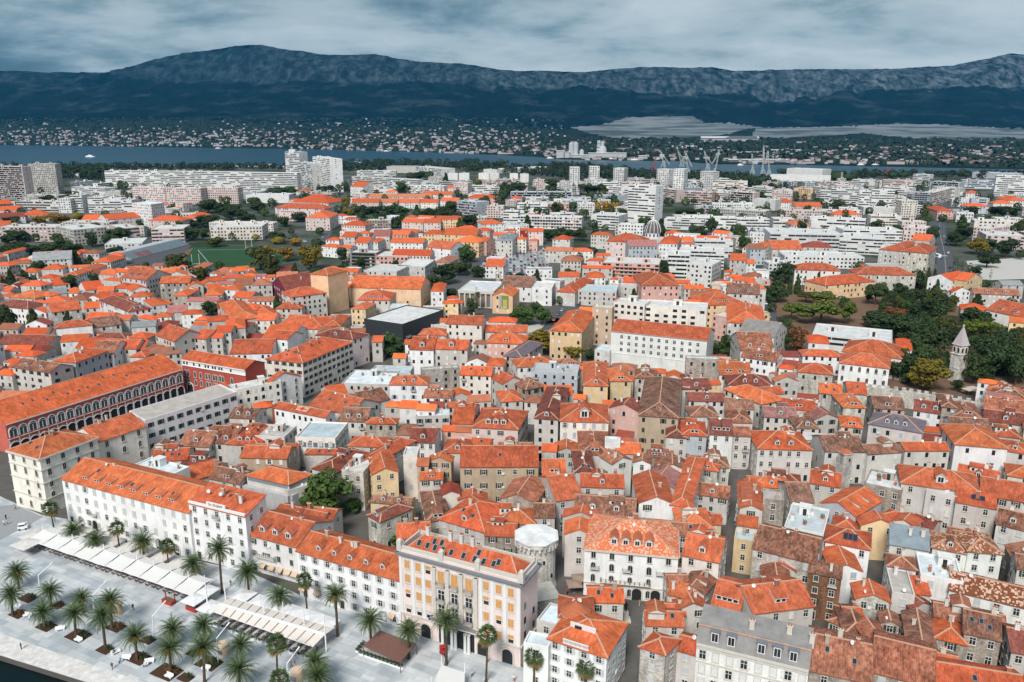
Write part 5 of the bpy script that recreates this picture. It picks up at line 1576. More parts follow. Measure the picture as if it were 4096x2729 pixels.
# ---- streets, squares, open ground (surveyed in overview pixels) --------
ROADS = [('road', 12, [(2185, 420), (2165, 470), (2158, 530), (2170, 580), (2175, 640), (2150, 690)]),
		 ('road', 8, [(1745, 690), (1775, 730), (1790, 790), (1805, 850)]),
		 ('road', 9, [(1062, 640), (1100, 600), (1135, 550), (1160, 490), (1180, 440)]),
		 ('road', 9, [(740, 560), (765, 510), (790, 450), (800, 410)]),
		 ('road', 10, [(1000, 772), (1180, 745), (1290, 735)]),
		 ('road', 14, [(1270, 760), (1300, 720), (1330, 690)]),
		 ('road', 9, [(560, 545), (640, 548), (745, 560)]),
		 ('alley', 3.4, [(1235, 1030), (1250, 1120), (1285, 1240), (1315, 1330)]),
		 ('alley', 3.6, [(1748, 880), (1735, 980), (1712, 1080), (1690, 1200), (1672, 1340)]),
		 ('alley', 3.2, [(1935, 880), (1925, 960), (1915, 1100), (1888, 1260), (1880, 1330)]),
		 ('alley', 3.2, [(1995, 960), (1985, 1100), (1965, 1200)]),
		 ('alley', 3.4, [(1280, 930), (1278, 1000), (1240, 1060)]),
		 ('alley', 4.5, [(960, 1150), (985, 1215), (1000, 1230)]),
		 ('alley', 6, [(860, 880), (790, 890), (700, 930), (640, 965)]),
		 ('alley', 3, [(2060, 1420), (2075, 1500), (2090, 1568)]),
		 ('alley', 3, [(1470, 1060), (1455, 1150)]),
		 ]
OPEN = {'square': [(1282, 1300), (1345, 1340), (1420, 1352), (1530, 1395), (1500, 1420), (1480, 1480), (1460, 1568), (1420, 1568), (1440, 1460), (1405, 1410), (1330, 1380), (1262, 1370)],
		'park': [(1755, 640), (1850, 660), (1980, 660), (2010, 670), (2110, 650), (2200, 660), (2280, 690), (2353, 760), (2420, 960), (2230, 912), (2000, 885), (2090, 800), (1870, 745), (1830, 870), (1800, 790)],
		'pitch': [(400, 612), (445, 568), (590, 566), (655, 590), (640, 622), (480, 622)],
		'car_park': [(1095, 618), (1140, 575), (1255, 572), (1262, 600), (1258, 628), (1200, 640), (1110, 640)],
		'grove': [(980, 640), (1030, 600), (1100, 600), (1100, 640), (1040, 660), (1040, 700), (1000, 690)],
		'court': [(1210, 790), (1260, 760), (1330, 770), (1360, 830), (1290, 836), (1215, 815)],
		'theatre_square': [(1020, 735), (1290, 745), (1350, 745), (1320, 775), (1200, 768), (1020, 770)],
		'stand_ground': [(230, 600), (280, 545), (400, 545), (440, 565), (400, 600), (300, 625)],
		'wood': [(0, 560), (120, 500), (270, 520), (290, 560), (180, 590), (0, 590)],
		'wood2': [(560, 600), (640, 560), (740, 560), (745, 600), (690, 625), (600, 640)],
		'right_gardens': [(2190, 520), (2353, 540), (2353, 650), (2200, 640)],
		'wall_strip': [(1830, 888), (1960, 893), (2070, 903), (2240, 925), (2255, 1000), (2060, 985), (1830, 965)], 'green': [(440, 480), (640, 470), (770, 500), (770, 565), (470, 560)], 'green_b': [(800, 478), (1110, 480), (1110, 505), (800, 512)], 'green_c': [(1420, 440), (1540, 450), (1540, 480), (1420, 470)],
		'block': [(860, 790), (920, 780), (930, 840), (870, 850)]}
def tri_pos(pts): return [ov(x, y) for x, y in pts]
for nm, pts in OPEN.items(): occ_poly([(p.x, p.y) for p in tri_pos(pts)])
def road_quads(w, pts):
	P = [ov(x, y) for x, y in pts]; L, Rr = [], []
	for i, p in enumerate(P):
		d = (P[min(i + 1, len(P) - 1)] - P[max(i - 1, 0)]); d.z = 0; d.normalize(); n = Vector((-d.y, d.x, 0)) * w / 2
		L.append(p + n); Rr.append(p - n)
	return L, Rr
for k, w, pts in ROADS:
	L, Rr = road_quads(w + 1.5, pts)
	for i in range(len(L) - 1): occ_poly([(q.x, q.y) for q in (L[i], L[i + 1], Rr[i + 1], Rr[i])])
# promenade: everything in front of the waterfront house fronts
FRONT = [at(20, -600, 330), at(20, -60, 260), at(20, 283, 415), at(20, 470, 445), at(20, 1310, 725), at(20, 1700, 800), at(20, 2060, 965), at(21, 412, 1195), at(21, 1240, 1462), at(21, 1500, 1570), at(21, 1900, 1900)]
PROM = [Q0 - QU * 200] + [Q0 + QU * 240] + FRONT[::-1]
occ_poly([(p.x, p.y) for p in PROM])

BLOCKS = []; LM = {}
def parse():
	t = None
	for line in DATA.strip().splitlines():
		w = line.split()
		if not w: continue
		if w[0][0] == '@': t = int(w[0][1:]); continue
		k = w[0]; blk = k[0] == '%'; k = k.lstrip('%'); three = k[0] == '3'; roof = k[-1]
		wall, rc = w[1], w[2]; n = 6 if three else 5
		nums = w[3:3 + n]; rest = w[3 + n:]
		opt = {}; Hs = rest[0] if rest else None
		vals = [None if x == '-' else float(x) for x in nums]
		rest = w[3 + n + 1:]; Hs = w[3 + n]
		for o in rest:
			if '=' in o: a, v = o.split('=', 1); opt[a] = v
			elif len(o) > 1 and o[1:].replace('.', '').isdigit(): opt[o[0]] = int(o[1:])
			else: opt[o] = 1
		for a in ('f', 'dt'): 
			if a in opt: opt[a] = int(opt[a])
		for a in ('w', 'skip', 'ds', 'solar', 'sl', 'dp', 'ws'):
			if a in opt: opt[a] = float(opt[a])
		if Hs[0] == '=':
			g = at(t, vals[0], float(Hs[1:])); H = height_over(t, vals[0], vals[1], g.y)
		else: H = float(Hs)
		if three: b = three_point(t, vals[0:2], vals[2:4], vals[4:6], H, roof, wall, rc, opt.get('sl'))
		else:
			dp = opt.get('dp')
			if blk and dp is None and vals[4] is None: dp = 14
			b = two_point(t, vals[0], vals[1], vals[2], vals[3], vals[4] or 0, H, roof, wall, rc, dp, opt.get('sl'))
		if three: opt.setdefault('skip', .05)
		b.opt = opt; b.style = opt.get('st'); b.label = opt['L'].replace('_', ' ') if 'L' in opt else None
		b.hand = True
		if blk: b.kind = opt.get('name', 'apartment_block')
		if not blk and rc in 'ro' and 'c' not in opt and 'L' not in opt and 'lm' not in opt and RND.random() < .22:
			b.rcol = RND.choice('bmpdmb')
		if 'lm' in opt: LM[opt['lm']] = b
		occupy(b); (BLOCKS if blk else HOUSES).append(b); b.seed += len(HOUSES) * 7
parse()

def tree_ground():
	t = 0
	for line in TD.strip().splitlines():
		if line[0] == '@': t = int(line[1:]); continue
		for e in line.split('|'):
			k, c, x, y0, y1, w = e.split(); g = at(t, float(x), float(y1)); zc = g.y * cos(PITCH) + CAM_H * sin(PITCH); r = float(w) / 1.7233 * zc / FPX * .55; s = 1.6 if g.y > 430 else .9
			occ_poly([(g.x - r * s, g.y - r * 1.2 * s), (g.x + r * s, g.y - r * 1.2 * s), (g.x + r * s, g.y + r * 1.6), (g.x - r * s, g.y + r * 1.6)])
tree_ground()

def poly_has(pl, x, y):
	r = False; j = len(pl) - 1
	for i in range(len(pl)):
		(xi, yi), (xj, yj) = pl[i], pl[j]
		if (yi > y) != (yj > y) and x < (xj - xi) * (y - yi) / (yj - yi) + xi: r = not r
		j = i
	return r
# what must stay in view: fronts and roofs of surveyed houses, surveyed trees, towers
PW, PH, PS = 620, 400, 4.0
PROT = np.zeros((PH, PW))
def px_mask(pts):
	if any(p is None for p in pts): return None
	pts = [(p[0] / PS + 10, p[1] / PS) for p in pts]
	x0, x1 = max(0, int(min(p[0] for p in pts))), min(PW, int(max(p[0] for p in pts)) + 2); y0, y1 = max(0, int(min(p[1] for p in pts))), min(PH, int(max(p[1] for p in pts)) + 2)
	if x1 <= x0 or y1 <= y0: return None
	X, Y = np.meshgrid(np.arange(x0, x1) + .5, np.arange(y0, y1) + .5); r = np.zeros(X.shape, bool)
	for i in range(len(pts)):
		(xi, yi), (xj, yj) = pts[i], pts[i - 1]
		if yi != yj: r ^= ((yi > Y) != (yj > Y)) & (X < (xj - xi) * (Y - yi) / (yj - yi) + xi)
	return (slice(y0, y1), slice(x0, x1)), r
def protect(pts, Y):
	m = px_mask(pts)
	if m: v = PROT[m[0]]; v[m[1]] = np.maximum(v[m[1]], Y)
def faces_px(b, drop=None):
	z1 = b.H + ridge_rise(b); z0 = 0 if drop is None else max(0, b.H - drop); hw, hd = b.hw, b.hd; q = lambda s, t, z: to_px((*b.P(s * hw, t * hd), z))
	out = [[q(-1, -1, z0), q(1, -1, z0), q(1, -1, b.H), q(-1, -1, b.H)], [q(-1, -1, b.H), q(1, -1, b.H), q(1, .2 if b.roof in 'gh' else 1, z1), q(-1, .2 if b.roof in 'gh' else 1, z1)]]
	for s in (-1, 1):
		if (b.U * s).dot(CAM - b.C) > 0: out.append([q(s, -1, z0), q(s, 1, z0), q(s, 1, b.H), q(s, -1, b.H)])
	return out
for b in HOUSES + BLOCKS:
	for f in faces_px(b, 9 if b.C.y < 330 else None): protect(f, b.C.y)
def prot_trees():
	t = 0
	for line in TD.strip().splitlines():
		if line[0] == '@': t = int(line[1:]); continue
		for e in line.split('|'):
			k, c, x, y0, y1, w = e.split(); x, y0, y1, w = map(float, (x, y0, y1, w)); Y = at(t, x, y1).y; r = lambda a, b_: tuple(v * .5745 for v in src(t, a, b_))
			protect([r(x - w * .4, y0), r(x + w * .4, y0), r(x + w * .4, y0 + (y1 - y0) * .8), r(x - w * .4, y0 + (y1 - y0) * .8)], Y)
prot_trees()
protect([(2190, 745), (2235, 745), (2225, 882), (2185, 882)], 335); protect([(1985, 880), (2240, 912), (2240, 935), (1985, 905)], 330); protect([(1480, 500), (1515, 500), (1515, 560), (1480, 560)], 800)
protect([(400, 575), (620, 565), (650, 600), (450, 622)], 700); protect([(1120, 575), (1258, 575), (1255, 622), (1140, 622)], 700); protect([(235, 600), (290, 550), (440, 545), (440, 575), (330, 620)], 720); protect([(1145, 610), (1170, 610), (1170, 700), (1145, 700)], 500)
protect([(1790, 650), (2110, 670), (2330, 700), (2330, 880), (2000, 880), (1830, 760)], 380); protect([(2140, 470), (2190, 470), (2190, 660), (2140, 660)], 800); protect([(2200, 530), (2353, 530), (2353, 640), (2200, 640)], 700)
PROT, SURV = np.zeros((PH, PW)), PROT
for k, w, pts in ROADS:
	if k == 'alley':
		for (xa, ya), (xb, yb) in zip(pts, pts[1:]): protect([(xa - 7, ya), (xa + 7, ya), (xb + 8, yb), (xb - 8, yb)], ov((xa + xb) / 2, (ya + yb) / 2).y)
LANES, PROT = PROT, SURV
def hides(b):
	a = n = 0
	for f in faces_px(b):
		m = px_mask(f)
		if m and ((LANES[m[0]] > b.C.y + 2) & m[1]).sum() > .05 * m[1].sum(): return 1
		if m: n += m[1].sum(); a += ((PROT[m[0]] > b.C.y + 3) & m[1]).sum()
	return a / n if n else 0
def nearest_dir(x, y):
	best = None; bd = 1e9
	for h in HOUSES:
		if not getattr(h, 'hand', 0): continue
		d = (h.C.x - x) ** 2 + (h.C.y - y) ** 2
		if d < bd: bd = d; best = h
	return best.U
def fill(poly, step, wr, dr, hr, walls, roofs, rcols, tries=1, block=False, frac=.10, seed=1, turn=.06):
	rnd = random.Random(seed)
	P = [ov(x, y) for x, y in poly]
	x0, x1 = min(p.x for p in P), max(p.x for p in P); y0, y1 = min(p.y for p in P), max(p.y for p in P)
	pl = [(p.x, p.y) for p in P]; n = 0
	for rep in range(tries):
		y = y0 + rnd.random() * step
		while y < y1:
			x = x0 + rnd.random() * step
			while x < x1:
				X, Y = x + rnd.uniform(-.3, .3) * step, y + rnd.uniform(-.3, .3) * step
				x += step
				if not poly_has(pl, X, Y): continue
				ix, iy = int(X - GX0), int(Y - GY0)
				if not (0 <= ix < GW and 0 <= iy < GH) or OCC[iy, ix]: continue
				U = nearest_dir(X, Y); a = atan2(U.y, U.x) + rnd.gauss(0, turn)
				U = Vector((cos(a), sin(a), 0)); N = Vector((-U.y, U.x, 0))
				if U.x < 0: U, N = -U, -N
				for shrink in (1, .8, .62):
					b = mk((X, Y), U, N, rnd.uniform(*wr) / 2 * shrink, rnd.uniform(*dr) / 2 * shrink, rnd.uniform(*hr), rnd.choice(roofs), rnd.choice(walls), rnd.choice(rcols))
					q = quadmask(b, .4)
					if q is None: continue
					a_ = OCC[q[0]] & q[1]
					if a_.sum() <= frac * q[1].sum() and hides(b) < .16:
						b.hand = False; b.label = None; b.opt = {}
						if block: b.kind = 'apartment_block'; b.opt = {'pat': rnd.choice('gbbB')}; BLOCKS.append(b)
						else:
							if b.roof in 'gh' and rnd.random() < .35: b.opt['d'] = rnd.choice((1, 1, 2))
							if rnd.random() < .2: b.opt['k'] = rnd.choice((1, 2))
							HOUSES.append(b)
						occupy(b); n += 1; break
			y += step
	return n
OLDW = 'sswSSdcswyw'; OLDR = 'rrorobmdpbmb'
nf = []
nf.append(fill([(1020, 880), (1250, 870), (1750, 850), (2353, 930), (2450, 1100), (2500, 1700), (1480, 1700), (1280, 1300), (900, 1250), (560, 1190), (420, 1080), (640, 960)], 8, (8, 12), (7, 10), (7.5, 11), OLDW, 'ghgfgh', OLDR, 5, seed=3, frac=.12))
nf.append(fill([(-40, 600), (250, 600), (640, 630), (740, 700), (760, 830), (440, 860), (-60, 960)], 9, (8, 13), (7, 10), (6, 10.5), 'swswSscwd', 'ghgfhg', 'rrorobmpd', 5, seed=4, frac=.12))
nf.append(fill([(760, 640), (1000, 700), (1420, 660), (1750, 650), (1830, 880), (1000, 900), (840, 860), (780, 800)], 9, (9, 14), (8, 11), (7.5, 12), 'swcyswpS', 'ghghF', 'rrorob', 4, seed=5, frac=.12))
nf.append(fill([(-60, 480), (400, 480), (780, 470), (1180, 500), (1400, 560), (2353, 560), (2380, 640), (1760, 660), (1000, 640), (750, 600), (-60, 590)], 24, (15, 26), (10, 13), (8, 13), 'wPwsPcw', 'hhgFF', 'rrorr', 3, seed=6, frac=.03))
nf.append(fill([(-80, 440), (240, 425), (800, 440), (1300, 430), (1900, 430), (2400, 425), (2400, 570), (1500, 560), (1000, 500), (-80, 490)], 46, (22, 50), (12, 16), (9, 18), 'wwwwPsb', 'F', 'wwwg', 2, True, .02, 7, .1))
nf.append(fill([(760, 430), (1150, 425), (1250, 470), (1150, 520), (770, 520)], 36, (16, 32), (11, 13), (8, 12), 'wPcs', 'ghF', 'rro', 2, seed=8, frac=.02))
print('houses', len(HOUSES), 'blocks', len(BLOCKS), 'filled', nf)
# ---- sight test, then build --------------------------------------------
SPECIAL = []       # extra occluders
def build_tree():
	global TREE
	mb = MB()
	for b in HOUSES + BLOCKS: wall_geo(b, mb); roof_geo(b, mb, None, True)
	TREE = BVHTree.FromPolygons([Vector(v) for v in mb.v], mb.f)
build_tree()
def seen(b):
	r = ridge_rise(b); pts = [(0, 0, b.H + r + .3)]
	for s, t in ((-1, -1), (1, -1), (0, -1), (1, 1), (-1, 1)): pts.append((s * b.hw * .9, t * b.hd * .9, b.H + (.7 if b.roof == 'F' else .5)))
	for s in (-.6, 0, .6): pts.append((s * b.hw, -b.hd * 1.02, b.H * .7))
	n = 0; fr = False
	for s, t, z in pts:
		p = Vector((*b.P(s, t), z))
		if in_frame(p, 40):
			fr = True
			if visible(p, .8): n += 1
	return n if fr else 0
def pxarea(b):
	a = to_px((*b.P(-b.hw, -b.hd), 0)); c = to_px((*b.P(b.hw, b.hd), b.H)); d = to_px((*b.P(b.hw, -b.hd), b.H)); e = to_px((*b.P(-b.hw, b.hd), b.H + ridge_rise(b)))
	pts = [q for q in (a, c, d, e) if q]
	return (max(q[0] for q in pts) - min(q[0] for q in pts)) * (max(q[1] for q in pts) - min(q[1] for q in pts))
for b in HOUSES + BLOCKS: b.vis = seen(b); b.area = pxarea(b) * min(1, .25 + b.vis / 6)
HOUSES = [b for b in HOUSES if b.vis > 0]; BLOCKS = [b for b in BLOCKS if b.vis > 0]
print('visible', len(HOUSES), len(BLOCKS))
HOUSES.sort(key=lambda b: -b.area - (1e6 if b.opt.get('lm') else 0)); BLOCKS.sort(key=lambda b: -b.area - (1e6 if b.label else 0))
NEARH, RESTH = HOUSES[:300], HOUSES[300:]
NEARB, RESTB = BLOCKS[:300], BLOCKS[300:]
for b in NEARH: build_house(b, b.C.y < 345)
for b in NEARB: build_block(b)
def build_rest():
	mb = MB()
	for b in RESTH + RESTB:
		rnd = random.Random(b.seed)
		k = rnd.uniform(.86, 1.1); wc = tuple(min(.8, x * k) for x in WALL[b.wall][1]); k = rnd.uniform(.72, 1.1); j = rnd.uniform(-.1, .2); rc = tuple(x * k * y for y, x in zip((1, 1 + j, 1 + j * 1.5), (ROOF[b.rcol][1] if not (b.roof == 'F' and ROOF[b.rcol][2] != 'flat_roof') else (.42, .42, .41))))
		wall_geo(b, mb, wc); roof_geo(b, mb, rc, True)
		if b.kind != 'house': block_geo(b, mb, True); continue
		for side, fl, nf_, p, out, fh in window_slots(b, rnd):
			al = Vector((-out.y, out.x, 0)); w, h = .55, min(.8, fh * .28); q = p + out * .06; z = Vector((0, 0, h))
			mb.face([q - al * w - z, q + al * w - z, q + al * w + z, q - al * w + z], 0, None, (.04, .045, .05) if rnd.random() < .65 else (.5, .5, .5))
	mb.m = [0] * len(mb.m)
	if mb.f: tag(mb.obj('distant_houses', [M['attr_paint']]), 'small tiled houses packed together across the distant quarters', 'houses', None, 'stuff')
build_rest()
# ---- landmarks ----------------------------------------------------------
def spot(b, side, f, z, off=0.0):
	"""point on a wall: f 0..1 along it as the camera sees it, z above ground"""
	m, out, al, L = facade(b, side)
	p = m + al * (-L + 2 * L * f) + out * off
	return Vector((p.x, p.y, z)), atan2(out.x, -out.y), 2 * L
def put(b, name, mesh, side, f, z, scale=None, color=None, off=0.0, parent=None):
	p, th, _ = spot(b, side, f, z, off)
	return add_child(name, mesh, parent or b.wallobj, b.C, p, th, scale, color)
def local_obj(b, name, mb, mats, parent=None, color=None):
	return mb.obj(name, mats, parent or b.root, Vector((b.C.x, b.C.y, 0)), color)
def wallbox(b, mb, side, f0, f1, z0, z1, d0, d1, m=0):
	m_, out, al, L = facade(b, side); a = m_ + al * (-L + 2 * L * (f0 + f1) / 2) + out * (d0 + d1) / 2
	mb.box((a.x, a.y, (z0 + z1) / 2), (2 * L * (f1 - f0), d1 - d0, z1 - z0), atan2(al.y, al.x), m, None, True)
def text_mesh(s, size, mat, name='lettering'):
	c = bpy.data.curves.new('txt', 'FONT'); c.body = s; c.size = size; c.extrude = .02; c.align_x = 'CENTER'; c.align_y = 'CENTER'
	o = bpy.data.objects.new('txt', c); COL.objects.link(o)
	dg = bpy.context.evaluated_depsgraph_get(); dg.update()
	me = bpy.data.meshes.new_from_object(o.evaluated_get(dg)); me.name = name
	bpy.data.objects.remove(o); bpy.data.curves.remove(c)
	me.materials.clear(); me.materials.append(M[mat])
	me.transform(Matrix.Rotation(pi / 2, 4, 'X')); return me
def arch_pts(w, zs, n=12):      # outline of an arched opening, half width w, springing at zs
	return [(-w, 0), (w, 0)] + [(w * cos(pi * k / n), zs + w * sin(pi * k / n)) for k in range(n + 1)]
def m_arch(w, zs, rim, dark=True, twin=False, mats=None, depth=.25):
	b = MB(); n = 12
	i, o = arch_pts(w, zs, n), [(-w - rim, 0), (w + rim, 0)] + [((w + rim) * cos(pi * k / n), zs + (w + rim) * sin(pi * k / n)) for k in range(n + 1)]
	b.face([(x, -.03, z) for x, z in i], 0)
	for k in range(1, len(i)):
		l = (k + 1) % len(i)
		a, c, d, e = i[k], i[l], o[l], o[k]
		b.face([(e[0], -depth, e[1]), (d[0], -depth, d[1]), (c[0], -depth, c[1]), (a[0], -depth, a[1])], 1)
		b.face([(a[0], -depth, a[1]), (c[0], -depth, c[1]), (c[0], -.03, c[1]), (a[0], -.03, a[1])], 1)
		b.face([(e[0], 0, e[1]), (d[0], 0, d[1]), (d[0], -depth, d[1]), (e[0], -depth, e[1])], 1)
	if twin:
		b.box((0, -.12, zs / 2), (.22, .14, zs), 0, 1)
		b.lathe([(w * .3, -.02), (w * .3, .02)], 12, (0, 0, 0), 1)
		b.box((0, -.12, zs + w * .45), (w * 1.7, .12, .16), 0, 1)
	return b.mesh('arch', mats or [M['dark'], M['stone_trim']])

def grand_hotel():
	b = LM['grandhotel']; H = b.H; W = b.wallobj
	mb = MB()
	for side in (0, 1, 2, 3):
		wallbox(b, mb, side, -.02 if side % 2 == 0 else -.045, 1.02 if side % 2 == 0 else 1.045, H - .35, H + .1, -.1, .75, 1)
		wallbox(b, mb, side, 0, 1, H + .1, H + 1.5, -.62, -.25, 0)
	local_obj(b, 'cornice', mb, [M['stone_trim'], M['lead']])
	for f in (0.0, .36, .66, 1.0):
		p, th, _ = spot(b, 0, f, H, -.45); q = MB(); q.box((0, 0, 1.3), (1.1, 1.0, 2.6), 0, 0); q.lathe([(.5, 2.6), (.42, 2.9), (0, 3.1)], 10, (0, 0, 0), 0)
		add_child('pedestal', shared('pedestal', lambda q=q: q.mesh('pedestal', [M['stone_trim']])), b.root, b.C, p, th)
	r = mk(b.C, b.U, b.N, b.hw - 1.1, b.hd - 1.0, H + .5, 'h', 'w', 'r', .85); r.ov = 0
	rb = MB(); roof_geo(r, rb); roof = local_obj(b, 'tiled_roof', rb, [M['tiles'], M['ridge_mortar']], b.roofobj, ROOF['r'][1])
	ang = atan2(b.U.y, b.U.x)
	for s, f in ((-.80, .45), (-.64, .42), (-.5, .40), (-.36, .40), (-.2, .38), (.02, .38), (.22, .35), (.38, .35), (.55, .36), (-.55, .72), (-.42, .74), (.25, .72), (.62, .5)):
		T = r.hd; p = (*r.P(s * r.hw, -r.hd + T * f), r.H + T * .85 * f + .1)
		o = add_child('skylight', shared('skylight', m_skylight), b.roofobj, b.C, p, ang, 1.2); o.rotation_euler = (atan2(.85, 1), 0, ang)
	for s in (-.72, -.3, -.1, .1):
		add_child('chimney', shared('chimney', m_chimney), b.roofobj, b.C, (*r.P(s * r.hw, .1), r.H + r.hd * .75), ang, 1.3, (.66, .65, .62))
	rows = (H * .87, H * .695, H * .505, H * .315)
	for i, f in enumerate((.07, .165, .25, .73, .83, .925)):
		for k, z in enumerate(rows):
			half = (i * 3 + k) % 4 == 2 or (k == 3 and i < 3)
			if half: put(b, 'window', shared('pane', m_pane), 0, f, z, (1.15, 1, 1.25))
			w = put(b, 'window_blind', shared('closed', m_closed), 0, f, z + (.55 if half else 0), (1.2, 1, .55 if half else 1.28), (.62, .31, .10) if k < 3 or i > 2 else (.6, .6, .58))
			new('frame', shared('frame', m_frame), w)
	for f in (.36, .472, .59):
		for k, z in enumerate((H * .82, H * .60, H * .42)):
			if k == 0:
				w = put(b, 'window_blind', shared('closed', m_closed), 0, f, z, (1.5, 1, 2.0), (.62, .31, .10))
			else: w = put(b, 'window', shared('pane', m_pane), 0, f, z, (1.5, 1, 1.6))
			new('frame', shared('frame', m_frame), w)
			put(b, 'balcony', shared('balcony', m_balcony), 0, f, z - (1.7 if k == 0 else 1.3), (1.0, 1.0, .95))
	for f in (.305, .418, .53, .65):
		mb = MB(); wallbox(b, mb, 0, f - .014, f + .014, H * .33, H * .93, 0, .35, 0); wallbox(b, mb, 0, f - .018, f + .018, H * .90, H * .93, 0, .42, 0)
		local_obj(b, 'pilaster', mb, [M['stone_trim']])
	for f in (0.012, .118, .21, .688, .78, .878, .985):
		mb = MB(); wallbox(b, mb, 0, f - .012, f + .012, H * .25, H * .96, 0, .14, 0); local_obj(b, 'pilaster', mb, [M['frame_white']])
	mb = MB(); wallbox(b, mb, 0, 0, 1, H * .235, H * .255, 0, .3, 0); wallbox(b, mb, 1, 0, 1, H * .235, H * .255, 0, .3, 0); local_obj(b, 'string_course', mb, [M['stone_trim']])
	mb = MB(); wallbox(b, mb, 0, .29, .67, H * .285, H * .30, 0, 1.5, 0)
	m_, out, al, L = facade(b, 0)
	for i in range(46): 
		f = .295 + .37 * i / 45; p = m_ + al * (-L + 2 * L * f) + out * 1.4; mb.box((p.x, p.y, H * .30 + .4), (.09, .09, .8), ang, 1)
	wallbox(b, mb, 0, .29, .67, H * .30 + .8, H * .30 + .9, 1.32, 1.48, 1)
	local_obj(b, 'long_balcony', mb, [M['stone_trim'], M['metal']])
	mb = MB(); wallbox(b, mb, 0, .33, .63, 0, H * .24, -.02, .06, 0); local_obj(b, 'entrance', mb, [M['dark']])
	for f in (.375, .455, .485, .565, .595):
		p, th, _ = spot(b, 0, f, 0, .7); q = MB(); q.lathe([(.42, 0), (.36, .3), (.32, 4.2), (.45, 4.5)], 10, (0, 0, 0), 0)
		add_child('column', shared('hcol', lambda q=q: q.mesh('column', [M['frame_white']])), b.root, b.C, p, th)
	for f in (.08, .22, .70, .90): put(b, 'arched_doorway', shared('doorarch', lambda: m_arch(1.25, 2.3, .3)), 0, f, .05)
	for k in range(5): put(b, 'window', shared('pane', m_pane), 1, .25 + .5 * (k % 2), 5 + 3.4 * (k // 2 + .5), (.9, 1, 1))
	sh = MB(); p, th, _ = spot(b, 0, .33, H * .38, 1.6)
	sh.tube([(p.x, p.y, p.z), (p.x - .5, p.y - 1.2, p.z + 1.1)], .04, 5, 0)
	fl = [(p.x - .5, p.y - 1.2, p.z + 1.1), (p.x - .2, p.y - .7, p.z + .6), (p.x - .9, p.y - .75, p.z - .6), (p.x - 1.3, p.y - 1.2, p.z + .0)]
	n = 3
	for i in range(n):
		l = lambda a, c, t: tuple(a[k] + (c[k] - a[k]) * t for k in range(3))
		sh.face([l(fl[0], fl[3], i / n), l(fl[1], fl[2], i / n), l(fl[1], fl[2], (i + 1) / n), l(fl[0], fl[3], (i + 1) / n)], 1 + i)
	sh2 = sh.obj('flag', [M['metal'], M['red_paint'], M['frame_white'], simple('flag_blue', (.03, .06, .25))], b.root, b.C)
grand_hotel()

def octagon_tower():
	g = at(21, 1345, 962); R = 4.9; c = g + Vector((0, R, 0)); H = height_over(21, 1340, 552, c.y)
	root = empty('round_tower', c)
	n = 8; a0 = pi / 8
	mb = MB(); mb.lathe([(R * 1.06, 0), (R * .97, 1.5), (R * .95, H - 2.2)], 24, (0, 0, 0), 0); wl = mb.obj('wall', [M['masonry']], root, None, (.72, .69, .63), True)
	mb = MB()
	for k in range(26):
		t = 2 * pi * k / 26
		mb.box((cos(t) * R * 1.0, sin(t) * R * 1.0, H - 1.7), (1.0, .5, 1.1), t, 0, None, True)
	mb.lathe([(R * .95, H - 2.2), (R * 1.08, H - 1.2), (R * 1.08, H - .35)], 24, (0, 0, 0), 0)
	mb.obj('corbel_table', [M['masonry']], root, None, (.74, .71, .66))
	mb = MB(); mb.lathe([(R * 1.17, H - .3), (R * 1.17, H), (0, H + .12)], 8, (0, 0, 0), 0, a0); mb.lathe([(0, H - .32), (R * 1.17, H - .3)], 8, (0, 0, 0), 1, a0)
	mb.obj('roof', [M['flat_roof'], M['lead']], root, None, (.74, .74, .73))
	for (t, z, w, h) in ((-1.9, 5.4, .5, 1.2), (-1.2, 8.2, .45, .9), (-.7, 4, .5, 1.0)):
		mb = MB(); mb.box((0, 0, 0), (w, .3, h), 0, 0); add = mb.obj('window', [M['dark']], wl); add.location = (cos(t) * R * .97, sin(t) * R * .97, z); add.rotation_euler = (0, 0, t + pi / 2)
	tag(root, 'round stone tower with a flat white eight-sided roof beside the grand white building', 'tower'); LM['tower'] = c
	# battered stone bastion and terrace at its foot
	p = at(21, 1400, 1080); mb = MB(); mb.box((0, 0, 2.0), (5.5, 7, 4.0), .3, 0); mb.box((0, 0, 4.05), (5.8, 7.3, .12), .3, 1)
	o = empty('stone_terrace', p + Vector((0, 2, 0))); mb.obj('wall', [M['masonry'], M['flat_roof']], o, None, (.55, .52, .46)); tag(o, 'low stone terrace block joined to the foot of the round tower', 'terrace')
octagon_tower()

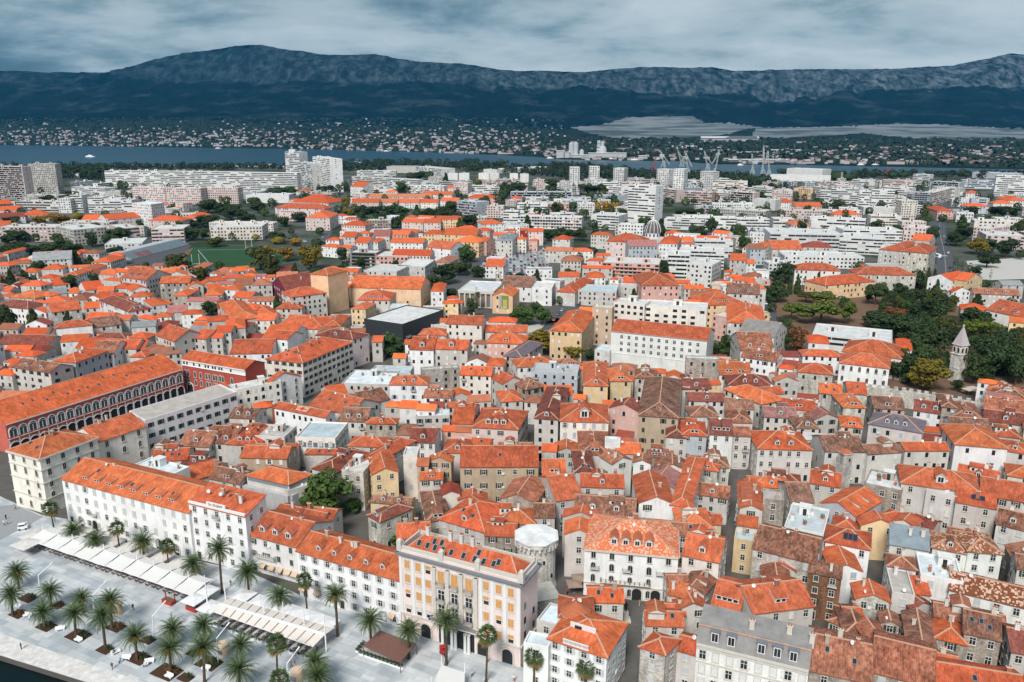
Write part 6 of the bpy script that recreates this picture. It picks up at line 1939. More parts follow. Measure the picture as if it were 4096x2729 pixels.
def arcade():
	for nm in ('arcade',):
		b = LM[nm]; b.wallobj.color = (.56, .14, .105, 1); H = b.H; n = 21
		for i in range(n):
			f = (i + .62) / (n + .2)
			put(b, 'twin_window', shared('twin', lambda: m_arch(1.3, 2.1, .30, True, True, [simple('arcade_glass', (.07, .09, .10), .25, .5), M['frame_white']], .3)), 0, f, H * .52)
			put(b, 'arcade_arch', shared('arcarch', lambda: m_arch(1.75, 1.9, .32, mats=[M['dark'], M['frame_white']])), 0, f, .05)
			mb = MB(); wallbox(b, mb, 0, f - .5 / n - .0025, f - .5 / n + .0025, .2, H * .46, 0, .16, 0); local_obj(b, 'pier', mb, [M['frame_white']])
		mb = MB()
		for z0, z1, d in ((H * .46, H * .475, .3), (H * .95, H * .985, .5)): wallbox(b, mb, 0, 0, 1, z0, z1, 0, d, 0)
		local_obj(b, 'cornice', mb, [M['frame_white']])
	b = LM['redhouse']; b.wallobj.color = (.42, .085, .065, 1); H = b.H
	mb = MB(); wallbox(b, mb, 0, 0, 1, H * .80, H * .97, 0, .12, 0); wallbox(b, mb, 0, 0, 1, H * .80, H * .815, 0, .35, 0); wallbox(b, mb, 0, 0, 1, H * .955, H * .985, 0, .5, 0); local_obj(b, 'attic_band', mb, [M['frame_white']])
	for i, f in enumerate((.04, .09, .20, .29, .385, .43, .50, .54, .60, .64, .78)):
		for z in (H * .56, H * .30): put(b, 'arched_window', shared('archwin', m_archwin), 0, f, z, (1.1, 1, 1.3))
		put(b, 'window', shared('pane', m_pane), 0, f, H * .885, (.9, 1.4, .75), off=.12)
	put(b, 'arcade_arch', shared('arcarch', None), 0, .1, .05)
arcade()

def mansard():
	b = LM['mansard']; H = b.H; ang = atan2(b.U.y, b.U.x)
	def m_md():
		q = MB(); q.box((0, .9, .2), (1.3, 2.0, 2.0), 0, 1); q.box((0, .85, 1.26), (1.6, 2.3, .12), 0, 1, None, True)
		q.box((0, -.13, .2), (.9, .06, 1.4), 0, 0); ring(q, -.45, .45, -.5, .9, .12, -.2, -.1, 2); q.box((0, -.19, .2), (.06, .03, 1.4), 0, 2)
		return q.mesh('dormer', [M['glass'], M['lead'], M['frame_white']])
	for i, f in enumerate((.16, .31, .58, .72, .86)):
		p, th, _ = spot(b, 0, f, H + 1.45, -.35)
		add_child('dormer', shared('mansdormer', m_md), b.roofobj, b.C, p, ang, 1.25)
	for i, f in enumerate((.47, .80, 1.0)):
		p, th, _ = spot(b, 0, f, H + 3.0, -3.4 - (i % 2)); add_child('chimney', shared('chimney', m_chimney), b.roofobj, b.C, p, ang, (1.5, 1.2, 1.3), (.62, .57, .5))
	mb = MB()
	for z0, z1, d in ((H - .55, H - .05, .5), (H - 1.3, H - 1.15, .15), (H * .66, H * .68, .2)): wallbox(b, mb, 0, 0, 1, z0, z1, 0, d, 0)
	local_obj(b, 'cornice', mb, [M['stone_trim']])
	for i, f in enumerate((.06, .18, .31, .44, .57, .70, .83, .95)):
		for k, z in enumerate((H * .80, H * .55, H * .30)):
			nm = ('shuttered_window', 'closed', m_closed) if (i + k) % 3 else ('window', 'pane', m_pane)
			w = put(b, nm[0], shared(nm[1], nm[2]), 0, f, z, (1.15, 1, 1.2), SHUT['white']); new('frame', shared('frame', m_frame), w)
			if nm[1] == 'pane':
				for sx in (-1, 1): new('shutter', shared('shutter%d' % sx, m_shutter(sx)), w, color=SHUT['white'])
	p, th, _ = spot(b, 0, .62, H * .28, 0); put(b, 'balcony', shared('balcony', m_balcony), 0, .62, H * .43, (2.2, 1.6, 1))
mansard()

def office():
	b = LM['office']; H = b.H
	for i in range(11):
		for z in (H * .86, H * .675, H * .49):
			w = put(b, 'window', shared('pane', m_pane), 0, .115 + .0797 * i, z, (1.25, 1, 1.05)); new('frame', shared('wframe', m_wf), w)
	mb = MB(); wallbox(b, mb, 0, 0, 1, H - .35, H - .05, 0, .35, 0); wallbox(b, mb, 0, 0, 1, H * .36, H * .375, 0, .15, 0); local_obj(b, 'cornice', mb, [M['frame_white']])
def m_wf():
	b = MB(); ring(b, -.5, .5, -.75, .75, .12, -.1, .03, 0); b.box((0, -.07, 0), (.09, .05, 1.5), 0, 0); b.box((0, -.07, .2), (1, .05, .08), 0, 0)
	return b.mesh('frame', [M['frame_white']])
office()

def misc():
	b = LM['cornerpalace']; H = b.H
	mb = MB()
	for z0, z1, d in ((H - .6, H - .05, .5), (H * .78, H * .795, .2), (H * .55, H * .565, .25), (H * .27, H * .285, .3)):
		for sd in (0, 1): wallbox(b, mb, sd, -.01, 1.01, z0, z1, 0, d, 0)
	local_obj(b, 'cornice', mb, [M['stone_trim']])
	b = LM['signpalace']; H = b.H; ang = atan2(b.U.y, b.U.x)
	mb = MB()
	for sd in (0,): wallbox(b, mb, sd, 0, 1, H - .3, H + .55, -.3, .25, 0)
	wallbox(b, mb, 0, .33, .66, H + .55, H + 1.5, -.3, .15, 0)
	local_obj(b, 'sign_gable', mb, [M['frame_white']])
	put(b, 'lettering', text_mesh('Sv. DUJAM', 1.0, 'wood'), 0, .495, H + 1.0, off=.19)
	# black box lettering
	b = LM['blackbox']; b.wallobj.data.materials[0] = simple('black_cladding', (.035, .04, .045), .5, .4, 0, .2, 3)
	b.roofobj.color = (.62, .62, .61, 1)
	z = text_mesh('ZARA', 2.0, 'white_metal')
	put(b, 'lettering', z, 0, .62, 2.0, off=.06); put(b, 'lettering', z, 1, .13, 2.0, off=.06); put(b, 'lettering', z, 1, .86, 2.6, off=.06)
	# church portico, cornice, cross and pillars
	b = LM['church']; H = b.H
	mb = MB()
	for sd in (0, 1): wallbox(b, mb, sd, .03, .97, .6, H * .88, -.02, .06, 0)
	local_obj(b, 'portico', mb, [simple('recess_shade', (.20, .15, .13), .9)])  # dark panel on the wall paints in the shade of the pillared recess
	for sd, n in ((0, 7), (1, 6)):
		for i in range(n):
			mb = MB(); f = .03 + .94 * i / (n - 1); wallbox(b, mb, sd, f - .022, f + .022, 0, H * .9, 0, 1.0, 0); local_obj(b, 'pillar', mb, [M['stone_trim']])
	mb = MB()
	for sd in (0, 1): wallbox(b, mb, sd, -.01, 1.03, H * .88, H + .5, -.1, 1.15, 0)
	local_obj(b, 'cornice', mb, [M['stone_trim']])
	b.roofobj.color = (.58, .60, .62, 1)
	p, th, _ = spot(b, 0, .5, H, -2); mb = MB(); mb.box((0, 0, 1.2), (.18, .18, 2.4), 0, 0); mb.box((0, 0, 1.7), (1.3, .18, .18), 0, 0, None, True); o = mb.obj('cross', [M['dark']], b.roofobj); o.location = (p.x - b.C.x, p.y - b.C.y, p.z)
	q = at(11, 1080, 470); Ht = height_over(11, 1078, 262, q.y); root = empty('church_spire', q); hh = Ht * .72
	mb = MB(); mb.box((0, 0, hh / 2), (2.8, 2.8, hh), .2, 0); mb.box((0, 0, hh + .1), (3.3, 3.3, .3), .2, 0, None, True); mb.box((0, 0, hh * .8), (3.2, 3.2, .25), .2, 0, None, True); mb.obj('wall', [M['masonry']], root, None, (.6, .55, .48))
	for k in range(4):
		t = .2 + k * pi / 2; mb = MB(); mb.box((0, 0, 0), (.9, .1, 1.6), 0, 0); o = mb.obj('belfry_opening', [M['dark']], root); o.location = (sin(t) * 1.4, -cos(t) * 1.4, hh * .9); o.rotation_euler = (0, 0, t)
	mb = MB(); mb.lathe([(1.75, hh + .2), (.9, hh + 1.6), (.45, Ht - 1), (0, Ht)], 8, (0, 0, 0), 0); mb.obj('spire', [M['masonry']], root, None, (.62, .58, .52))
	tag(root, 'slim stone bell spire rising beside the flat-roofed white church', 'bell tower')
	# poster on the yellow house
	b = LM['poster']; H = b.H
	mb = MB(); wallbox(b, mb, 0, .34, .80, H * .30, H * 1.02, .1, .2, 0); wallbox(b, mb, 0, .52, .72, H * .34, H * .80, .2, .22, 1); wallbox(b, mb, 0, .34, .46, H * .36, H * 1.0, .2, .22, 2)
	local_obj(b, 'poster', mb, [simple('poster_green', (.20, .23, .06)), simple('poster_gold', (.45, .40, .10)), simple('poster_grey', (.33, .36, .37))])
	put(b, 'lettering', text_mesh('GUESS', 1.3, 'white_metal'), 0, .57, H * .335, off=.26)
	# red cross painted on tiles
	b = LM['redcross']; ang = atan2(b.U.y, b.U.x); r = ridge_rise(b)
	def onroof(s, f, up): return Vector((*b.P(s, -b.hd * (1 - f)), b.H + r * f + up))
	mb = MB()
	def patch(s0, s1, f0, f1, up, m): mb.face([onroof(s0, f0, up), onroof(s1, f0, up), onroof(s1, f1, up), onroof(s0, f1, up)], m)
	c = b.hw * .02; w = b.hw * .22
	patch(c - w, c + w, .18, .92, .12, 0); patch(c - w * .2, c + w * .2, .3, .8, .125, 1); patch(c - w * .7, c + w * .7, .48, .62, .13, 1)
	local_obj(b, 'painted_cross', mb, [M['ridge_mortar'], M['red_paint']], b.roofobj)
	mb = MB(); p = onroof(-b.hw * 1.05, .2, 0); mb.box((p.x, p.y, 5.5), (1.6, 1.6, 11), .3, 0); mb.box((p.x, p.y, 11.2), (.9, .9, .9), .3, 1)
	local_obj(b, 'brick_stack', mb, [simple('stack_brick', (.33, .09, .05)), M['stone_trim']])
	# band of windows on the beige cube
	b = LM['beigecube']
	for sd, n in ((0, 7), (1, 4)):
		for i in range(n): put(b, 'wide_window', shared('bluewin', m_bluewin), sd, (i + .5) / n, b.H * .80, (b.hw * 2 / n * .8 if sd == 0 else b.hd * 2 / n * .8, 1, 1))
	b = LM['pavilion']
	ang = atan2(b.U.y, b.U.x); mb = MB()
	for sd in (0, 1): wallbox(b, mb, sd, .03, .97, b.H - 1.5, b.H - .3, 0, .1, 0)
	local_obj(b, 'clerestory', mb, [simple('blue_glass', (.20, .26, .30), .3, .5)])
	mb = MB(); p = spot(b, 0, .55, 0, 0)[0]
	for sd in (0, 1): wallbox(b, mb, sd, -.04, 1.04, 0, b.H - 3, 0, 1.5, 0)
	local_obj(b, 'lower_wall', mb, [M['plaster']], None, (.47, .46, .46))
	b = LM['pinkcorner']; 
	# information sign window in the long waterfront house
	for h in HOUSES:
		if h.label and 'streaked' in h.label:
			mb = MB(); wallbox(h, mb, 0, .80, .865, .3, 2.9, .02, .10, 0); local_obj(h, 'display_window', mb, [M['paint']], None, (.36, .42, .42))
			put(h, 'lettering', text_mesh('i', 1.9, 'white_metal'), 0, .833, 1.6, off=.13)
			for f in (.05, .2, .92): put(h, 'awning', shared('awning', m_awning), 0, f, 2.3, None, (.55, .42, .30))
	for h in HOUSES:
		if h.label and 'three big dormers' in h.label:
			for f in (.3, .48, .64, .8, .94): put(h, 'awning', shared('awning', m_awning), 0, f, 2.2, None, (.58, .44, .31))
			put(h, 'balcony', shared('balcony', m_balcony), 0, .38, 5.3, (3.2, 1.3, 1))
		if h.label and 'row of small dormers' in h.label:
			for f in (.12, .24, .62, .75, .88): put(h, 'arched_doorway', shared('doorarch', lambda: m_arch(.8, 1.9, .25)), 0, f, .05, (.8, 1, .9))
			for f in (.24, .63): put(h, 'balcony', shared('balcony', m_balcony), 0, f, 5.0, (1.2, 1, 1))
	b = LM['palace']; H = b.H
	put(b, 'balcony', shared('balcony', m_balcony), 0, .45, H * .36, (6, 1.1, 1))
	for f in (.12, .46, .82): put(b, 'balcony', shared('balcony', m_balcony), 0, f, H * .62, (1, 1, .9))
	for f in (.16, .36, .58, .78, .94): put(b, 'arched_doorway', shared('doorarch', lambda: m_arch(1.25, 1.5, .28)), 0, f, .05, (.9, 1, .9))
	mb = MB()
	for z0, z1, d in ((H - .5, H - .05, .4), (H * .28, H * .295, .25)): wallbox(b, mb, 0, 0, 1, z0, z1, 0, d, 0); wallbox(b, mb, 1, 0, 1, z0, z1, 0, d, 0)
	local_obj(b, 'cornice', mb, [M['stone_trim']])
	# sunken terrace of the white corner house
	b = LM['terracehouse']; H = b.H; r = ridge_rise(b)
	mb = MB(); wallbox(b, mb, 0, .26, .70, H - .1, H + .12, -3.6, .2, 0)
	for i in range(20): wallbox(b, mb, 0, .27 + .42 * i / 19 - .006, .27 + .42 * i / 19 + .006, H + .12, H + .9, 0, .14, 0)
	wallbox(b, mb, 0, .26, .70, H + .9, H + 1.02, -.05, .2, 0); wallbox(b, mb, 0, .26, .70, H + .12, H + 2.6, -3.8, -3.5, 0); wallbox(b, mb, 0, .34, .46, H + .2, H + 2.2, -3.48, -3.42, 1)
	local_obj(b, 'roof_terrace', mb, [M['shade_white'], M['glass']], b.roofobj)
	# round lantern roof beside the terrace house
	p = at(21, 1615, 1060, 12.5); p.z = 0; root = empty('turret', p)
	mb = MB(); mb.lathe([(2.9, 0), (2.9, 12)], 16, (0, 0, 0), 0); mb.obj('wall', [M['plaster']], root, None, (.5, .48, .45), True)
	mb = MB(); mb.lathe([(3.3, 12), (0, 14.3)], 12, (0, 0, 0), 0); mb.obj('roof', [M['terracotta']], root)
	tag(root, 'small round turret with a red tiled cone roof beside the corner terrace house', 'turret')
def m_bluewin():
	b = MB(); b.box((0, -.02, 0), (.94, .08, 1.7), 0, 0); ring(b, -.47, .47, -.85, .85, .04, -.1, 0, 1); return b.mesh('wide_window', [simple('blue_pane', (.12, .17, .21), .2, .5), M['frame_white']])
misc()

def bell_tower():
	g = at(12, 1905, 1068); w = 4.5; c = g + Vector((0, w * .6, 0)); H = height_over(12, 1960, 678, c.y); a = .32
	root = empty('bell_tower', c); s = H / 26.
	h1, h2 = H * .50, H * .665
	mb = MB(); mb.box((0, 0, h1 / 2), (w, w, h1), a, 0); mb.box((0, 0, h1 * .5), (w + .3, w + .3, .25), a, 0, None, True); mb.box((0, 0, h1), (w + .7, w + .7, .4), a, 0, None, True)
	mb.obj('shaft', [M['masonry']], root, None, (.74, .71, .65))
	mb = MB(); mb.box((0, 0, (h1 + h2) / 2), (w * .93, w * .93, h2 - h1), a, 0); mb.box((0, 0, h2), (w + .5, w + .5, .4), a, 0, None, True); bf = mb.obj('belfry', [M['masonry']], root, None, (.72, .68, .62))
	for k in range(4):
		t = a + k * pi / 2
		for dx in (-1.0, 1.0):
			o = new('belfry_arch', shared('bellarch', lambda: m_arch(.62, 1.7, .22, mats=[M['dark'], M['stone_trim']])), bf)
			o.location = (sin(t) * w * .466 + cos(t) * dx * 1.05, -cos(t) * w * .466 + sin(t) * dx * 1.05, h1 + .7); o.rotation_euler = (0, 0, t)
	mb = MB(); q = w * .52
	base = [(x * cos(a) - y * sin(a), x * sin(a) + y * cos(a)) for x, y in ((-q, -q), (q, -q), (q, q), (-q, q))]
	for i in range(4):
		p0, p1 = base[i], base[(i + 1) % 4]; mb.face([(*p0, h2 + .2), (*p1, h2 + .2), (0, 0, H)], 0)
	mb.lathe([(.3, H - .5), (.3, H + .1), (0, H + .9)], 8, (0, 0, 0), 1)
	mb.obj('spire', [M['paint'], M['stone_trim']], root, None, (.46, .40, .41))
	tag(root, 'square stone bell tower with a pointed grey-pink spire beside the park', 'bell tower'); LM['bell'] = c
	# crenellated town wall
	pts = [at(12, x, y, 7.0) for x, y in ((1080, 1078), (1265, 1097), (1500, 1120), (1760, 1160), (2065, 1212))]
	root = empty('town_wall', Vector((pts[2].x, pts[2].y, 0))); mb = MB(); mm = MB()
	for p, q in zip(pts, pts[1:]):
		d = q - p; L = hypot(d.x, d.y); an = atan2(d.y, d.x); m = (p + q) / 2
		mb.box((m.x, m.y, 3.4), (L + 1.2, 1.5, 7.2), an, 0)
		n = int(L / 2.7)
		for i in range(n):
			f = (i + .5) / n; mm.box((p.x + d.x * f, p.y + d.y * f, 7.5), (1.45, .9, 1.15), an, 0)
	off = Vector((pts[2].x, pts[2].y, 0))
	mb.obj('wall', [M['masonry']], root, off, (.60, .57, .51)); mm.obj('battlement', [M['masonry']], root, off, (.60, .57, .51))
	tag(root, 'long old stone wall with square battlements below the park', 'town wall'); LM['townwall'] = off
	# small bell gable church front between the old houses
	p = at(12, 720, 1560, 5); p.z = 0; root = empty('bell_gable', p); mb = MB(); mb.box((0, 0, 5.5), (5.6, 1.2, 11), .05, 0)
	for z0, z1, w_ in ((11, 12.6, 4.0), (12.6, 14.2, 1.9)): mb.box((0, 0, (z0 + z1) / 2), (w_, 1.0, z1 - z0), .05, 0)
	mb.face([(-1.1, -.45, 14.2), (1.1, -.45, 14.2), (0, -.45, 15.3)], 0); mb.face([(-1.1, .45, 14.2), (0, .45, 15.3), (1.1, .45, 14.2)], 0); mb.face([(1.1, -.45, 14.2), (1.1, .45, 14.2), (0, .45, 15.3), (0, -.45, 15.3)], 0); mb.face([(-1.1, .45, 14.2), (-1.1, -.45, 14.2), (0, -.45, 15.3), (0, .45, 15.3)], 0)
	w = mb.obj('wall', [M['masonry']], root, None, (.56, .54, .50)); o = new('bell_opening', shared('bellarch', None), w); o.location = (0, -.56, 12.5)
	tag(root, 'small pale church front with a bell gable between the old roofs', 'bell gable')
	# slender white tower of the old quarter
	p = at(22, 1110, 150, 0); p = at(22, 1108, 130, 8); p.z = 0; root = empty('stone_turret', p); mb = MB(); mb.box((0, 0, 7.4), (3.0, 3.0, 14.8), .2, 0); mb.box((0, 0, 14.9), (3.5, 3.5, .3), .2, 0, None, True); w = mb.obj('wall', [M['masonry']], root, None, (.58, .55, .5))
	for dx in (-.5, .5):
		o = new('window', shared('pane', m_pane), w); o.location = (dx + .3, -1.45, 13); o.scale = (.5, 1, .7); o.rotation_euler = (0, 0, .2)
	mb = MB(); mb.lathe([(2.4, 15), (0, 16.2)], 4, (0, 0, 0), 0, pi / 4 + .2); mb.obj('roof', [M['terracotta']], root); tag(root, 'slender square stone turret with twin windows among the right-hand roofs', 'turret')
bell_tower()

def dome_church():
	p = at(11, 2140, 150); s = 1; top = height_over(11, 2138, -75, p.y); root = empty('domed_church', p)
	R = 7.0; zd = top * .52
	mb = MB(); mb.box((0, 0, zd * .35), (20, 18, zd * .7), .1, 0); mb.lathe([(R, zd * .7), (R, zd)], 16, (0, 0, 0), 0); w = mb.obj('wall', [M['plaster']], root, None, (.66, .64, .62))
	for k in range(12):
		t = 2 * pi * k / 12; o = new('window', shared('pane', m_pane), w); o.location = (cos(t) * R * 1.01, sin(t) * R * 1.01, zd * .86); o.rotation_euler = (0, 0, t + pi / 2); o.scale = (1.3, 1, 1.6)
	mb = MB(); prof = [(R * 1.04 * cos(pi / 2 * i / 8), zd + (top - zd) * .78 * sin(pi / 2 * i / 8)) for i in range(9)]; mb.lathe(prof, 24, (0, 0, 0), 0); d = mb.obj('dome', [simple('dome_lead', (.10, .09, .09), .6)], root, None, None, True)
	mb = MB()
	for k in range(12):
		t = 2 * pi * k / 12
		mb.tube([(r * cos(t) * 1.01, r * sin(t) * 1.01, z) for r, z in prof], .28, 4, 0)
	mb.obj('rib', [M['frame_white']], d); z = zd + (top - zd) * .76
	mb = MB(); mb.lathe([(1.2, z), (1.2, z + 2.4), (1.5, z + 2.5), (0, top)], 10, (0, 0, 0), 0); mb.obj('lantern', [M['frame_white']], root)
	tag(root, 'church with a dark dome striped by white ribs and a small lantern', 'church')
dome_church()
# ---- paving, roads, open ground ----------------------------------------
def sheet(name, polys, mat, z=.02, kind='structure'):
	mb = MB()
	for p in polys: mb.face([(q[0], q[1], z) for q in p])
	return tag(mb.obj(name, [mat]), kind=kind)
def ground_sheets():
	t = NT('riva_paving'); p = t.pos(); m = t.mapv(p, (1, 1, 1), (0, 0, 0), (0, 0, -RIVA_ANG))
	br = t.n('ShaderNodeTexBrick'); t.l(m, br.inputs['Vector']); br.offset = .37
	for k, v in (('Scale', 1.0), ('Brick Width', 3.1), ('Row Height', 1.55), ('Mortar Size', .025), ('Bias', .1)): br.inputs[k].default_value = v
	br.inputs['Color1'].default_value = (.58, .59, .59, 1); br.inputs['Color2'].default_value = (.40, .43, .45, 1); br.inputs['Mortar'].default_value = (.42, .43, .43, 1)
	b2 = t.n('ShaderNodeTexBrick'); t.l(t.mapv(m, (1, 1, 1), (1.3, .6, 0)), b2.inputs['Vector']); b2.offset = .61
	for k, v in (('Scale', 1.0), ('Brick Width', 5.6), ('Row Height', 2.3), ('Mortar Size', 0), ('Bias', -.35)): b2.inputs[k].default_value = v
	b2.inputs['Color1'].default_value = (1.06, 1.06, 1.05, 1); b2.inputs['Color2'].default_value = (.66, .72, .76, 1)
	col = t.mix(1.0, br.outputs[0], b2.outputs[0], 'MULTIPLY')
	col = t.mix(1.0, col, t.ramp(t.noise(p, .25, 5, .6), [(.3, .86), (.7, 1.05)]), 'MULTIPLY')
	M['riva_paving'] = t.done(col, .7, .3)
	sheet('promenade_paving', [PROM], M['riva_paving'], .02)
	# rough white stone of the quay
	t = NT('quay_stone'); p = t.pos(); v = t.n('ShaderNodeTexVoronoi'); t.l(t.mapv(p, (1, 1, 1), (0, 0, 0), (0, 0, -RIVA_ANG)), v.inputs['Vector']); v.inputs['Scale'].default_value = 1.1
	s = t.n('ShaderNodeSeparateColor'); t.l(v.outputs['Color'], s.inputs[0])
	M['quay_stone'] = t.done(t.mix(1.0, t.mix(s.outputs[0], (.56, .54, .51), (.70, .68, .65)), t.ramp(t.noise(p, .5, 4), [(.3, .85), (.7, 1.05)]), 'MULTIPLY'), .85)
	n = Vector((-QU.y, QU.x, 0)); e0, e1 = at(20, -60, 1212), at(20, 1010, 1575)
	sheet('quay', [[Q0 - QU * 150 + n * .1, Q1 + QU * 120 + n * .1, e1 + QU * 80, e1, e0, e0 - QU * 130]], M['quay_stone'], .045)
	sheet('asphalt_square', [[at(20, -300, 395), at(20, 95, 345), at(20, 300, 430), at(20, 0, 590), at(20, -300, 720)]], simple('dark_paving', (.27, .28, .29), .85), .045)
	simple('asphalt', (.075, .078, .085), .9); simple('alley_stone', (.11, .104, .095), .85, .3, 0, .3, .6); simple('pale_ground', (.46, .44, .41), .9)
	simple('grass', (.028, .075, .035), .95, .1, 0, .2, .08); simple('earth', (.16, .10, .065), .95, .1, 0, .4, .12); simple('lot', (.33, .34, .35), .9)
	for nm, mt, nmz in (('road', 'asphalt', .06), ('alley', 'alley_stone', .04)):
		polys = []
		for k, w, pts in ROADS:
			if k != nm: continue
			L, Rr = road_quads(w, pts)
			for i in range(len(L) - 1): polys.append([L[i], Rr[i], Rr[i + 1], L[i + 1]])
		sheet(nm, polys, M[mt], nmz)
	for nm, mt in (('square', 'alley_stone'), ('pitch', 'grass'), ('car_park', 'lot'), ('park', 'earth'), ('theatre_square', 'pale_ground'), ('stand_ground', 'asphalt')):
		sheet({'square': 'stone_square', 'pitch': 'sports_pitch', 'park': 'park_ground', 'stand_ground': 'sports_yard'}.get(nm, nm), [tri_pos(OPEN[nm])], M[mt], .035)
	sheet('earth_track', [[ov(395, 612), ov(430, 575), ov(445, 568), ov(415, 612)]], M['earth'], .05)
	sheet('gravel_yard', [[ov(2220, 600), ov(2353, 592), ov(2400, 640), ov(2240, 645)]], M['pale_ground'], .05)
	sheet('parking_lot', [[ov(2180, 850 * .0 + 497), ov(2160, 497), ov(2180, 480), ov(2230, 480)]], M['lot'], .05)
	mb = MB()                                  # lane dashes and a crossing on the avenue
	L, Rr = road_quads(12, ROADS[0][2])
	for i in range(len(L) - 1):
		a, b_ = (L[i] + Rr[i]) / 2, (L[i + 1] + Rr[i + 1]) / 2; d = b_ - a; n_ = int(d.length / 7); u = d.normalized(); s = Vector((-u.y, u.x, 0))
		for k in range(n_):
			c = a + u * (k * 7 + 2); mb.box((c.x, c.y, .075), (3, .3, .01), atan2(u.y, u.x), 0)
	c = ov(2163, 588)
	for k in range(9): mb.box((c.x - 5 + k * 1.2, c.y, .075), (.6, 4, .01), 0, 0)
	tag(mb.obj('road_marking', [M['white_metal']]), kind='structure')
	q = [ov(x, y) for x, y in ((455, 575), (585, 573), (640, 592), (628, 616), (490, 616))]; mb = MB()
	for a, b_ in zip(q, q[1:] + q[:1]): mb.bar((a.x, a.y, .09), (b_.x, b_.y, .09), .3, .02, 0)
	tag(mb.obj('pitch_marking', [M['white_metal']]), kind='structure')
	a, b_ = at(0, 735, 1140), at(0, 1960, 1152); mb = MB(); mb.bar((a.x, a.y, 0), (b_.x, b_.y, 0), 9, 5, 0); tag(mb.obj('breakwater', [M['shade_white']]), kind='structure')
ground_sheets()

# ---- vegetation ---------------------------------------------------------
def crown_mesh(name, seed, kind):
	rnd = random.Random(seed); mb = MB()
	lobes = []
	if kind == 'cypress':
		for i in range(16):
			f = i / 15.; r = .5 * (1 - f) ** .6 * (.55 + .45 * min(1, f * 6)); lobes.append((rnd.uniform(-.06, .06), rnd.uniform(-.06, .06), .06 + f * .92, max(.06, r * .8), .09))
		N = 1500; s = .075
	elif kind == 'pine':
		for i in range(13):
			a = rnd.uniform(0, 2 * pi); r = rnd.uniform(.08, .36); lobes.append((cos(a) * r, sin(a) * r, rnd.uniform(.5, .88) - r * .35, rnd.uniform(.13, .2), rnd.uniform(.07, .12)))
		N = 2100; s = .042
	else:
		for i in range(17):
			a = rnd.uniform(0, 2 * pi); z = rnd.uniform(.30, .84); r = rnd.uniform(.1, .36) * (1 - abs(z - .55) * .9); lobes.append((cos(a) * r, sin(a) * r, z, rnd.uniform(.12, .21), rnd.uniform(.10, .17)))
		N = 2300; s = .042
	for i in range(N):
		x, y, z, r, rz = rnd.choice(lobes)
		d = Vector((rnd.gauss(0, 1), rnd.gauss(0, 1), rnd.gauss(.15, 1))).normalized(); k = rnd.uniform(.72, 1.1)
		p = Vector((x + d.x * r * k, y + d.y * r * k, z + d.z * rz * k))
		n = (d + Vector((rnd.gauss(0, .55), rnd.gauss(0, .55), rnd.gauss(.2, .5)))).normalized()
		a = n.orthogonal().normalized(); b = n.cross(a); t = rnd.uniform(0, 6.28); a, b = a * cos(t) + b * sin(t), b * cos(t) - a * sin(t)
		w = s * rnd.uniform(.6, 1.3); h = w * rnd.uniform(.5, .9)
		mb.face([p - a * w, p - b * h, p + a * w, p + b * h + n * w * .3])
	return mb.mesh(name, [M['foliage']])
def trunk_mesh(kind, seed):
	rnd = random.Random(seed); mb = MB()
	top = {'cypress': .12, 'pine': .62, 'tree': .5}[kind]
	mb.tube([(0, 0, -.02), (rnd.uniform(-.02, .02), 0, top * .5), (rnd.uniform(-.05, .05), 0, top)], [.035, .028, .018], 7, 0)
	if kind != 'cypress':
		for i in range(6):
			a = 2 * pi * i / 6 + rnd.random(); r = rnd.uniform(.18, .3)
			mb.tube([(0, 0, top * rnd.uniform(.6, .9)), (cos(a) * r * .5, sin(a) * r * .5, top * 1.05), (cos(a) * r, sin(a) * r, top * 1.3)], [.016, .011, .005], 5, 0)
	return mb.mesh('trunk', [M['bark']])
CR = {('tree', i): crown_mesh('crown', 20 + i, 'tree') for i in range(4)}
CR.update({('pine', i): crown_mesh('crown', 40 + i, 'pine') for i in range(2)}); CR.update({('cypress', i): crown_mesh('crown', 60 + i, 'cypress') for i in range(2)})
TR = {k: trunk_mesh(k, 3) for k in ('tree', 'pine', 'cypress')}
TCOL = {'d': ('dark green', (.034, .058, .020)), 'g': ('mid green', (.048, .088, .022)), 'l': ('light green', (.085, .115, .018)), 'y': ('golden olive', (.17, .135, .018)), 'a': ('autumn gold', (.26, .16, .025)), 'r': ('rusty brown', (.15, .065, .025)), 'o': ('olive', (.062, .07, .018))}
TREES = []
PLAN = []
def plant(kind, p, h, w, col):
	if visible(Vector((p[0], p[1] - w * .3, h * .9)), 1) or visible(Vector((p[0], p[1] - w * .3, h * .55)), 1): PLAN.append((kind, p, h, w, col))
def grow(kind, p, h, w, col):
	rnd = random.Random(len(TREES) * 7 + 1)
	nm = {'tree': 'tree', 'pine': 'pine_tree', 'cypress': 'cypress_tree'}[kind]
	root = empty(nm, (p[0], p[1], 0), rnd.uniform(0, 6.28))
	cn = {'tree': 4, 'pine': 2, 'cypress': 2}[kind]
	k = rnd.uniform(.82, 1.2); c = tuple(x * k for x in TCOL[col][1])
	f = 1.0 / (.86 if kind == 'tree' else .82 if kind == 'pine' else .9)
	new('trunk', TR[kind], root, scale=(w, w, h)); new('crown', CR[(kind, rnd.randrange(cn))], root, scale=(w * f, w * f, h), color=c)
	root.scale = (1, 1, 1); TREES.append((root, kind, col, h, w)); return root
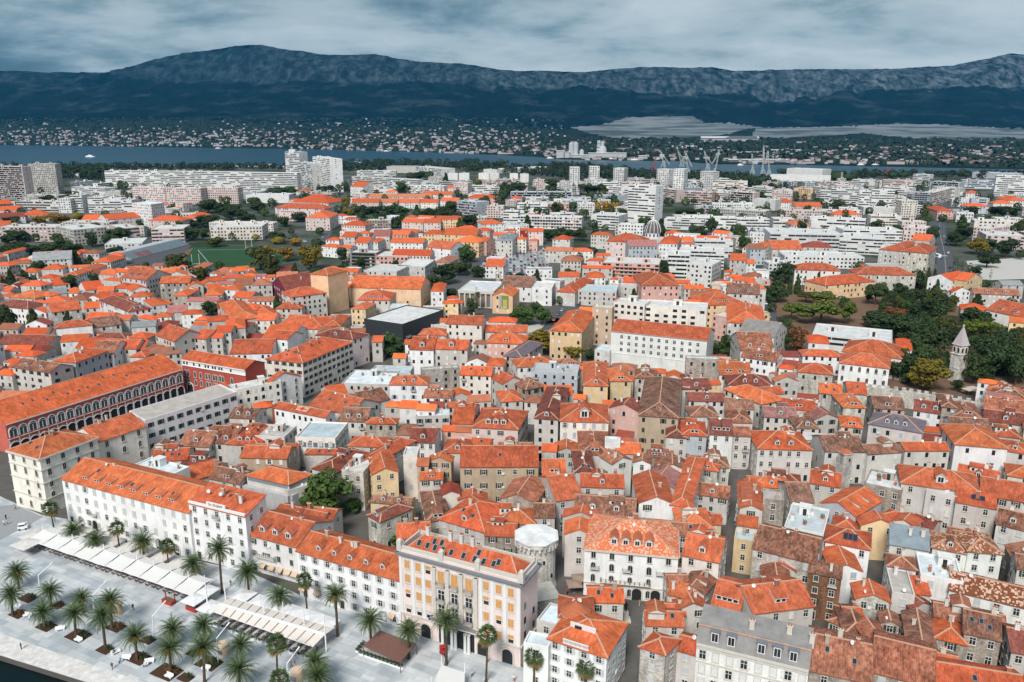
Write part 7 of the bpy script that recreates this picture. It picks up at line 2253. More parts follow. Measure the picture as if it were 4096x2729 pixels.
def plant_all():
	t = 0
	for line in TD.strip().splitlines():
		if line[0] == '@': t = int(line[1:]); continue
		for e in line.split('|'):
			k, c, x, y0, y1, w = e.split(); x, y0, y1, w = map(float, (x, y0, y1, w))
			g = at(t, x, y1); H = height_over(t, x, y0, g.y); zc = g.y * cos(PITCH) + CAM_H * sin(PITCH)
			W = w / 1.7233 * zc / FPX
			plant({'t': 'tree', 'p': 'pine', 'c': 'cypress'}[k], (g.x, g.y + W * .3), max(H, 3), max(W, 1.5), c)
plant_all()
def scatter_trees():
	rnd = random.Random(77); n = 0
	regs = [('block', OPEN['wood'], 12), ('p', OPEN['park'], 90), ('f', [(0, 430), (2353, 430), (2353, 600), (1500, 570), (760, 520), (0, 560)], 230), ('q', OPEN['green'], 22), ('q', OPEN['green_b'], 14), ('m', [(760, 600), (1750, 600), (1750, 850), (800, 850)], 14), ('l', [(0, 600), (740, 620), (740, 820), (0, 860)], 12)]
	for nm, poly, cnt in regs:
		k = 0
		for _ in range(cnt * 40):
			if k >= cnt: break
			x = rnd.uniform(min(p[0] for p in poly), max(p[0] for p in poly)); y = rnd.uniform(min(p[1] for p in poly), max(p[1] for p in poly))
			if not poly_has(poly, x, y): continue
			p = ov(x, y); ix, iy = int(p.x - GX0), int(p.y - GY0)
			if nm in 'fml' and 0 <= ix < GW and 0 <= iy < GH and OCC[max(0, iy - 3):iy + 4, max(0, ix - 3):ix + 4].any(): continue
			if nm == 'p' and (x < 1780 or (x < 2020 and y > 655) or 2180 < x < 2240 or y > 870): continue
			plant(rnd.choice(('tree', 'tree', 'tree', 'cypress')), (p.x, p.y), rnd.uniform(7, 13) * (1.3 if nm == 'f' else 1), rnd.uniform(6, 11) * (1.3 if nm == 'f' else 1), rnd.choice('ddddgo')); k += 1
scatter_trees()
PLAN.sort(key=lambda e: -e[2] * e[3] / (e[1][1] ** 2))
for e in PLAN[:298]: grow(*e)
def more_trees():
	rnd = random.Random(8); mb = MB()
	for kind, p, h, w, col in PLAN[298:]:
		c = TCOL[col][1]
		for j in range(110):
			d = Vector((rnd.gauss(0, 1), rnd.gauss(0, 1), rnd.gauss(.2, .9))).normalized(); q = Vector((p[0] + d.x * w * .45, p[1] + d.y * w * .45, h * .56 + d.z * h * .42)); a = (d + Vector((rnd.gauss(0, .4), rnd.gauss(0, .4), 0))).normalized().orthogonal().normalized(); b = d.cross(a); k = w * rnd.uniform(.07, .14)
			mb.face([q - a * k, q - b * k, q + a * k, q + b * k], 0, None, c)
	if mb.f: tag(mb.obj('distant_trees', [M['attr_paint']]), 'scattered dark trees between the distant blocks and houses', 'trees', None, 'stuff')
more_trees()
print('trees', len(TREES), len(PLAN))

def far_wood():
	rnd = random.Random(5); mb = MB()
	regs = [([(1000, 376), (1100, 374), (1200, 384), (1290, 380), (1370, 385), (1480, 398), (1560, 402), (1720, 408), (1700, 425), (1480, 416), (1300, 412), (1180, 400), (1000, 392)], 420),
			([(760, 376), (1000, 373), (1000, 394), (700, 394)], 200), ([(240, 386), (650, 384), (650, 391), (240, 392)], 90), ([(135, 384), (240, 384), (240, 420), (135, 412)], 90), ([(0, 384), (700, 382), (700, 388), (0, 389)], 80),
			([(1800, 402), (2353, 404), (2353, 410), (1800, 410)], 110), ([(1640, 415), (1760, 412), (1820, 440), (1660, 440)], 50)]
	for poly, n in regs:
		k = 0
		while k < n:
			x = rnd.uniform(min(p[0] for p in poly), max(p[0] for p in poly)); y = rnd.uniform(min(p[1] for p in poly), max(p[1] for p in poly))
			if not poly_has(poly, x, y): continue
			p = ov(x, y); k += 1; h = rnd.uniform(9, 17); r = rnd.uniform(5, 9); c = rnd.choice(((.020, .036, .018), (.03, .05, .02), (.024, .04, .024)))
			for j in range(46):
				d = Vector((rnd.gauss(0, 1), rnd.gauss(0, 1), rnd.gauss(.3, .8))).normalized(); q = Vector((p.x + d.x * r, p.y + d.y * r, h * .55 + d.z * h * .45)); a = (d + Vector((rnd.gauss(0, .4),) * 3)).normalized().orthogonal().normalized(); b = d.cross(a); w = rnd.uniform(1.2, 2.6)
				mb.face([q - a * w, q - b * w, q + a * w, q + b * w], 0, None, c)
	tag(mb.obj('far_wood', [M['attr_paint']]), 'dark pine wood along the near shore of the bay', 'wood', None, 'stuff')
far_wood()

def far_shore():
	me = bpy.data.objects['mountains'].data
	bv = BVHTree.FromPolygons([v.co.copy() for v in me.vertices], [tuple(p.vertices) for p in me.polygons])
	def hit(x, y):
		d = ray(0, x * 3, y * 3).normalized(); h = bv.ray_cast(CAM, d)[0]; return h
	globals()['terrain_hit'] = hit
	rnd = random.Random(9); mb = MB(); tb = MB()
	bands = [(0, 640, 294, 337, 640), (640, 1240, 298, 355, 620), (0, 1300, 272, 322, 200), (1240, 1700, 318, 372, 190), (1700, 2353, 340, 378, 300), (1500, 2353, 322, 350, 90)]
	for x0, x1, y0, y1, n in bands:
		for i in range(n):
			x = rnd.uniform(x0, x1); f = rnd.random() ** .6
			if rnd.random() < .6: x = min(x1, max(x0, x0 + (x1 - x0) * ((rnd.randrange(9) + .5) / 9) + rnd.gauss(0, (x1 - x0) / 26)))
			p = hit(x, y0 + (y1 - y0) * f)
			if p is None: continue
			s = rnd.uniform(.6, 1.35); w, d, h = 13 * s, 10 * s, rnd.uniform(4, 9)
			if rnd.random() < .05: w *= 3.5
			a = rnd.uniform(-.5, .5); c = rnd.choice(((.40, .42, .44), (.36, .36, .36), (.50, .52, .54), (.28, .26, .26)))
			mb.box((p.x, p.y, p.z + h / 2 - 1), (w, d, h), a, 0, c)
			rc = rnd.choice(((.24, .12, .10), (.22, .13, .12), (.36, .37, .38), (.20, .11, .10)))
			ca, sa = cos(a), sin(a)
			R_ = lambda X, Y, Z: (p.x + X * ca - Y * sa, p.y + X * sa + Y * ca, p.z + h - 1 + Z)
			A = [R_(-w / 2, -d / 2, 0), R_(w / 2, -d / 2, 0), R_(w / 2, d / 2, 0), R_(-w / 2, d / 2, 0)]; r0, r1 = R_(-w / 2, 0, 2.2), R_(w / 2, 0, 2.2)
			mb.face([A[0], A[1], r1, r0], 0, None, rc); mb.face([A[2], A[3], r0, r1], 0, None, rc); mb.face([A[1], A[2], r1], 0, None, c); mb.face([A[3], A[0], r0], 0, None, c)
	tag(mb.obj('far_shore_houses', [M['attr_paint']]), 'pale villages strung along the far shore of the bay', 'houses', None, 'stuff')
	for i in range(3200):
		x = rnd.uniform(-20, 2380); y0 = 272 if x < 1300 else 318; y1 = 336 + max(0, x - 600) * .033 + (0 if x < 1240 else -6)
		p = hit(x, rnd.uniform(y0, y1))
		if p is None: continue
		r = rnd.uniform(9, 22); h = rnd.uniform(7, 13); c = rnd.choice(((.018, .034, .024), (.026, .044, .028)))
		for j in range(14):
			d = Vector((rnd.gauss(0, 1), rnd.gauss(0, 1), abs(rnd.gauss(.3, .8)))).normalized(); q = Vector((p.x + d.x * r, p.y + d.y * r, p.z + d.z * h)); a = d.orthogonal().normalized(); b = d.cross(a); w = rnd.uniform(4, 8)
			tb.face([q - a * w, q - b * w, q + a * w, q + b * w], 0, None, c)
	tag(tb.obj('far_shore_trees', [M['attr_paint']]), 'dark scrub and trees between the villages of the far shore', 'trees', None, 'stuff')
far_shore()

# ---- palms --------------------------------------------------------------
def frond(mb, a, el, L, droop, rnd, wid=.42, m=0):
	n = 9; pts = []
	p = Vector((0, 0, 0)); e = el
	for i in range(n + 1):
		pts.append(p.copy()); e -= droop / n * (.4 + i / n * 1.2); p = p + Vector((cos(e) * cos(a), cos(e) * sin(a), sin(e))) * (L / n)
	side = Vector((-sin(a), cos(a), 0))
	for i in range(n):
		p0, p1 = pts[i], pts[i + 1]; f0 = sin(pi * min(1, (i + .6) / n * .9 + .08)) * wid; d = p1 - p0
		for s in (-1, 1):
			for k in range(2):
				q = p0 + d * (k * .5); tip = q + side * s * f0 * rnd.uniform(.85, 1.2) + d * .9 - Vector((0, 0, f0 * .45))
				mb.face([q, q + d * .42, tip, q + d * .05 + (tip - q) * .55 - Vector((0, 0, .02))], m)
def date_palm(seed):
	rnd = random.Random(seed); c = MB(); fr = MB()
	for i in range(62):
		t = (i + .5) / 62; el = 1.45 - 1.75 * t; frond(c, i * 2.39996 + rnd.uniform(-.15, .15), el + rnd.uniform(-.1, .1), rnd.uniform(3.3, 4.2), rnd.uniform(1.1, 1.9), rnd, .5)
	for i in range(12): frond(c, i * .52 + rnd.uniform(-.2, .2), -.55 + rnd.uniform(-.2, .1), rnd.uniform(2.2, 3.0), .8, rnd, .34, 1)
	for k in range(3):
		a = rnd.uniform(3.6, 5.6)
		for j in range(16):
			q = Vector((cos(a) * .75 + rnd.gauss(0, .26), sin(a) * .75 + rnd.gauss(0, .26), -.25 + rnd.gauss(0, .22))); fr.box(q, (.22, .22, .22), rnd.random(), 0, None, True)
	return c.mesh('crown', [M['palm_leaf'], M['palm_dry']]), fr.mesh('fruit_cluster', [M['orange_fruit']])
def fan_palm(seed):
	rnd = random.Random(seed); c = MB()
	for i in range(44):
		t = (i + .5) / 44; a = i * 2.39996; el = 1.3 - 2.35 * t; L = rnd.uniform(1.0, 1.5); d = Vector((cos(el) * cos(a), cos(el) * sin(a), sin(el))); q = d * L; m = 0 if t < .68 else 1
		c.bar((0, 0, 0), q, .04, .03, m); side = Vector((-sin(a), cos(a), 0)); up = d.cross(side)
		for k in range(9):
			g = -1.25 + 2.5 * k / 8; w = d * cos(g) + side * sin(g); r = rnd.uniform(.9, 1.3); e = q + w * r - Vector((0, 0, .25 * r)); w2 = (up * .06 + side.cross(w) * .0)
			s = w.cross(up).normalized() * .11
			c.face([q, q + w * r * .5 - s, e, q + w * r * .5 + s], m)
	for i in range(16):
		a = rnd.uniform(0, 6.28); c.face([(cos(a) * .2, sin(a) * .2, -.4), (cos(a + .5) * .3, sin(a + .5) * .3, -.5), (cos(a + .3) * .5, sin(a + .3) * .5, -1.7), (cos(a) * .45, sin(a) * .45, -1.5)], 1)
	return c.mesh('crown', [M['palm_leaf'], M['palm_dry']])
simple('palm_leaf', (.060, .095, .030), .6, .3, 0, .45, 1.2); simple('palm_dry', (.20, .14, .05), .85, .2, 0, .3, 1.2)
DATEP = [date_palm(i) for i in range(3)]; FANP = [fan_palm(i + 9) for i in range(2)]
def trunk(r0, r1, bulge):
	mb = MB(); prof = [(r0 * 1.5, 0), (r0 * 1.1, .04), (r0, .12)] + [((r0 + (r1 - r0) * k / 10) * (1.05 if k % 2 else .94), .12 + .8 * k / 10) for k in range(1, 10)] + [(r1 * bulge, .95), (r1 * bulge * .8, 1.0)]
	mb.lathe(prof, 9); return mb.mesh('trunk', [M['bark']])
PT = (trunk(.30, .26, 1.9), trunk(.24, .15, 1.6))
PALMS = []
PD = '''
@20
c 115 815 132 925 f|c 75 965 88 1110|c 345 940 352 1060|c 562 1005 575 1090 f|c 295 1085 303 1185|c 512 1095 524 1268|c 760 1010 772 1200 f|c 702 1115 728 1338|c 930 1250 946 1415 f|c 1190 1205 1200 1320|c 1168 1335 1178 1500 f|c 1402 1180 1420 1320|c 1400 1330 1410 1570 f|c 1658 1310 1662 1450|c 1648 1480 1652 1640|w 1905 1300 1912 1530|c 2172 1430 2180 1580 f|c 2190 1530 2195 1680|w 1925 1540 1928 1700|w 345 370 378 545|c 502 520 505 610|c 655 585 660 690|w 805 505 827 682|c 985 600 994 755 f|w 1150 630 1164 812|c 1330 755 1338 880|c 1508 650 1531 955|c 1705 810 1720 998|c 1932 970 1938 1090|w 2098 865 2121 1118|c 2312 965 2328 1250 f
@21
c 196 1145 204 1312|c 460 1215 464 1405|c 724 1140 722 1448|w 1008 1240 996 1568|w 1328 1390 1326 1610|w 1690 1465 1690 1680
@11
w 938 465 940 575|w 1368 265 1370 300
@12
w 1275 1010 1278 1075
@10
w 620 285 625 370
'''
def palms():
	t = 0
	for line in PD.strip().splitlines():
		if line[0] == '@': t = int(line[1:]); continue
		for e in line.split('|'):
			w = e.split(); k = w[0]; cx, cy, bx, by = map(float, w[1:5]); rnd = random.Random(int(cx * 3 + cy))
			g = at(t, bx, by); H = max(3.5, height_over(t, cx, cy, g.y)); top = ray(t, cx, cy); X = top.x / top.y * g.y
			root = empty('palm_tree', g); j = rnd.randrange(3)
			tr = new('trunk', PT[0 if k == 'c' else 1], root, scale=(1, 1, H)); dx = max(-.8, min(.8, X - g.x)); tr.rotation_euler = (0, atan2(dx, H), 0)
			s = rnd.uniform(.92, 1.1) * (1 if by > 300 or t > 12 else .9)
			cr = new('crown', DATEP[j][0] if k == 'c' else FANP[j % 2], root, (dx, 0, H * .99), rnd.uniform(-.4, .4) if k == 'c' else rnd.random() * 6, s)
			if 'f' in w[5:]: new('fruit_cluster', DATEP[j][1], cr)
			PALMS.append((root, k, t, cx, cy, 'f' in w[5:]))
palms()
# ---- promenade furniture, people, vehicles, harbour ---------------------
def lerp(a, b, f): return a + (b - a) * f
CAFES = []
def canopies():
	# sail canopies hung on leaning white masts
	feet = [(310, 598), (413, 633), (515, 668), (623, 703), (730, 740), (842, 775), (957, 812), (1072, 852), (1190, 893), (1310, 935)]
	tops = [(310, 483), (413, 517), (516, 550), (624, 584), (731, 618), (844, 654), (958, 690), (1073, 728), (1192, 767), (1312, 805)]
	G = [at(20, x, y) for x, y in feet]; u = (G[-1] - G[0]); u.z = 0; u.normalize(); n = Vector((u.y, -u.x, 0))
	if n.y > 0: n = -n
	for i, g in enumerate(G):
		h = height_over(20, *tops[i], g.y); w = (G[i + 1] - g).length if i < len(G) - 1 else 6.0
		root = empty('sail_canopy', g); ang = atan2(u.y, u.x)
		mb = MB(); mb.tube([(0, 0, 0), (0, 0, h * .5), (0, 0, h)], [.16, .17, .10], 8, 0); mb.obj('mast', [M['white_metal']], root)
		mb = MB(); L = lambda s, t, z: u * s + n * t + Vector((0, 0, z))
		N = 5
		for a in range(N):
			for (t0, z0, t1, z1) in ((0, 3.7, 2.2, 3.25), (2.2, 3.25, 4.6, 2.9), (0, 3.7, -2.6, 3.2)):
				s0, s1 = w * (.03 + .94 * a / N), w * (.03 + .94 * (a + 1) / N); k = lambda s: -.28 * sin(pi * s / w)
				mb.face([L(s0, t0, z0 + k(s0)), L(s1, t0, z0 + k(s1)), L(s1, t1, z1 + k(s1)), L(s0, t1, z1 + k(s0))][::(1 if t1 < 0 else -1)], 0)
		mb.obj('sail', [M['canvas']], root)
		mb = MB(); mb.bar(L(0, -2.6, 3.25), L(0, 4.7, 2.85), .14, .14, 0); mb.bar(L(w * .99, -2.6, 3.2), L(w * .99, 4.7, 2.8), .10, .10, 0); mb.bar(L(0, 4.62, 2.86), L(w, 4.62, 2.82), .10, .10, 0); mb.obj('beam', [M['white_metal']], root)
		tag(root, ORD[i] + ' white sail canopy from the left in the cafe row', 'canopy', 'sail canopies along the promenade cafes')
		for j in range(3): CAFES.append((g + u * w * (.2 + .3 * j) + n * 2.8, ang)); CAFES.append((g + u * w * (.2 + .3 * j) + n * .6, ang))
		if i < 9:
			for j in (0,): parasol(g + u * w * .5 - n * 5.2, 4.6, ang, (.56, .53, .49), ORD[i] + ' beige square parasol from the left behind the sail canopies')
	# long awning of the right-hand terrace
	A = [at(20, x, y, 3.0) for x, y in ((1475, 1085), (2160, 1325))]; B = [at(20, x, y, 3.6) for x, y in ((1515, 1035), (2240, 1245))]; D = [at(20, x, y, 3.1) for x, y in ((1570, 978), (2310, 1195))]
	root = empty('terrace_awning', Vector((A[0].x, A[0].y, 0))); off = root.location.copy(); mb = MB(); N = 12
	for i in range(N):
		f0, f1 = i / N + .004, (i + 1) / N - .004
		mb.face([lerp(A[0], A[1], f0), lerp(A[0], A[1], f1), lerp(B[0], B[1], f1), lerp(B[0], B[1], f0)], 0); mb.face([lerp(B[0], B[1], f0), lerp(B[0], B[1], f1), lerp(D[0], D[1], f1), lerp(D[0], D[1], f0)], 0)
	mb.obj('awning_cloth', [simple('beige_canvas', (.66, .60, .54), .8, .2, 0, .05)], root, off)
	mb = MB(); mb.bar(B[0] + Vector((0, 0, .2)), B[1] + Vector((0, 0, .2)), .7, .25, 0); mb.bar(A[0], A[1], .12, .12, 0); mb.bar(D[0], D[1], .12, .12, 0); mb.obj('beam', [M['white_metal']], root, off)
	for (x, y0, y1) in ((1565, 890, 1015), (1830, 970, 1100), (1965, 1015, 1145), (2105, 1060, 1195), (2250, 1105, 1290), (1437, 830, 1020)):
		g = at(20, x, y1 + 70); h = height_over(20, x, y0, g.y); mb = MB(); mb.tube([g, g + Vector((0, 0, h * .5)), g + Vector((0, 0, h))], [.16, .17, .1], 8, 0); mb.obj('mast', [M['white_metal']], root, off)
	tag(root, 'long beige two-sided awning on white masts over the right-hand cafe terrace', 'awning')
	u2 = (A[1] - A[0]); u2.z = 0; L2 = u2.length; u2.normalize(); n2 = Vector((u2.y, -u2.x, 0))
	for i in range(13):
		CAFES.append((Vector((A[0].x, A[0].y, 0)) + u2 * L2 * (i + .5) / 13 - n2 * 1.6, RIVA_ANG)); CAFES.append((Vector((A[0].x, A[0].y, 0)) + u2 * L2 * (i + .5) / 13 - n2 * .2, RIVA_ANG))
		planter(Vector((A[0].x, A[0].y, 0)) + u2 * L2 * (i + .5) / 13 + n2 * .8, RIVA_ANG, 1.3, i)
	for i, (x, y) in enumerate(((1670, 960), (1790, 1005), (1905, 1040), (2015, 1075), (2130, 1110), (2240, 1150))): parasol(at(20, x, y, 3.1) - Vector((0, 0, 3.1)), 5.0, RIVA_ANG, (.70, .70, .70), ORD[i] + ' white square parasol from the left behind the long awning')
	for i, (x, y) in enumerate(((190, 600), (245, 545))): parasol(at(20, x, y, 3) - Vector((0, 0, 3)), 6, RIVA_ANG, (.60, .57, .53), ('front' if i == 0 else 'back') + ' striped parasol at the left end of the cafe row')
	for i, (x, y) in enumerate(((1340, 985), (1420, 930), (1450, 1040))): parasol(at(20, x, y, 3) - Vector((0, 0, 3)), 4.6, RIVA_ANG, (.72, .72, .72), ('left', 'rear', 'right')[i] + ' white parasol over the red market stall between the cafes')
	for i, (x, y) in enumerate(((1165, 1025), (1330, 1070))):
		p = at(20, x, y); root = empty('market_stall', p, RIVA_ANG); mb = MB(); mb.box((0, 0, .5), (3.2, 1.4, 1.0), 0, 0); mb.box((0, 0, 1.02), (3.3, 1.5, .06), 0, 1); mb.obj('counter', [M['red_paint'], M['wood']], root)
		mb = MB(); mb.box((1.5, .5, 1.2), (.2, .2, 2.4), 0, 0); mb.box((-1.5, .5, 1.2), (.2, .2, 2.4), 0, 0); mb.obj('post', [M['red_paint']], root); tag(root, ('left' if i == 0 else 'right') + ' red market stall counter beneath white canopies', 'stall')
ORD = ['first', 'second', 'third', 'fourth', 'fifth', 'sixth', 'seventh', 'eighth', 'ninth', 'tenth', 'eleventh', 'twelfth', 'thirteenth', 'fourteenth', 'fifteenth', 'sixteenth', 'seventeenth', 'eighteenth', 'nineteenth', 'twentieth']
def ordn(i): return ORD[i] if i < 20 else ('twenty-' if i < 29 else 'thirty-' if i < 39 else 'forty-') + ORD[(i - 20) % 10 if i % 10 != 9 else 8] if i < 49 else str(i + 1) + 'th'
def parasol(p, s, ang, c, label):
	def cloth():
		mb = MB(); q = [(-.5, -.5), (.5, -.5), (.5, .5), (-.5, .5)]
		for i in range(4):
			a, b = q[i], q[(i + 1) % 4]; mb.face([(*a, 2.7), (*b, 2.7), (0, 0, 3.3)], 0); mb.face([(*a, 2.5), (*b, 2.5), (*b, 2.7), (*a, 2.7)], 0)
		return mb.mesh('cloth', [M['paint']])
	def pole():
		mb = MB(); mb.tube([(0, 0, 0), (0, 0, 3.35)], .05, 6, 0); mb.box((0, 0, .06), (.7, .7, .12), 0, 0); return mb.mesh('pole', [M['metal']])
	r = empty('parasol', p, ang); new('pole', shared('ppole', pole), r); new('cloth', shared('pcloth', cloth), r, scale=(s, s, 1), color=c)
	tag(r, label, 'parasol', 'parasols over the cafe tables')
def planter(p, ang, w, i):
	def box_():
		mb = MB(); mb.box((0, 0, .3), (1, .5, .6), 0, 0); return mb.mesh('trough', [M['white_metal']])
	def leaves():
		rnd = random.Random(4); mb = MB()
		for k in range(90):
			c = Vector((rnd.uniform(-.48, .48), rnd.uniform(-.26, .26), rnd.uniform(.55, 1.05))); a = Vector((rnd.gauss(0, 1), rnd.gauss(0, 1), rnd.gauss(0, 1))).normalized(); b = a.orthogonal().normalized(); mb.face([c - a * .1, c - b * .07, c + a * .1, c + b * .07])
		return mb.mesh('shrub', [M['foliage']])
	r = empty('planter', p, ang); new('trough', shared('trough', box_), r, scale=(w, 1, 1)); new('shrub', shared('shrub', leaves), r, scale=(w, 1, 1), color=(.04, .07, .02))
	tag(r, ordn(i) + ' white planter from the left along the front of the long awning', 'planter', 'planters along the cafe terrace')
canopies()
def cafe_sets():
	def table():
		mb = MB(); mb.box((0, 0, .73), (.8, .8, .05), 0, 0, None, True); mb.tube([(0, 0, 0), (0, 0, .72)], .04, 6, 1); mb.box((0, 0, .02), (.5, .5, .04), 0, 1); return mb.mesh('cafe_table', [M['wood'], M['metal']])
	def chair():
		mb = MB(); mb.box((0, 0, .45), (.48, .48, .07), 0, 0, None, True); mb.box((0, .23, .72), (.48, .05, .5), 0, 0, None, True)
		for x in (-.2, .2):
			for y in (-.2, .2): mb.box((x, y, .22), (.04, .04, .44), 0, 1)
		return mb.mesh('cafe_chair', [M['paint'], M['metal']])
	rnd = random.Random(6)
	for i, (p, a) in enumerate(CAFES):
		left = i < 60; t = new('cafe_table', shared('table', table), None, (p.x, p.y, .02), a + rnd.uniform(-.2, .2))
		tag(t, 'small dark cafe table beneath the sail canopies' if left else 'small dark cafe table beneath the long beige awning', 'table', 'cafe tables beneath the sails' if left else 'cafe tables beneath the awning')
		for k in range(2):
			b = a + k * pi + rnd.uniform(-.3, .3); c = new('cafe_chair', shared('chair', chair), None, (p.x - sin(b) * -.75, p.y + cos(b) * -.75, .02), b + pi, None, (.10, .065, .05) if left else (.06, .10, .17))
			tag(c, 'brown cafe chair beneath the sail canopies' if left else 'blue cafe chair beneath the long beige awning', 'chair', 'chairs beneath the sails' if left else 'chairs beneath the awning')
cafe_sets()
def beds_benches():
	beds = [(125, 1100, 2.4), (195, 990, 2.6), (320, 1185, 2.6), (400, 1040, 2), (540, 1250, 3.2), (725, 1345, 2.2), (800, 1190, 2.6), (955, 1405, 3), (1020, 1280, 2), (1150, 1500, 3.6), (1440, 1440, 3.2), (1280, 1540, 2), (1330, 1370, 1.8)]
	mb = MB(); sh = []
	for i, (x, y, s) in enumerate(beds):
		p = at(20, x, y); r = empty('planting_bed', Vector((p.x, p.y, 0)), RIVA_ANG + .78 * 0); m = MB(); m.box((0, 0, .05), (s * 1.6, s * 1.1, .12), 0, 0); m.obj('soil', [M['soil']], r)
		o = new('shrub', PARTS['shrub'], r, (s * .3, s * .2, -.3), 0, (s * .8, s * 1.2, 1.1), (.035, .055, .02) if i % 3 else (.11, .06, .02))
		tag(r, ordn(i) + ' dark earth planting bed among the palms, counted from the left', 'planting bed', 'planting beds among the palms')
	def bench():
		mb = MB(); mb.box((0, 0, .42), (1.9, .9, .12), 0, 0, None, True); mb.box((0, .42, .68), (1.9, .08, .45), 0, 0, None, True)
		for x in (-.7, .7): mb.box((x, 0, .18), (.3, .7, .36), 0, 0)
		return mb.mesh('bench', [M['white_metal']])
	bl = ((190, 1115, .3), (415, 1210, .9), (540, 1285, 0), (800, 1370, 1.3), (870, 1410, .5), (1030, 1435, .8), (1165, 1535, 0), (120, 1055, .2), (690, 1200, .4), (1420, 1480, .2))
	for i, (x, y, a) in enumerate(sorted(bl)): tag(new('bench', shared('bench', bench), None, at(20, x, y, .02), RIVA_ANG + a), ordn(i) + ' white bench from the left among the palms', 'bench', 'white benches among the palms')
	# leaning street lamps
	for i, (bx, by, ex, ey, tx, ty) in enumerate(((272, 905, 263, 832, 340, 762), (648, 1080, 640, 970, 715, 885), (1062, 1270, 1050, 1115, 1122, 1030), (1505, 1435, 1493, 1265, 1562, 1180), (1985, 1568, 1978, 1440, 2045, 1350))):
		g = at(20, bx, by); r = empty('street_lamp', g); e = ray(20, ex, ey); e = CAM + e * (g.y / e.y); t = ray(20, tx, ty); t = CAM + t * ((g.y + 1.6) / t.y)
		m = MB(); m.tube([g, e], [.16, .12], 8, 0); m.obj('post', [M['white_metal']], r, g); m = MB(); m.tube([e, t], [.12, .07], 8, 0); m.bar(t, t + (t - e).normalized() * .9, .3, .1, 0); m.obj('arm', [M['white_metal']], r, g)
		tag(r, ordn(i) + ' tall white bent street lamp from the left on the promenade', 'street lamp', 'bent white street lamps')
	for i, (x, y) in enumerate(((1545, 1375), (2050, 1560), (810, 1095))):
		p = at(20, x, y); r = empty('kiosk', p, RIVA_ANG); m = MB(); m.lathe([(1.25, 0), (1.25, 2.5), (1.15, 2.8), (0, 2.9)], 20, (0, 0, 0), 0); m.obj('body', [M['paint']], r, None, (.66, .50, .36), True)
		m = MB(); m.box((0, -1.24, 1.3), (1.3, .12, 1.0), 0, 0); m.obj('hatch', [M['metal']], r); tag(r, ('beige round kiosk beside the second palm row', 'beige round kiosk near the right palms', 'small beige kiosk hidden behind the middle palms')[i], 'kiosk')
	# brown pergola pavilion with hedges
	P = [at(21, x, y, 2.6) for x, y in ((150, 1320), (405, 1432), (515, 1305), (262, 1212))]; c = sum(P, Vector()) / 4; r = empty('pavilion', Vector((c.x, c.y, 0))); off = r.location.copy(); ctr = Vector((c.x, c.y, 2.75))
	m = MB(); m.prism([(p.x, p.y) for p in P], 2.5, 2.68, 0, None, True); m.obj('roof', [simple('brown_canvas', (.17, .085, .065), .85)], r, off)
	for p in P: m = MB(); m.tube([(p.x, p.y, 0), (p.x, p.y, 2.5)], .08, 6, 0); m.obj('post', [M['wood']], r, off)
	tag(r, 'low brown flat-roofed pavilion in front of the grand white building', 'pavilion')
	for k, (a, b) in enumerate((((125, 1375), (430, 1480)), ((105, 1365), (160, 1305)))):
		A, B = at(21, *a), at(21, *b); d = B - A; r = empty('hedge_trough', (A + B) / 2, atan2(d.y, d.x)); new('trough', PARTS['trough'], r, scale=(d.length, 1.2, .7)); 
		for q in range(int(d.length)): new('shrub', PARTS['shrub'], r, (-d.length / 2 + q + .5, 0, -.1), 0, (1.1, 1.5, 1.1), (.035, .06, .02))
		tag(r, ('long' if k == 0 else 'short') + ' white trough of clipped hedge round the brown pavilion', 'hedge')
	# white flat tent at the bottom edge
	P = [at(21, x, y, 3) for x, y in ((620, 1600), (845, 1640), (850, 1500), (690, 1450))]; c = sum(P, Vector()) / 4; r = empty('white_marquee', Vector((c.x, c.y, 0))); off = r.location.copy(); m = MB(); m.prism([(p.x, p.y) for p in P], 2.8, 3.0, 0, None, True); m.obj('roof', [M['canvas']], r, off)
	for p in P: m = MB(); m.tube([(p.x, p.y, 0), (p.x, p.y, 5.2)], [.14, .08], 7, 0); m.obj('mast', [M['white_metal']], r, off)
	tag(r, 'white flat marquee with leaning masts at the bottom edge before the grand building', 'marquee')
	# statue on the square
	g = at(21, 1958, 1145); r = empty('statue', g); m = MB(); m.box((0, 0, .25), (2.2, 2.2, .5), 0, 0); m.box((0, 0, 1.4), (1.1, 1.1, 2.0), 0, 0); m.obj('pedestal', [M['stone_trim']], r)
	me = person_mesh('statue', 0, 1.5); o = new('figure', me, r, (0, 0, 2.35)); me.materials.clear(); [me.materials.append(M['dark']) for _ in range(4)]; tag(r, 'dark robed statue on a stone pedestal in the square before the spotted-roof palace', 'statue')
	for i, (x, y) in enumerate(((1605, 880), (1640, 840))): parasol(at(21, x, y, 3) - Vector((0, 0, 3)), 3.6, .1, (.30, .22, .17), ('front' if i == 0 else 'rear') + ' brown parasol in the lane beside the spotted-roof palace')
	for i, (x, y) in enumerate(((1975, 1110), (2005, 1100))): parasol(at(12, x, y, 3) - Vector((0, 0, 3)), 4, .3, (.5, .44, .38), ('left' if i == 0 else 'right') + ' beige parasol at the foot of the square bell tower')
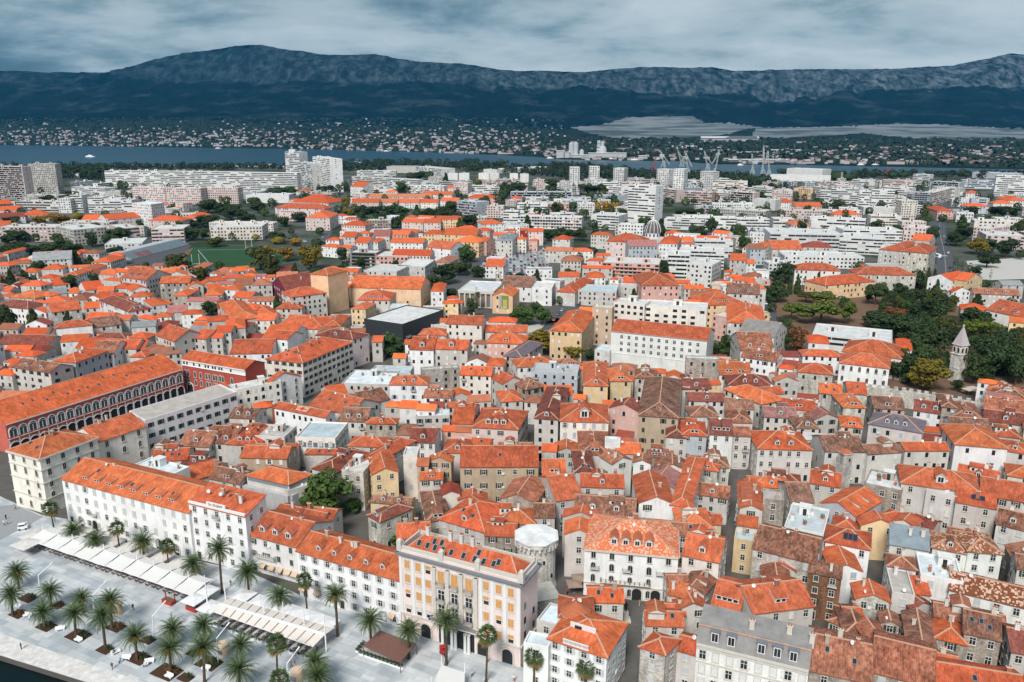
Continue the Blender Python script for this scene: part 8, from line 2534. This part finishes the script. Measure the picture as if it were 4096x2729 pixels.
def skinned(verts, edges, radii, root=0):
	me = bpy.data.meshes.new('skin'); me.from_pydata(verts, edges, []); o = bpy.data.objects.new('skin', me); COL.objects.link(o)
	o.modifiers.new('s', 'SKIN'); o.modifiers.new('u', 'SUBSURF').levels = 1
	me.skin_vertices[0]
	for i, r in enumerate(radii): me.skin_vertices[0].data[i].radius = (r, r * (.8 if i < 4 else 1)) ; me.skin_vertices[0].data[i].use_root = i == root
	dg = bpy.context.evaluated_depsgraph_get(); dg.update(); out = bpy.data.meshes.new_from_object(o.evaluated_get(dg)); bpy.data.objects.remove(o); return out
def person_mesh(name, pose, s=1.0):
	st = (.02, .20, 0)[pose]
	if pose == 2:    # seated
		V = [(0, 0, .48), (0, .02, .75), (0, .0, 1.0), (0, -.01, 1.12), (0, -.02, 1.24), (0, -.03, 1.33), (.1, -.1, .48), (.11, -.45, .46), (.11, -.42, .08), (.11, -.55, .04), (-.1, -.1, .48), (-.11, -.45, .46), (-.11, -.42, .08), (-.11, -.55, .04), (.2, 0, 1.02), (.26, -.08, .78), (.2, -.28, .6), (-.2, 0, 1.02), (-.26, -.08, .78), (-.2, -.28, .6)]
	else:
		V = [(0, 0, .92), (0, 0, 1.15), (0, .0, 1.38), (0, 0, 1.5), (0, -.02, 1.62), (0, -.03, 1.72), (.09, 0, .86), (.1, -st * .8, .48), (.1, -st * .9, .09), (.1, -st - .14, .04), (-.09, 0, .86), (-.1, st * .5, .48), (-.1, st * 1.3, .10), (-.1, st * 1.2 - .12, .04), (.2, 0, 1.40), (.25, st * .5, 1.12), (.25, st * .2 - .05, .86), (-.2, 0, 1.40), (-.25, -st * .5, 1.12), (-.25, -st * .7 - .05, .88)]
	E = [(0, 1), (1, 2), (2, 3), (3, 4), (4, 5), (0, 6), (6, 7), (7, 8), (8, 9), (0, 10), (10, 11), (11, 12), (12, 13), (2, 14), (14, 15), (15, 16), (2, 17), (17, 18), (18, 19)]
	Rr = [.15, .14, .16, .06, .10, .09, .1, .075, .05, .045, .1, .075, .05, .045, .07, .05, .035, .07, .05, .035]
	me = skinned([tuple(c * s for c in v) for v in V], E, [r * s for r in Rr]); me.name = name
	hip = (.50 if pose == 2 else .90) * s; sh = (1.10 if pose == 2 else 1.47) * s
	for m in ('skin', 'cloth_shirt', 'cloth_trousers', 'hair'): me.materials.append(M['dark'])
	for p in me.polygons:
		z = p.center.z; x = abs(p.center.x); p.use_smooth = True
		p.material_index = 3 if z > sh + .19 * s or (z > sh + .08 * s and p.center.y > .02 * s) else 0 if z > sh else 1 if z > hip else 2
		if pose != 2 and x > .2 * s and z < 1.15 * s: p.material_index = 0
	return me
simple('skin', (.42, .25, .17), .7)
def people():
	cl = {'white': (.7, .7, .7), 'black': (.02, .02, .022), 'red': (.4, .03, .04), 'navy': (.03, .05, .12), 'grey': (.25, .26, .28), 'beige': (.5, .42, .32), 'orange': (.6, .2, .05), 'blue': (.08, .16, .32)}
	for k, v in cl.items(): simple('cloth_' + k, v, .85)
	simple('hair', (.03, .02, .015), .7); base = [person_mesh('body', p) for p in (0, 1, 2)]; cache = {}
	L = [(20, 898, 1082, 1, 'white', 'beige', 'walking on the promenade beside a person in black'), (20, 919, 1072, 1, 'black', 'black', 'walking on the promenade beside a person in white'), (20, 775, 1480, 1, 'navy', 'black', 'walking alone between the palms and the quay'), (20, 2008, 1470, 1, 'red', 'black', 'left one of a pair walking near the right palms'), (20, 2034, 1462, 1, 'red', 'beige', 'right one of a pair walking near the right palms'), (20, 186, 492, 0, 'white', 'grey', 'standing beside the small white cart'), (20, 30, 488, 0, 'white', 'red', 'left one of the group on the dark paving'), (20, 52, 482, 0, 'white', 'grey', 'right one of the group on the dark paving'), (20, 43, 448, 0, 'black', 'black', 'rear one of the group on the dark paving'), (20, 148, 1342, 0, 'navy', 'black', 'standing at the edge of the quay'), (20, 835, 1432, 2, 'blue', 'black', 'sitting on a white bench with blue top'), (20, 1003, 1458, 2, 'white', 'blue', 'left one sitting on a bench beside the big soil bed'), (20, 1021, 1455, 2, 'white', 'grey', 'right one sitting on a bench beside the big soil bed'), (20, 790, 1375, 2, 'black', 'black', 'sitting on a bench in dark clothes'), (20, 380, 468, 0, 'grey', 'blue', 'standing by the corner of the long pale building'), (20, 875, 628, 0, 'black', 'navy', 'in front of the long pale building doorway'), (20, 1592, 905, 1, 'blue', 'black', 'walking by the white sign house'), (20, 108, 380, 1, 'orange', 'black', 'walking before the corner palace'), (21, 900, 1532, 1, 'white', 'black', 'walking before the grand white building'), (21, 1189, 1566, 1, 'white', 'red', 'walking at the bottom edge near the corner house'), (21, 1010, 1432, 0, 'white', 'red', 'standing behind a tall fan palm'), (21, 1555, 965, 0, 'red', 'black', 'in the lane beside the round tower'), (21, 1946, 1398, 1, 'red', 'black', 'in the lane beside the corner terrace house wearing red'), (21, 1962, 1374, 1, 'black', 'navy', 'in the lane beside the corner terrace house wearing black'), (21, 2054, 1042, 0, 'orange', 'beige', 'in the arched doorway of the palace'), (22, 404, 262, 1, 'black', 'black', 'in the narrow shaded alley'), (22, 446, 112, 0, 'grey', 'black', 'at the far end of the narrow shaded alley'), (11, 1338, 1500, 1, 'white', 'black', 'in the alley below the pale pink house')]
	for t, x, y, pose, a, b, where in L:
		k = (pose, a, b)
		if k not in cache:
			m = base[pose].copy()
			for i, n in enumerate(('skin', 'cloth_' + a, 'cloth_' + b, 'hair')): m.materials[i] = M[n]
			cache[k] = m
		p = at(t, x, y); rz = random.Random(x).uniform(-2, 2)
		if pose == 2: rz = RIVA_ANG
		tag(new('person', cache[k], None, (p.x, p.y, .03 if pose != 2 else .03), rz), 'person in %s top %s' % (a, where), 'person')
	p = at(20, 160, 515); r = empty('electric_cart', p, -1.2); m = MB(); m.box((0, 0, .75), (1.3, 2.4, .9), 0, 0, None, True); m.box((0, -.2, 1.75), (1.3, 1.7, .1), 0, 0, None, True)
	for x in (-.6, .6):
		for y in (-1.0, .6): m.box((x, y, 1.45), (.06, .06, .55), 0, 0)
	m.box((0, -.2, 1.4), (1.2, 1.5, .5), 0, 1); m.obj('body', [M['white_metal'], M['glass']], r)
	for x in (-.6, .6):
		for y in (-.8, .8): w = MB(); w.tube([(x - .08, y, .3), (x + .08, y, .3)], .3, 12, 0); w.obj('wheel', [M['rubber']], r)
	tag(r, 'small white electric cart parked on the dark paving by the corner palace', 'cart')
	p = at(21, 700, 1375); r = empty('rickshaw', p, .4); m = MB(); m.box((0, 0, .7), (1.1, 1.5, .5), 0, 0, None, True); m.box((0, .5, 1.3), (1.1, .5, 1.0), 0, 0, None, True); m.box((0, .1, 1.85), (1.15, 1.3, .08), 0, 0, None, True); m.obj('body', [M['red_paint']], r)
	for x, y in ((-.55, .4), (.55, .4), (0, -1.0)): w = MB(); w.tube([(x - .04, y, .35), (x + .04, y, .35)], .35, 12, 0); w.obj('wheel', [M['rubber']], r)
	tag(r, 'red three-wheeled rickshaw parked at the grand entrance behind a date palm', 'rickshaw')
people(); beds_benches()

def car_mesh(c):
	mb = MB(); w = .88
	def loft(secs, m):
		for (y0, a0, z0, z1), (y1, a1, z2, z3) in zip(secs, secs[1:]):
			mb.face([(-a0, y0, z1), (a0, y0, z1), (a1, y1, z3), (-a1, y1, z3)], m); mb.face([(a0, y0, z0), (a1, y1, z2), (a1, y1, z3), (a0, y0, z1)], m); mb.face([(-a1, y1, z2), (-a0, y0, z0), (-a0, y0, z1), (-a1, y1, z3)], m)
		a = secs[0]; mb.face([(-a[1], a[0], a[2]), (a[1], a[0], a[2]), (a[1], a[0], a[3]), (-a[1], a[0], a[3])], m); a = secs[-1]; mb.face([(a[1], a[0], a[2]), (-a[1], a[0], a[2]), (-a[1], a[0], a[3]), (a[1], a[0], a[3])], m)
	loft([(-2.1, .8, .3, .62), (-1.9, w, .25, .8), (-.9, w, .25, .92), (1.3, w, .25, .95), (2.0, w, .25, .9), (2.1, .8, .3, .7)], 0)
	loft([(-1.0, .8, .9, .92), (-.35, .68, .9, 1.4), (1.1, .68, .9, 1.42), (1.75, .78, .9, .95)], 1); mb.box((0, .35, 1.43), (1.3, 1.4, .04), 0, 0)
	for x in (-w, w):
		for y in (-1.3, 1.3): mb.tube([(x - .06, y, .32), (x + .06, y, .32)], .32, 10, 2)
	return mb.mesh('car', [simple('car_' + c[0], c[1], .35, .5), M['glass'], M['rubber']])
def cars():
	rnd = random.Random(21); C = {n: car_mesh((n, v)) for n, v in (('white', (.7, .7, .7)), ('silver', (.38, .4, .42)), ('dark_grey', (.06, .065, .07)), ('black', (.015, .015, .018)), ('red', (.42, .03, .025)), ('blue', (.05, .09, .2)))}
	def car(p, a, where, grp, c=None):
		c = c or rnd.choice(('white', 'white', 'silver', 'silver', 'dark_grey', 'black', 'red', 'blue')); tag(new('car', C[c], None, (p[0], p[1], .07), a), 'small %s car %s' % (c.replace('_', ' '), where), 'car', '%s cars %s' % (c.replace('_', ' '), grp))
	pl = tri_pos(OPEN['car_park']); pl2 = [(p.x, p.y) for p in pl]; x0, x1, y0, y1 = min(p[0] for p in pl2), max(p[0] for p in pl2), min(p[1] for p in pl2), max(p[1] for p in pl2); y = y0 + 4; row = 0
	while y < y1:
		x = x0
		while x < x1:
			if poly_has(pl2, x, y) and rnd.random() < .72: car((x, y + rnd.uniform(-.4, .4)), rnd.choice((0, pi)) + .12, 'in the town car park beyond the church', 'in the town car park')
			x += 3.0
		y += 10 if row % 2 else 6; row += 1
	for (k, w, pts), n, nm in ((ROADS[0], 16, 'on the wide avenue at the right'), (ROADS[1], 7, 'on the sloping street beside the park'), (ROADS[2], 9, 'on the street leading away from the car park'), (ROADS[4], 3, 'on the road before the columned church'), (ROADS[5], 6, 'beside the trees in the middle of town'), (ROADS[6], 14, 'along the road behind the sports pitch'), (ROADS[3], 8, 'on the straight street far left of centre')):
		P = [ov(x, y) for x, y in pts]
		for i in range(n):
			f = (i + rnd.uniform(.2, .8)) / n * (len(P) - 1); j = min(int(f), len(P) - 2); p = lerp(P[j], P[j + 1], f - j); d = P[j + 1] - P[j]; d.z = 0; d.normalize(); s = Vector((-d.y, d.x, 0)) * rnd.choice((-1, 1)) * w * .25
			car((p.x + s.x, p.y + s.y), atan2(d.y, d.x) + pi / 2, nm, nm)
	for i in range(46):
		x, y = rnd.uniform(2178, 2300) if i % 2 else rnd.uniform(1610, 1700), rnd.uniform(484, 498); p = ov(x, y); car((p.x, p.y), rnd.choice((0, .1, pi)), 'in the far lot among the pale blocks', 'in the far lot')
	p = at(12, 1750, 205); m = MB(); m.box((0, 0, 1.7), (2.5, 11, 2.9), 0, 0, None, True); m.box((0, 0, 2.1), (2.54, 10.4, 1.0), 0, 1)
	for x in (-1.2, 1.2):
		for y in (-3.5, 3.5): m.tube([(x - .1, y, .5), (x + .1, y, .5)], .5, 10, 2)
	tag(m.obj('bus', [M['white_metal'], M['glass'], M['rubber']]), 'white bus waiting on the wide avenue', 'bus').location = (p.x, p.y, .05)
	p = at(12, 672, 940); m = MB(); m.box((0, 0, 1.15), (1.9, 5, 1.8), 0, 0, None, True); m.box((0, -2.3, 1.5), (1.7, .5, .7), 0, 1); m.box((0, 0, 1.65), (1.94, 3.6, .5), 0, 1)
	for x in (-.9, .9):
		for y in (-1.5, 1.5): m.tube([(x - .08, y, .35), (x + .08, y, .35)], .35, 10, 2)
	o = tag(m.obj('van', [M['white_metal'], M['glass'], M['rubber']]), 'white delivery van at the foot of the sloping street', 'van'); o.location = (p.x, p.y, .05); o.rotation_euler = (0, 0, .1)
cars()

def sports():
	a, b = at(10, 900, 225), at(10, 1300, 120); d = b - a; L = d.length; ang = atan2(d.y, d.x); n = Vector((-d.y, d.x, 0)).normalized()
	r = empty('grandstand', a); ca = MB()
	for k in range(7):
		p = (a + b) / 2 + n * (k * 1.6) - a; ca.box((p.x, p.y, .4 + k * .38), (L, 1.6, .8 + k * .76), ang, 0)
	ca.obj('terrace', [M['lot']], r); 
	for k in range(6):
		for j in range(8):
			s = MB(); p = d * ((j + .5) / 8) + n * (k * 1.6 + .2); s.box((p.x, p.y, .95 + k * .76), (L / 8 * .86, .6, .35), ang, 0); s.obj('seat_row', [M['red_paint'] if 1 <= j <= 2 and k < 4 else M['blue_seat']], r)
	tag(r, 'stepped grandstand with pale blue and red seats beside the green pitch', 'grandstand')
	p = (a + b) / 2 + n * 17; r = empty('club_building', p, ang); m = MB(); m.box((0, 0, 2.4), (L * .95, 8, 4.8), 0, 0); m.obj('wall', [M['plaster']], r, None, (.55, .56, .56)); m = MB(); m.box((0, 0, 4.95), (L * .98, 9, .25), 0, 0, None, True); m.obj('roof', [M['flat_roof']], r, None, (.42, .45, .47)); tag(r, 'long low club building with flat grey roof behind the grandstand', 'club building')
	for i, (x, y, x2) in enumerate(((1328, 280, 1378), (1695, 160, 1738))):
		g0, g1 = at(10, x, y), at(10, x2, y - 3); h = height_over(10, x, y - 95, g0.y); r = empty('goal_posts', g0); m = MB(); m.tube([(0, 0, 0), (0, 0, h)], .14, 6, 0); e = g1 - g0; m.tube([(e.x, e.y, 0), (e.x, e.y, h)], .14, 6, 0); m.tube([(0, 0, 3.2), (e.x, e.y, 3.2)], .12, 6, 0); m.obj('frame', [M['white_metal']], r); tag(r, ('near' if i == 0 else 'far') + ' white rugby goal posts on the green pitch', 'goal posts')
simple('blue_seat', (.22, .36, .44), .7); sports()

BOATS = []
def harbour():
	def lat(name, pts, t, Y, r, mat, label, cat, base):
		g = Vector((at(t, *base).x, 0, 0)); root = empty(name, Vector((CAM.x + ray(t, *base).x / ray(t, *base).y * Y, Y, 0))); off = root.location.copy()
		for nm, pl, k in pts:
			W = []
			for x, y in pl: d = ray(t, x, y); W.append(CAM + d * (Y / d.y))
			m = MB()
			for dx in (-k, k):
				for p, q in zip(W, W[1:]): m.bar(p + Vector((dx, 0, 0)), q + Vector((dx, 0, 0)), r, r, 0)
			for p, q in zip(W, W[1:]):
				nn = max(2, int((q - p).length / (k * 3)))
				for i in range(nn): m.bar(lerp(p, q, i / nn) + Vector((k if i % 2 else -k, 0, 0)), lerp(p, q, (i + 1) / nn) + Vector((-k if i % 2 else k, 0, 0)), r * .7, r * .7, 0)
			m.obj(nm, [mat], root, off)
		tag(root, label, cat, None); return root
	wm = simple('crane_paint', (.46, .50, .50), .6, .4, .1); rd = simple('crane_red', (.30, .06, .07), .6)
	C = [(1, (2215, 1155), [(2200, 1040), (2225, 1155)], [(2200, 1045), (2262, 1135)], wm), (1, (2345, 1150), [(2318, 1035), (2348, 1150)], [(2318, 1040), (2375, 1130)], wm), (2, (172, 1175), [(150, 1040), (178, 1175)], [(150, 1045), (200, 1130)], wm), (2, (222, 1210), [(255, 1035), (222, 1190)], [(255, 1040), (205, 1130)], wm), (2, (595, 1210), [(590, 1040), (598, 1205)], [(590, 1042), (570, 1130)], wm), (2, (35, 1215), [(20, 1050), (45, 1210)], [(20, 1050), (65, 1150)], wm), (2, (555, 1200), [(560, 1000), (552, 1200)], [(560, 1005), (562, 1100)], wm), (1, (2155, 1180), [(2172, 1070), (2140, 1180)], [(2172, 1070), (2160, 1120)], rd), (2, (480, 1200), [(480, 1060), (485, 1200)], [(440, 1130), (510, 1130)], wm), (2, (1098, 1280), [(1100, 1188), (1096, 1280)], [(1095, 1190), (1106, 1190)], wm), (2, (1408, 1225), [(1410, 1155), (1405, 1225)], [(1400, 1158), (1440, 1170)], rd)]
	C.sort(key=lambda c: src(c[0], *c[1])[0])
	for i, (t, b, tw, jib, m) in enumerate(C):
		Y = at(t, b[0], b[1] + 20 if b[1] < 1220 else b[1]).y; k = 1.4
		lat('shipyard_crane' if m is wm else 'tower_crane', [('tower', tw, k * .8), ('jib', jib, k * .8), ('leg', [(b[0] - 14, b[1]), (tw[1][0] - 2, b[1] - 50)], .8), ('leg', [(b[0] + 16, b[1]), (tw[1][0] + 2, b[1] - 50)], .8)], t, Y, .6, m, (' red' if m is rd else ' pale grey').strip() + ' lattice crane, ' + ORD[i] + ' from the left in the shipyard row', 'crane', b)
	# cement works on the far shore
	def pt(x, y): return terrain_hit(*(v * .57447 for v in src(1, x, y))) or at(1, x, y)
	g0 = at(1, 1600, 1092); S = g0.y * 1.0 / FPX / 1.7233
	def at_y(x, y): d = ray(1, x, y); return CAM + d * ((g0.y + 30) / d.y)
	gm = simple('works_grey', (.42, .44, .45), .8)
	for i, (x, w, y) in enumerate(((1583, 34, 985), (1614, 34, 985), (1655, 30, 1035))):
		p = at_y(x, 1090); h = at_y(x, y).z; r = empty('silo', (p.x, p.y, 0)); m = MB(); R_ = w * S / 2; m.lathe([(R_, -2), (R_, h * .96), (R_ * .8, h), (0, h)], 18, (0, 0, 0), 0); m.obj('body', [gm], r, None, None, True); m = MB(); m.box((0, 0, h + 2), (R_ * .7, R_ * .7, 4), 0, 0); m.obj('head_house', [gm], r); tag(r, ('left tall', 'right tall', 'short')[i] + ' grey silo of the cement works across the bay', 'silo')
	p = at_y(1770, 1090); h = at_y(1770, 968).z; r = empty('preheater_tower', (p.x, p.y, 0)); m = MB()
	for k in range(5): m.box((0, 0, h * (k + .5) / 5), (26 * S * (1 - k * .06), 14, h / 5 * .82), 0, 0, None, True)
	for dx in (-11, 11): m.bar((dx * S, 0, 0), (dx * S * .7, 0, h), 2, 2, 0)
	m.obj('frame', [gm], r); m = MB(); m.tube([(12 * S, 0, 0), (14 * S, 0, h * .8), (0, 0, h)], 2, 6, 0); m.obj('duct', [gm], r); tag(r, 'stepped tower of the cement works across the bay', 'tower')
	p = at_y(1797, 1090); h = at_y(1797, 975).z; r = empty('storage_dome', (p.x, p.y, 0)); m = MB(); R_ = 28 * S; m.lathe([(R_, 0), (R_, h * .5), (R_ * .8, h * .66), (R_ * .45, h * .72), (R_ * .45, h)], 20, (0, 0, 0), 0); m.lathe([(R_ * .45, h), (0, h + 1)], 20, (0, 0, 0), 0); m.obj('body', [gm], r, None, None, True); tag(r, 'wide round store of the cement works across the bay', 'store')
	for i, (x0, x1, y, hh) in enumerate(((1480, 1535, 1040, 0), (1590, 1790, 1068, 0), (1700, 1955, 1055, 0), (1530, 1570, 1050, 0), (2045, 2095, 1075, 0))):
		a, b = at_y(x0, 1095), at_y(x1, 1095); h = max(4, at_y(x0, y).z); r = empty('works_shed', ((a.x + b.x) / 2, a.y - 8 * (i % 3), 0)); m = MB(); m.box((0, 0, h / 2), (b.x - a.x, 30, h), 0, 0); m.obj('wall', [gm], r); m = MB(); m.box((0, 0, h + .6), (b.x - a.x + 3, 33, 1.2), 0, 0, None, True); m.obj('roof', [M['shade_white']], r); tag(r, ORD[i] + ' long pale shed of the cement works across the bay', 'shed')
	sheds = [(130, 512, 965, 'long white shed with black solar roof below the quarry', 1), (610, 805, 1040, 'pale warehouse left of the green hill across the bay', 0), (365, 525, 1055, 'low grey warehouse across the bay behind the cranes', 0), (315, 715, 1105, 'long pink warehouse on the far bank behind the cranes', 0)]
	for x0, x1, y, lb, sol in sheds:
		hp = terrain_hit(*(v * .57447 for v in src(2, (x0 + x1) / 2, y + 8)))
		if hp is None: continue
		s = hp.y / FPX / 1.7233; w = (x1 - x0) * s; h = (24 if sol else 13) * s; r = empty('warehouse', hp); m = MB(); m.box((0, 0, h * .3), (w, 40, h), 0, 0); m.obj('wall', [M['plaster']], r, None, (.42, .43, .44) if 'pink' not in lb else (.5, .4, .4)); q = MB()
		f = [(-w / 2 - 2, -24, h * .8), (w / 2 + 2, -24, h * .8), (w / 2 + 2, 0, h * 1.3), (-w / 2 - 2, 0, h * 1.3)]; q.face(f, 0); q.face([(w / 2 + 2, 24, h * .8), (-w / 2 - 2, 24, h * .8), f[3], f[2]], 0); q.obj('roof', [gm], r)
		if sol: q = MB(); l = lambda u, v, k: tuple(f[0][i] + (f[1][i] - f[0][i]) * u + (f[3][i] - f[0][i]) * v + (.6 if i == 2 else 0) for i in range(3)); q.face([l(.4, .15, 0), l(.97, .15, 0), l(.97, .85, 0), l(.5, .85, 0)], 0); q.obj('solar_panel', [M['solar']], r)
		tag(r, lb, 'warehouse')
	# boats on the bay
	for x, y, Ln, H_, c, lb in ((622, 1083, 34, 8, 'white_metal', 'small white ferry crossing the open bay'), (1862, 1150, 60, 9, 'flag_blue', 'blue-hulled ferry moored at the end of the breakwater')):
		p = at(0, x, y, -1); r = empty('ferry', p); m = MB(); L = Ln / 2; m.prism([(-L, -4), (L * .7, -4), (L, 0), (L * .7, 4), (-L, 4)], 0, H_ * .4, 0); m.obj('hull', [M[c]], r); m = MB(); m.box((-L * .1, 0, H_ * .55), (Ln * .6, 6, H_ * .3), 0, 0); m.box((L * .1, 0, H_ * .8), (Ln * .3, 5, H_ * .25), 0, 0); m.box((-L * .2, 0, H_ * 1.0), (Ln * .06, 2, H_ * .4), 0, 0); m.obj('deckhouse', [M['white_metal']], r); tag(r, lb, 'ferry')
	rnd = random.Random(3)
	for i, (t, x, y) in enumerate(((1, 880, 1056), (1, 310, 1044), (1, 1000, 1055), (1, 1440, 1092), (1, 110, 1125), (1, 1860, 1100), (2, 400, 1140), (0, 1505, 1024), (2, 1230, 1140), (2, 1330, 1140), (1, 2020, 1106))):
		p = at(t, x, y, -1); m = MB(); L = rnd.uniform(9, 16); m.prism([(-L, -3), (L * .6, -3), (L, 0), (L * .6, 3), (-L, 3)], 0, 2.4, 0); m.box((-L * .2, 0, 3.4), (L, 4, 2.2), 0, 0); m.tube([(0, 0, 3), (0, 0, 14)], .3, 5, 0); o = m.obj('boat', [M['white_metal']]); o.location = p; BOATS.append((o, 'small white boat on the bay', p, None))
	# aerials on the roofs and the mast behind the office
	b = LM['office']; p = at(11, 1920, 520); root = empty('radio_mast', Vector((p.x, p.y + 4, 0))); h = height_over(11, 1918, 320, p.y + 4); m = MB()
	for dx, dy in ((-.7, 0), (.7, 0), (0, .9)): m.tube([(dx, dy, 0), (dx * .6, dy * .6, h)], .1, 5, 0)
	for k in range(int(h / 1.4)): m.bar((-.7 + .3 * k * 1.4 / h, 0, k * 1.4), (.7 - .3 * k * 1.4 / h, 0, k * 1.4 + 1.4), .08, .08, 0)
	m.obj('frame', [M['metal']], root); m = MB()
	for a in range(5): m.box((cos(a * 1.3) * .9, sin(a * 1.3) * .9, h * (.62 + .07 * a)), (.4, .3, 1.8), a, 0)
	m.obj('antenna', [M['shade_white']], root); tag(root, 'tall lattice radio mast with white antennas behind the wide white building', 'mast')
harbour()
# ---- labels -------------------------------------------------------------
LN = {'cornerpalace': 'cream corner palace', 'longhall': 'long waterfront building', 'signpalace': 'lettered white house', 'grandhotel': 'grand white building', 'palace': 'spotted-roof palace', 'mansard': 'grey mansard building', 'terracehouse': 'corner terrace house', 'greymansion': 'purple-roofed mansion', 'villa': 'broad white villa', 'hospice': 'arched park wing', 'office': 'wide white office', 'blackbox': 'black box building', 'theatre': 'peach theatre tower', 'church': 'pillared white church', 'poster': 'yellow poster house', 'arcade': 'red arcaded building', 'redhouse': 'red arch-windowed house', 'whitehotel': 'white stepped building', 'creampalace': 'large cream building', 'redcross': 'red-cross roof', 'beigecube': 'beige flat house', 'pavilion': 'pyramid-roofed pavilion', 'pediment': 'pedimented blue-grey house', 'magenta': 'magenta house', 'pinkcorner': 'pink corner house', 'pinktheatre': 'pale pink building', 'carparkhouse': 'mansarded car-park house', 'longslab': 'long white slab', 'bigtowers': 'tallest white towers', 'widetower': 'flared-top tower block', 'ruin': 'dark windowed ruin'}
MARKS = [(LN[k], to_px((b.C.x, b.C.y, b.H)), b) for k, b in LM.items() if k in LN]
for nm, p in (('round stone tower', LM['tower'] + Vector((0, 0, 12))), ('square bell tower', LM['bell'] + Vector((0, 0, 16))), ('battlemented wall', LM['townwall'] + Vector((0, 0, 7))), ('green pitch', ov(530, 595)), ('striped dome', ov(1497, 525)), ('brown pavilion', at(21, 330, 1330, 2)), ('beige awning', at(20, 1900, 1150, 3)), ('sail canopies', at(20, 700, 780, 3)), ('low park office', ov(1960, 775)), ('gravel yard', ov(2290, 620))): MARKS.append((nm, to_px(p), None))
def place_of(p, own=None, only=None):
	q = to_px(p); best = None
	for nm, m, b in MARKS:
		if b is own and own is not None or (only and nm not in only): continue
		dx, dy = q[0] - m[0], (q[1] - m[1]) * 1.4; d = hypot(dx, dy)
		if best is None or d < best[0]: best = (d, nm, dx, dy)
	d, nm, dx, dy = best
	return d, ('left of' if dx < 0 else 'right of') if abs(dx) > abs(dy) * 1.2 else ('behind' if dy < 0 else 'below'), nm
def finish(items, cat, group, fmt='%s, %s'):
	"""items: (object, description, point, own landmark)"""
	bag = {}
	for o, desc, p, own in items:
		d, rel, nm = place_of(p, own); bag.setdefault((desc, rel, nm), []).append((d, o))
	for (desc, rel, nm), lst in bag.items():
		lst.sort(key=lambda x: x[0])
		for i, (d, o) in enumerate(lst):
			w = ('' if len(lst) == 1 else 'nearest ' if i == 0 else ORD[min(i, 19)] + ' nearest ') + rel + ' the ' + nm
			tag(o, desc + ', ' + w, cat, group)
NUM = {1: 'one', 2: 'two', 3: 'three', 4: 'four', 5: 'five'}
def label_all():
	it = []
	for b in NEARH:
		if b.label: tag(b.root, b.label, 'house' if 'building' not in b.label else 'building', 'houses of the old town'); continue
		wn = WALL[b.wall][0]; rn = ROOF[b.rcol][0] if b.roof != 'F' else 'grey'
		form = {'g': 'gabled', 'f': 'end-gabled', 'h': 'hipped', 's': 'lean-to', 'F': 'flat', 'M': 'mansard'}[b.roof]
		size = 'narrow ' if b.hw < 3.6 else 'long ' if b.hw > 9 else ''
		d = b.opt.get('d', 0) if b.roof in 'ghsf' else 0
		ex = ' and %s dormer%s' % (NUM.get(d, 'many'), 's' if d > 1 else '') if d else ''
		if not ex and b.opt.get('k') and b.roof in 'ghs': ex = ' and skylights' if b.opt['k'] > 1 else ' and a skylight'
		desc = size + wn + ' house, ' + rn + ' ' + form + ' roof' + ex
		if len(desc.split()) > 10: desc = desc[len(size):]
		it.append((b.root, desc, (b.C.x, b.C.y, b.H), b))
	finish(it, 'house', 'houses of the old town'); it = []
	for b in NEARB:
		if b.label: tag(b.root, b.label, b.kind.replace('_', ' '), 'modern blocks of the town'); continue
		pt = {'b': 'ribbon windows', 'g': 'small square windows', 'B': 'stacked balconies', 'k': 'dark balconies', 'n': 'blank walls'}.get(b.opt.get('pat', 'g'), 'windows')
		f = 'low ' if b.H < 10 else 'tall ' if b.H > 26 else 'long ' if b.hw > 18 else ''
		it.append((b.root, f + WALL[b.wall][0] + ' block with ' + pt, (b.C.x, b.C.y, b.H), b))
	finish(it, 'apartment block', 'modern blocks of the town'); it = []
	for r, kind, col, h, w in TREES:
		s = 'big ' if w > 11 else 'small ' if w < 5.5 else ''
		it.append((r, s + TCOL[col][0] + ' ' + {'tree': 'leafy tree', 'pine': 'umbrella pine', 'cypress': 'slim cypress'}[kind], (r.location.x, r.location.y, h * .7), None))
	finish(it, 'tree', 'trees of the town'); it = []
	for r, k, t, cx, cy, f in PALMS: it.append((r, ('stout date palm with orange fruit' if f else 'stout date palm') if k == 'c' else 'slim fan palm', (r.location.x, r.location.y, 8), None))
	finish(it, 'palm tree', 'palm trees of the promenade and town'); finish(BOATS, 'boat', 'small boats on the bay')
label_all()
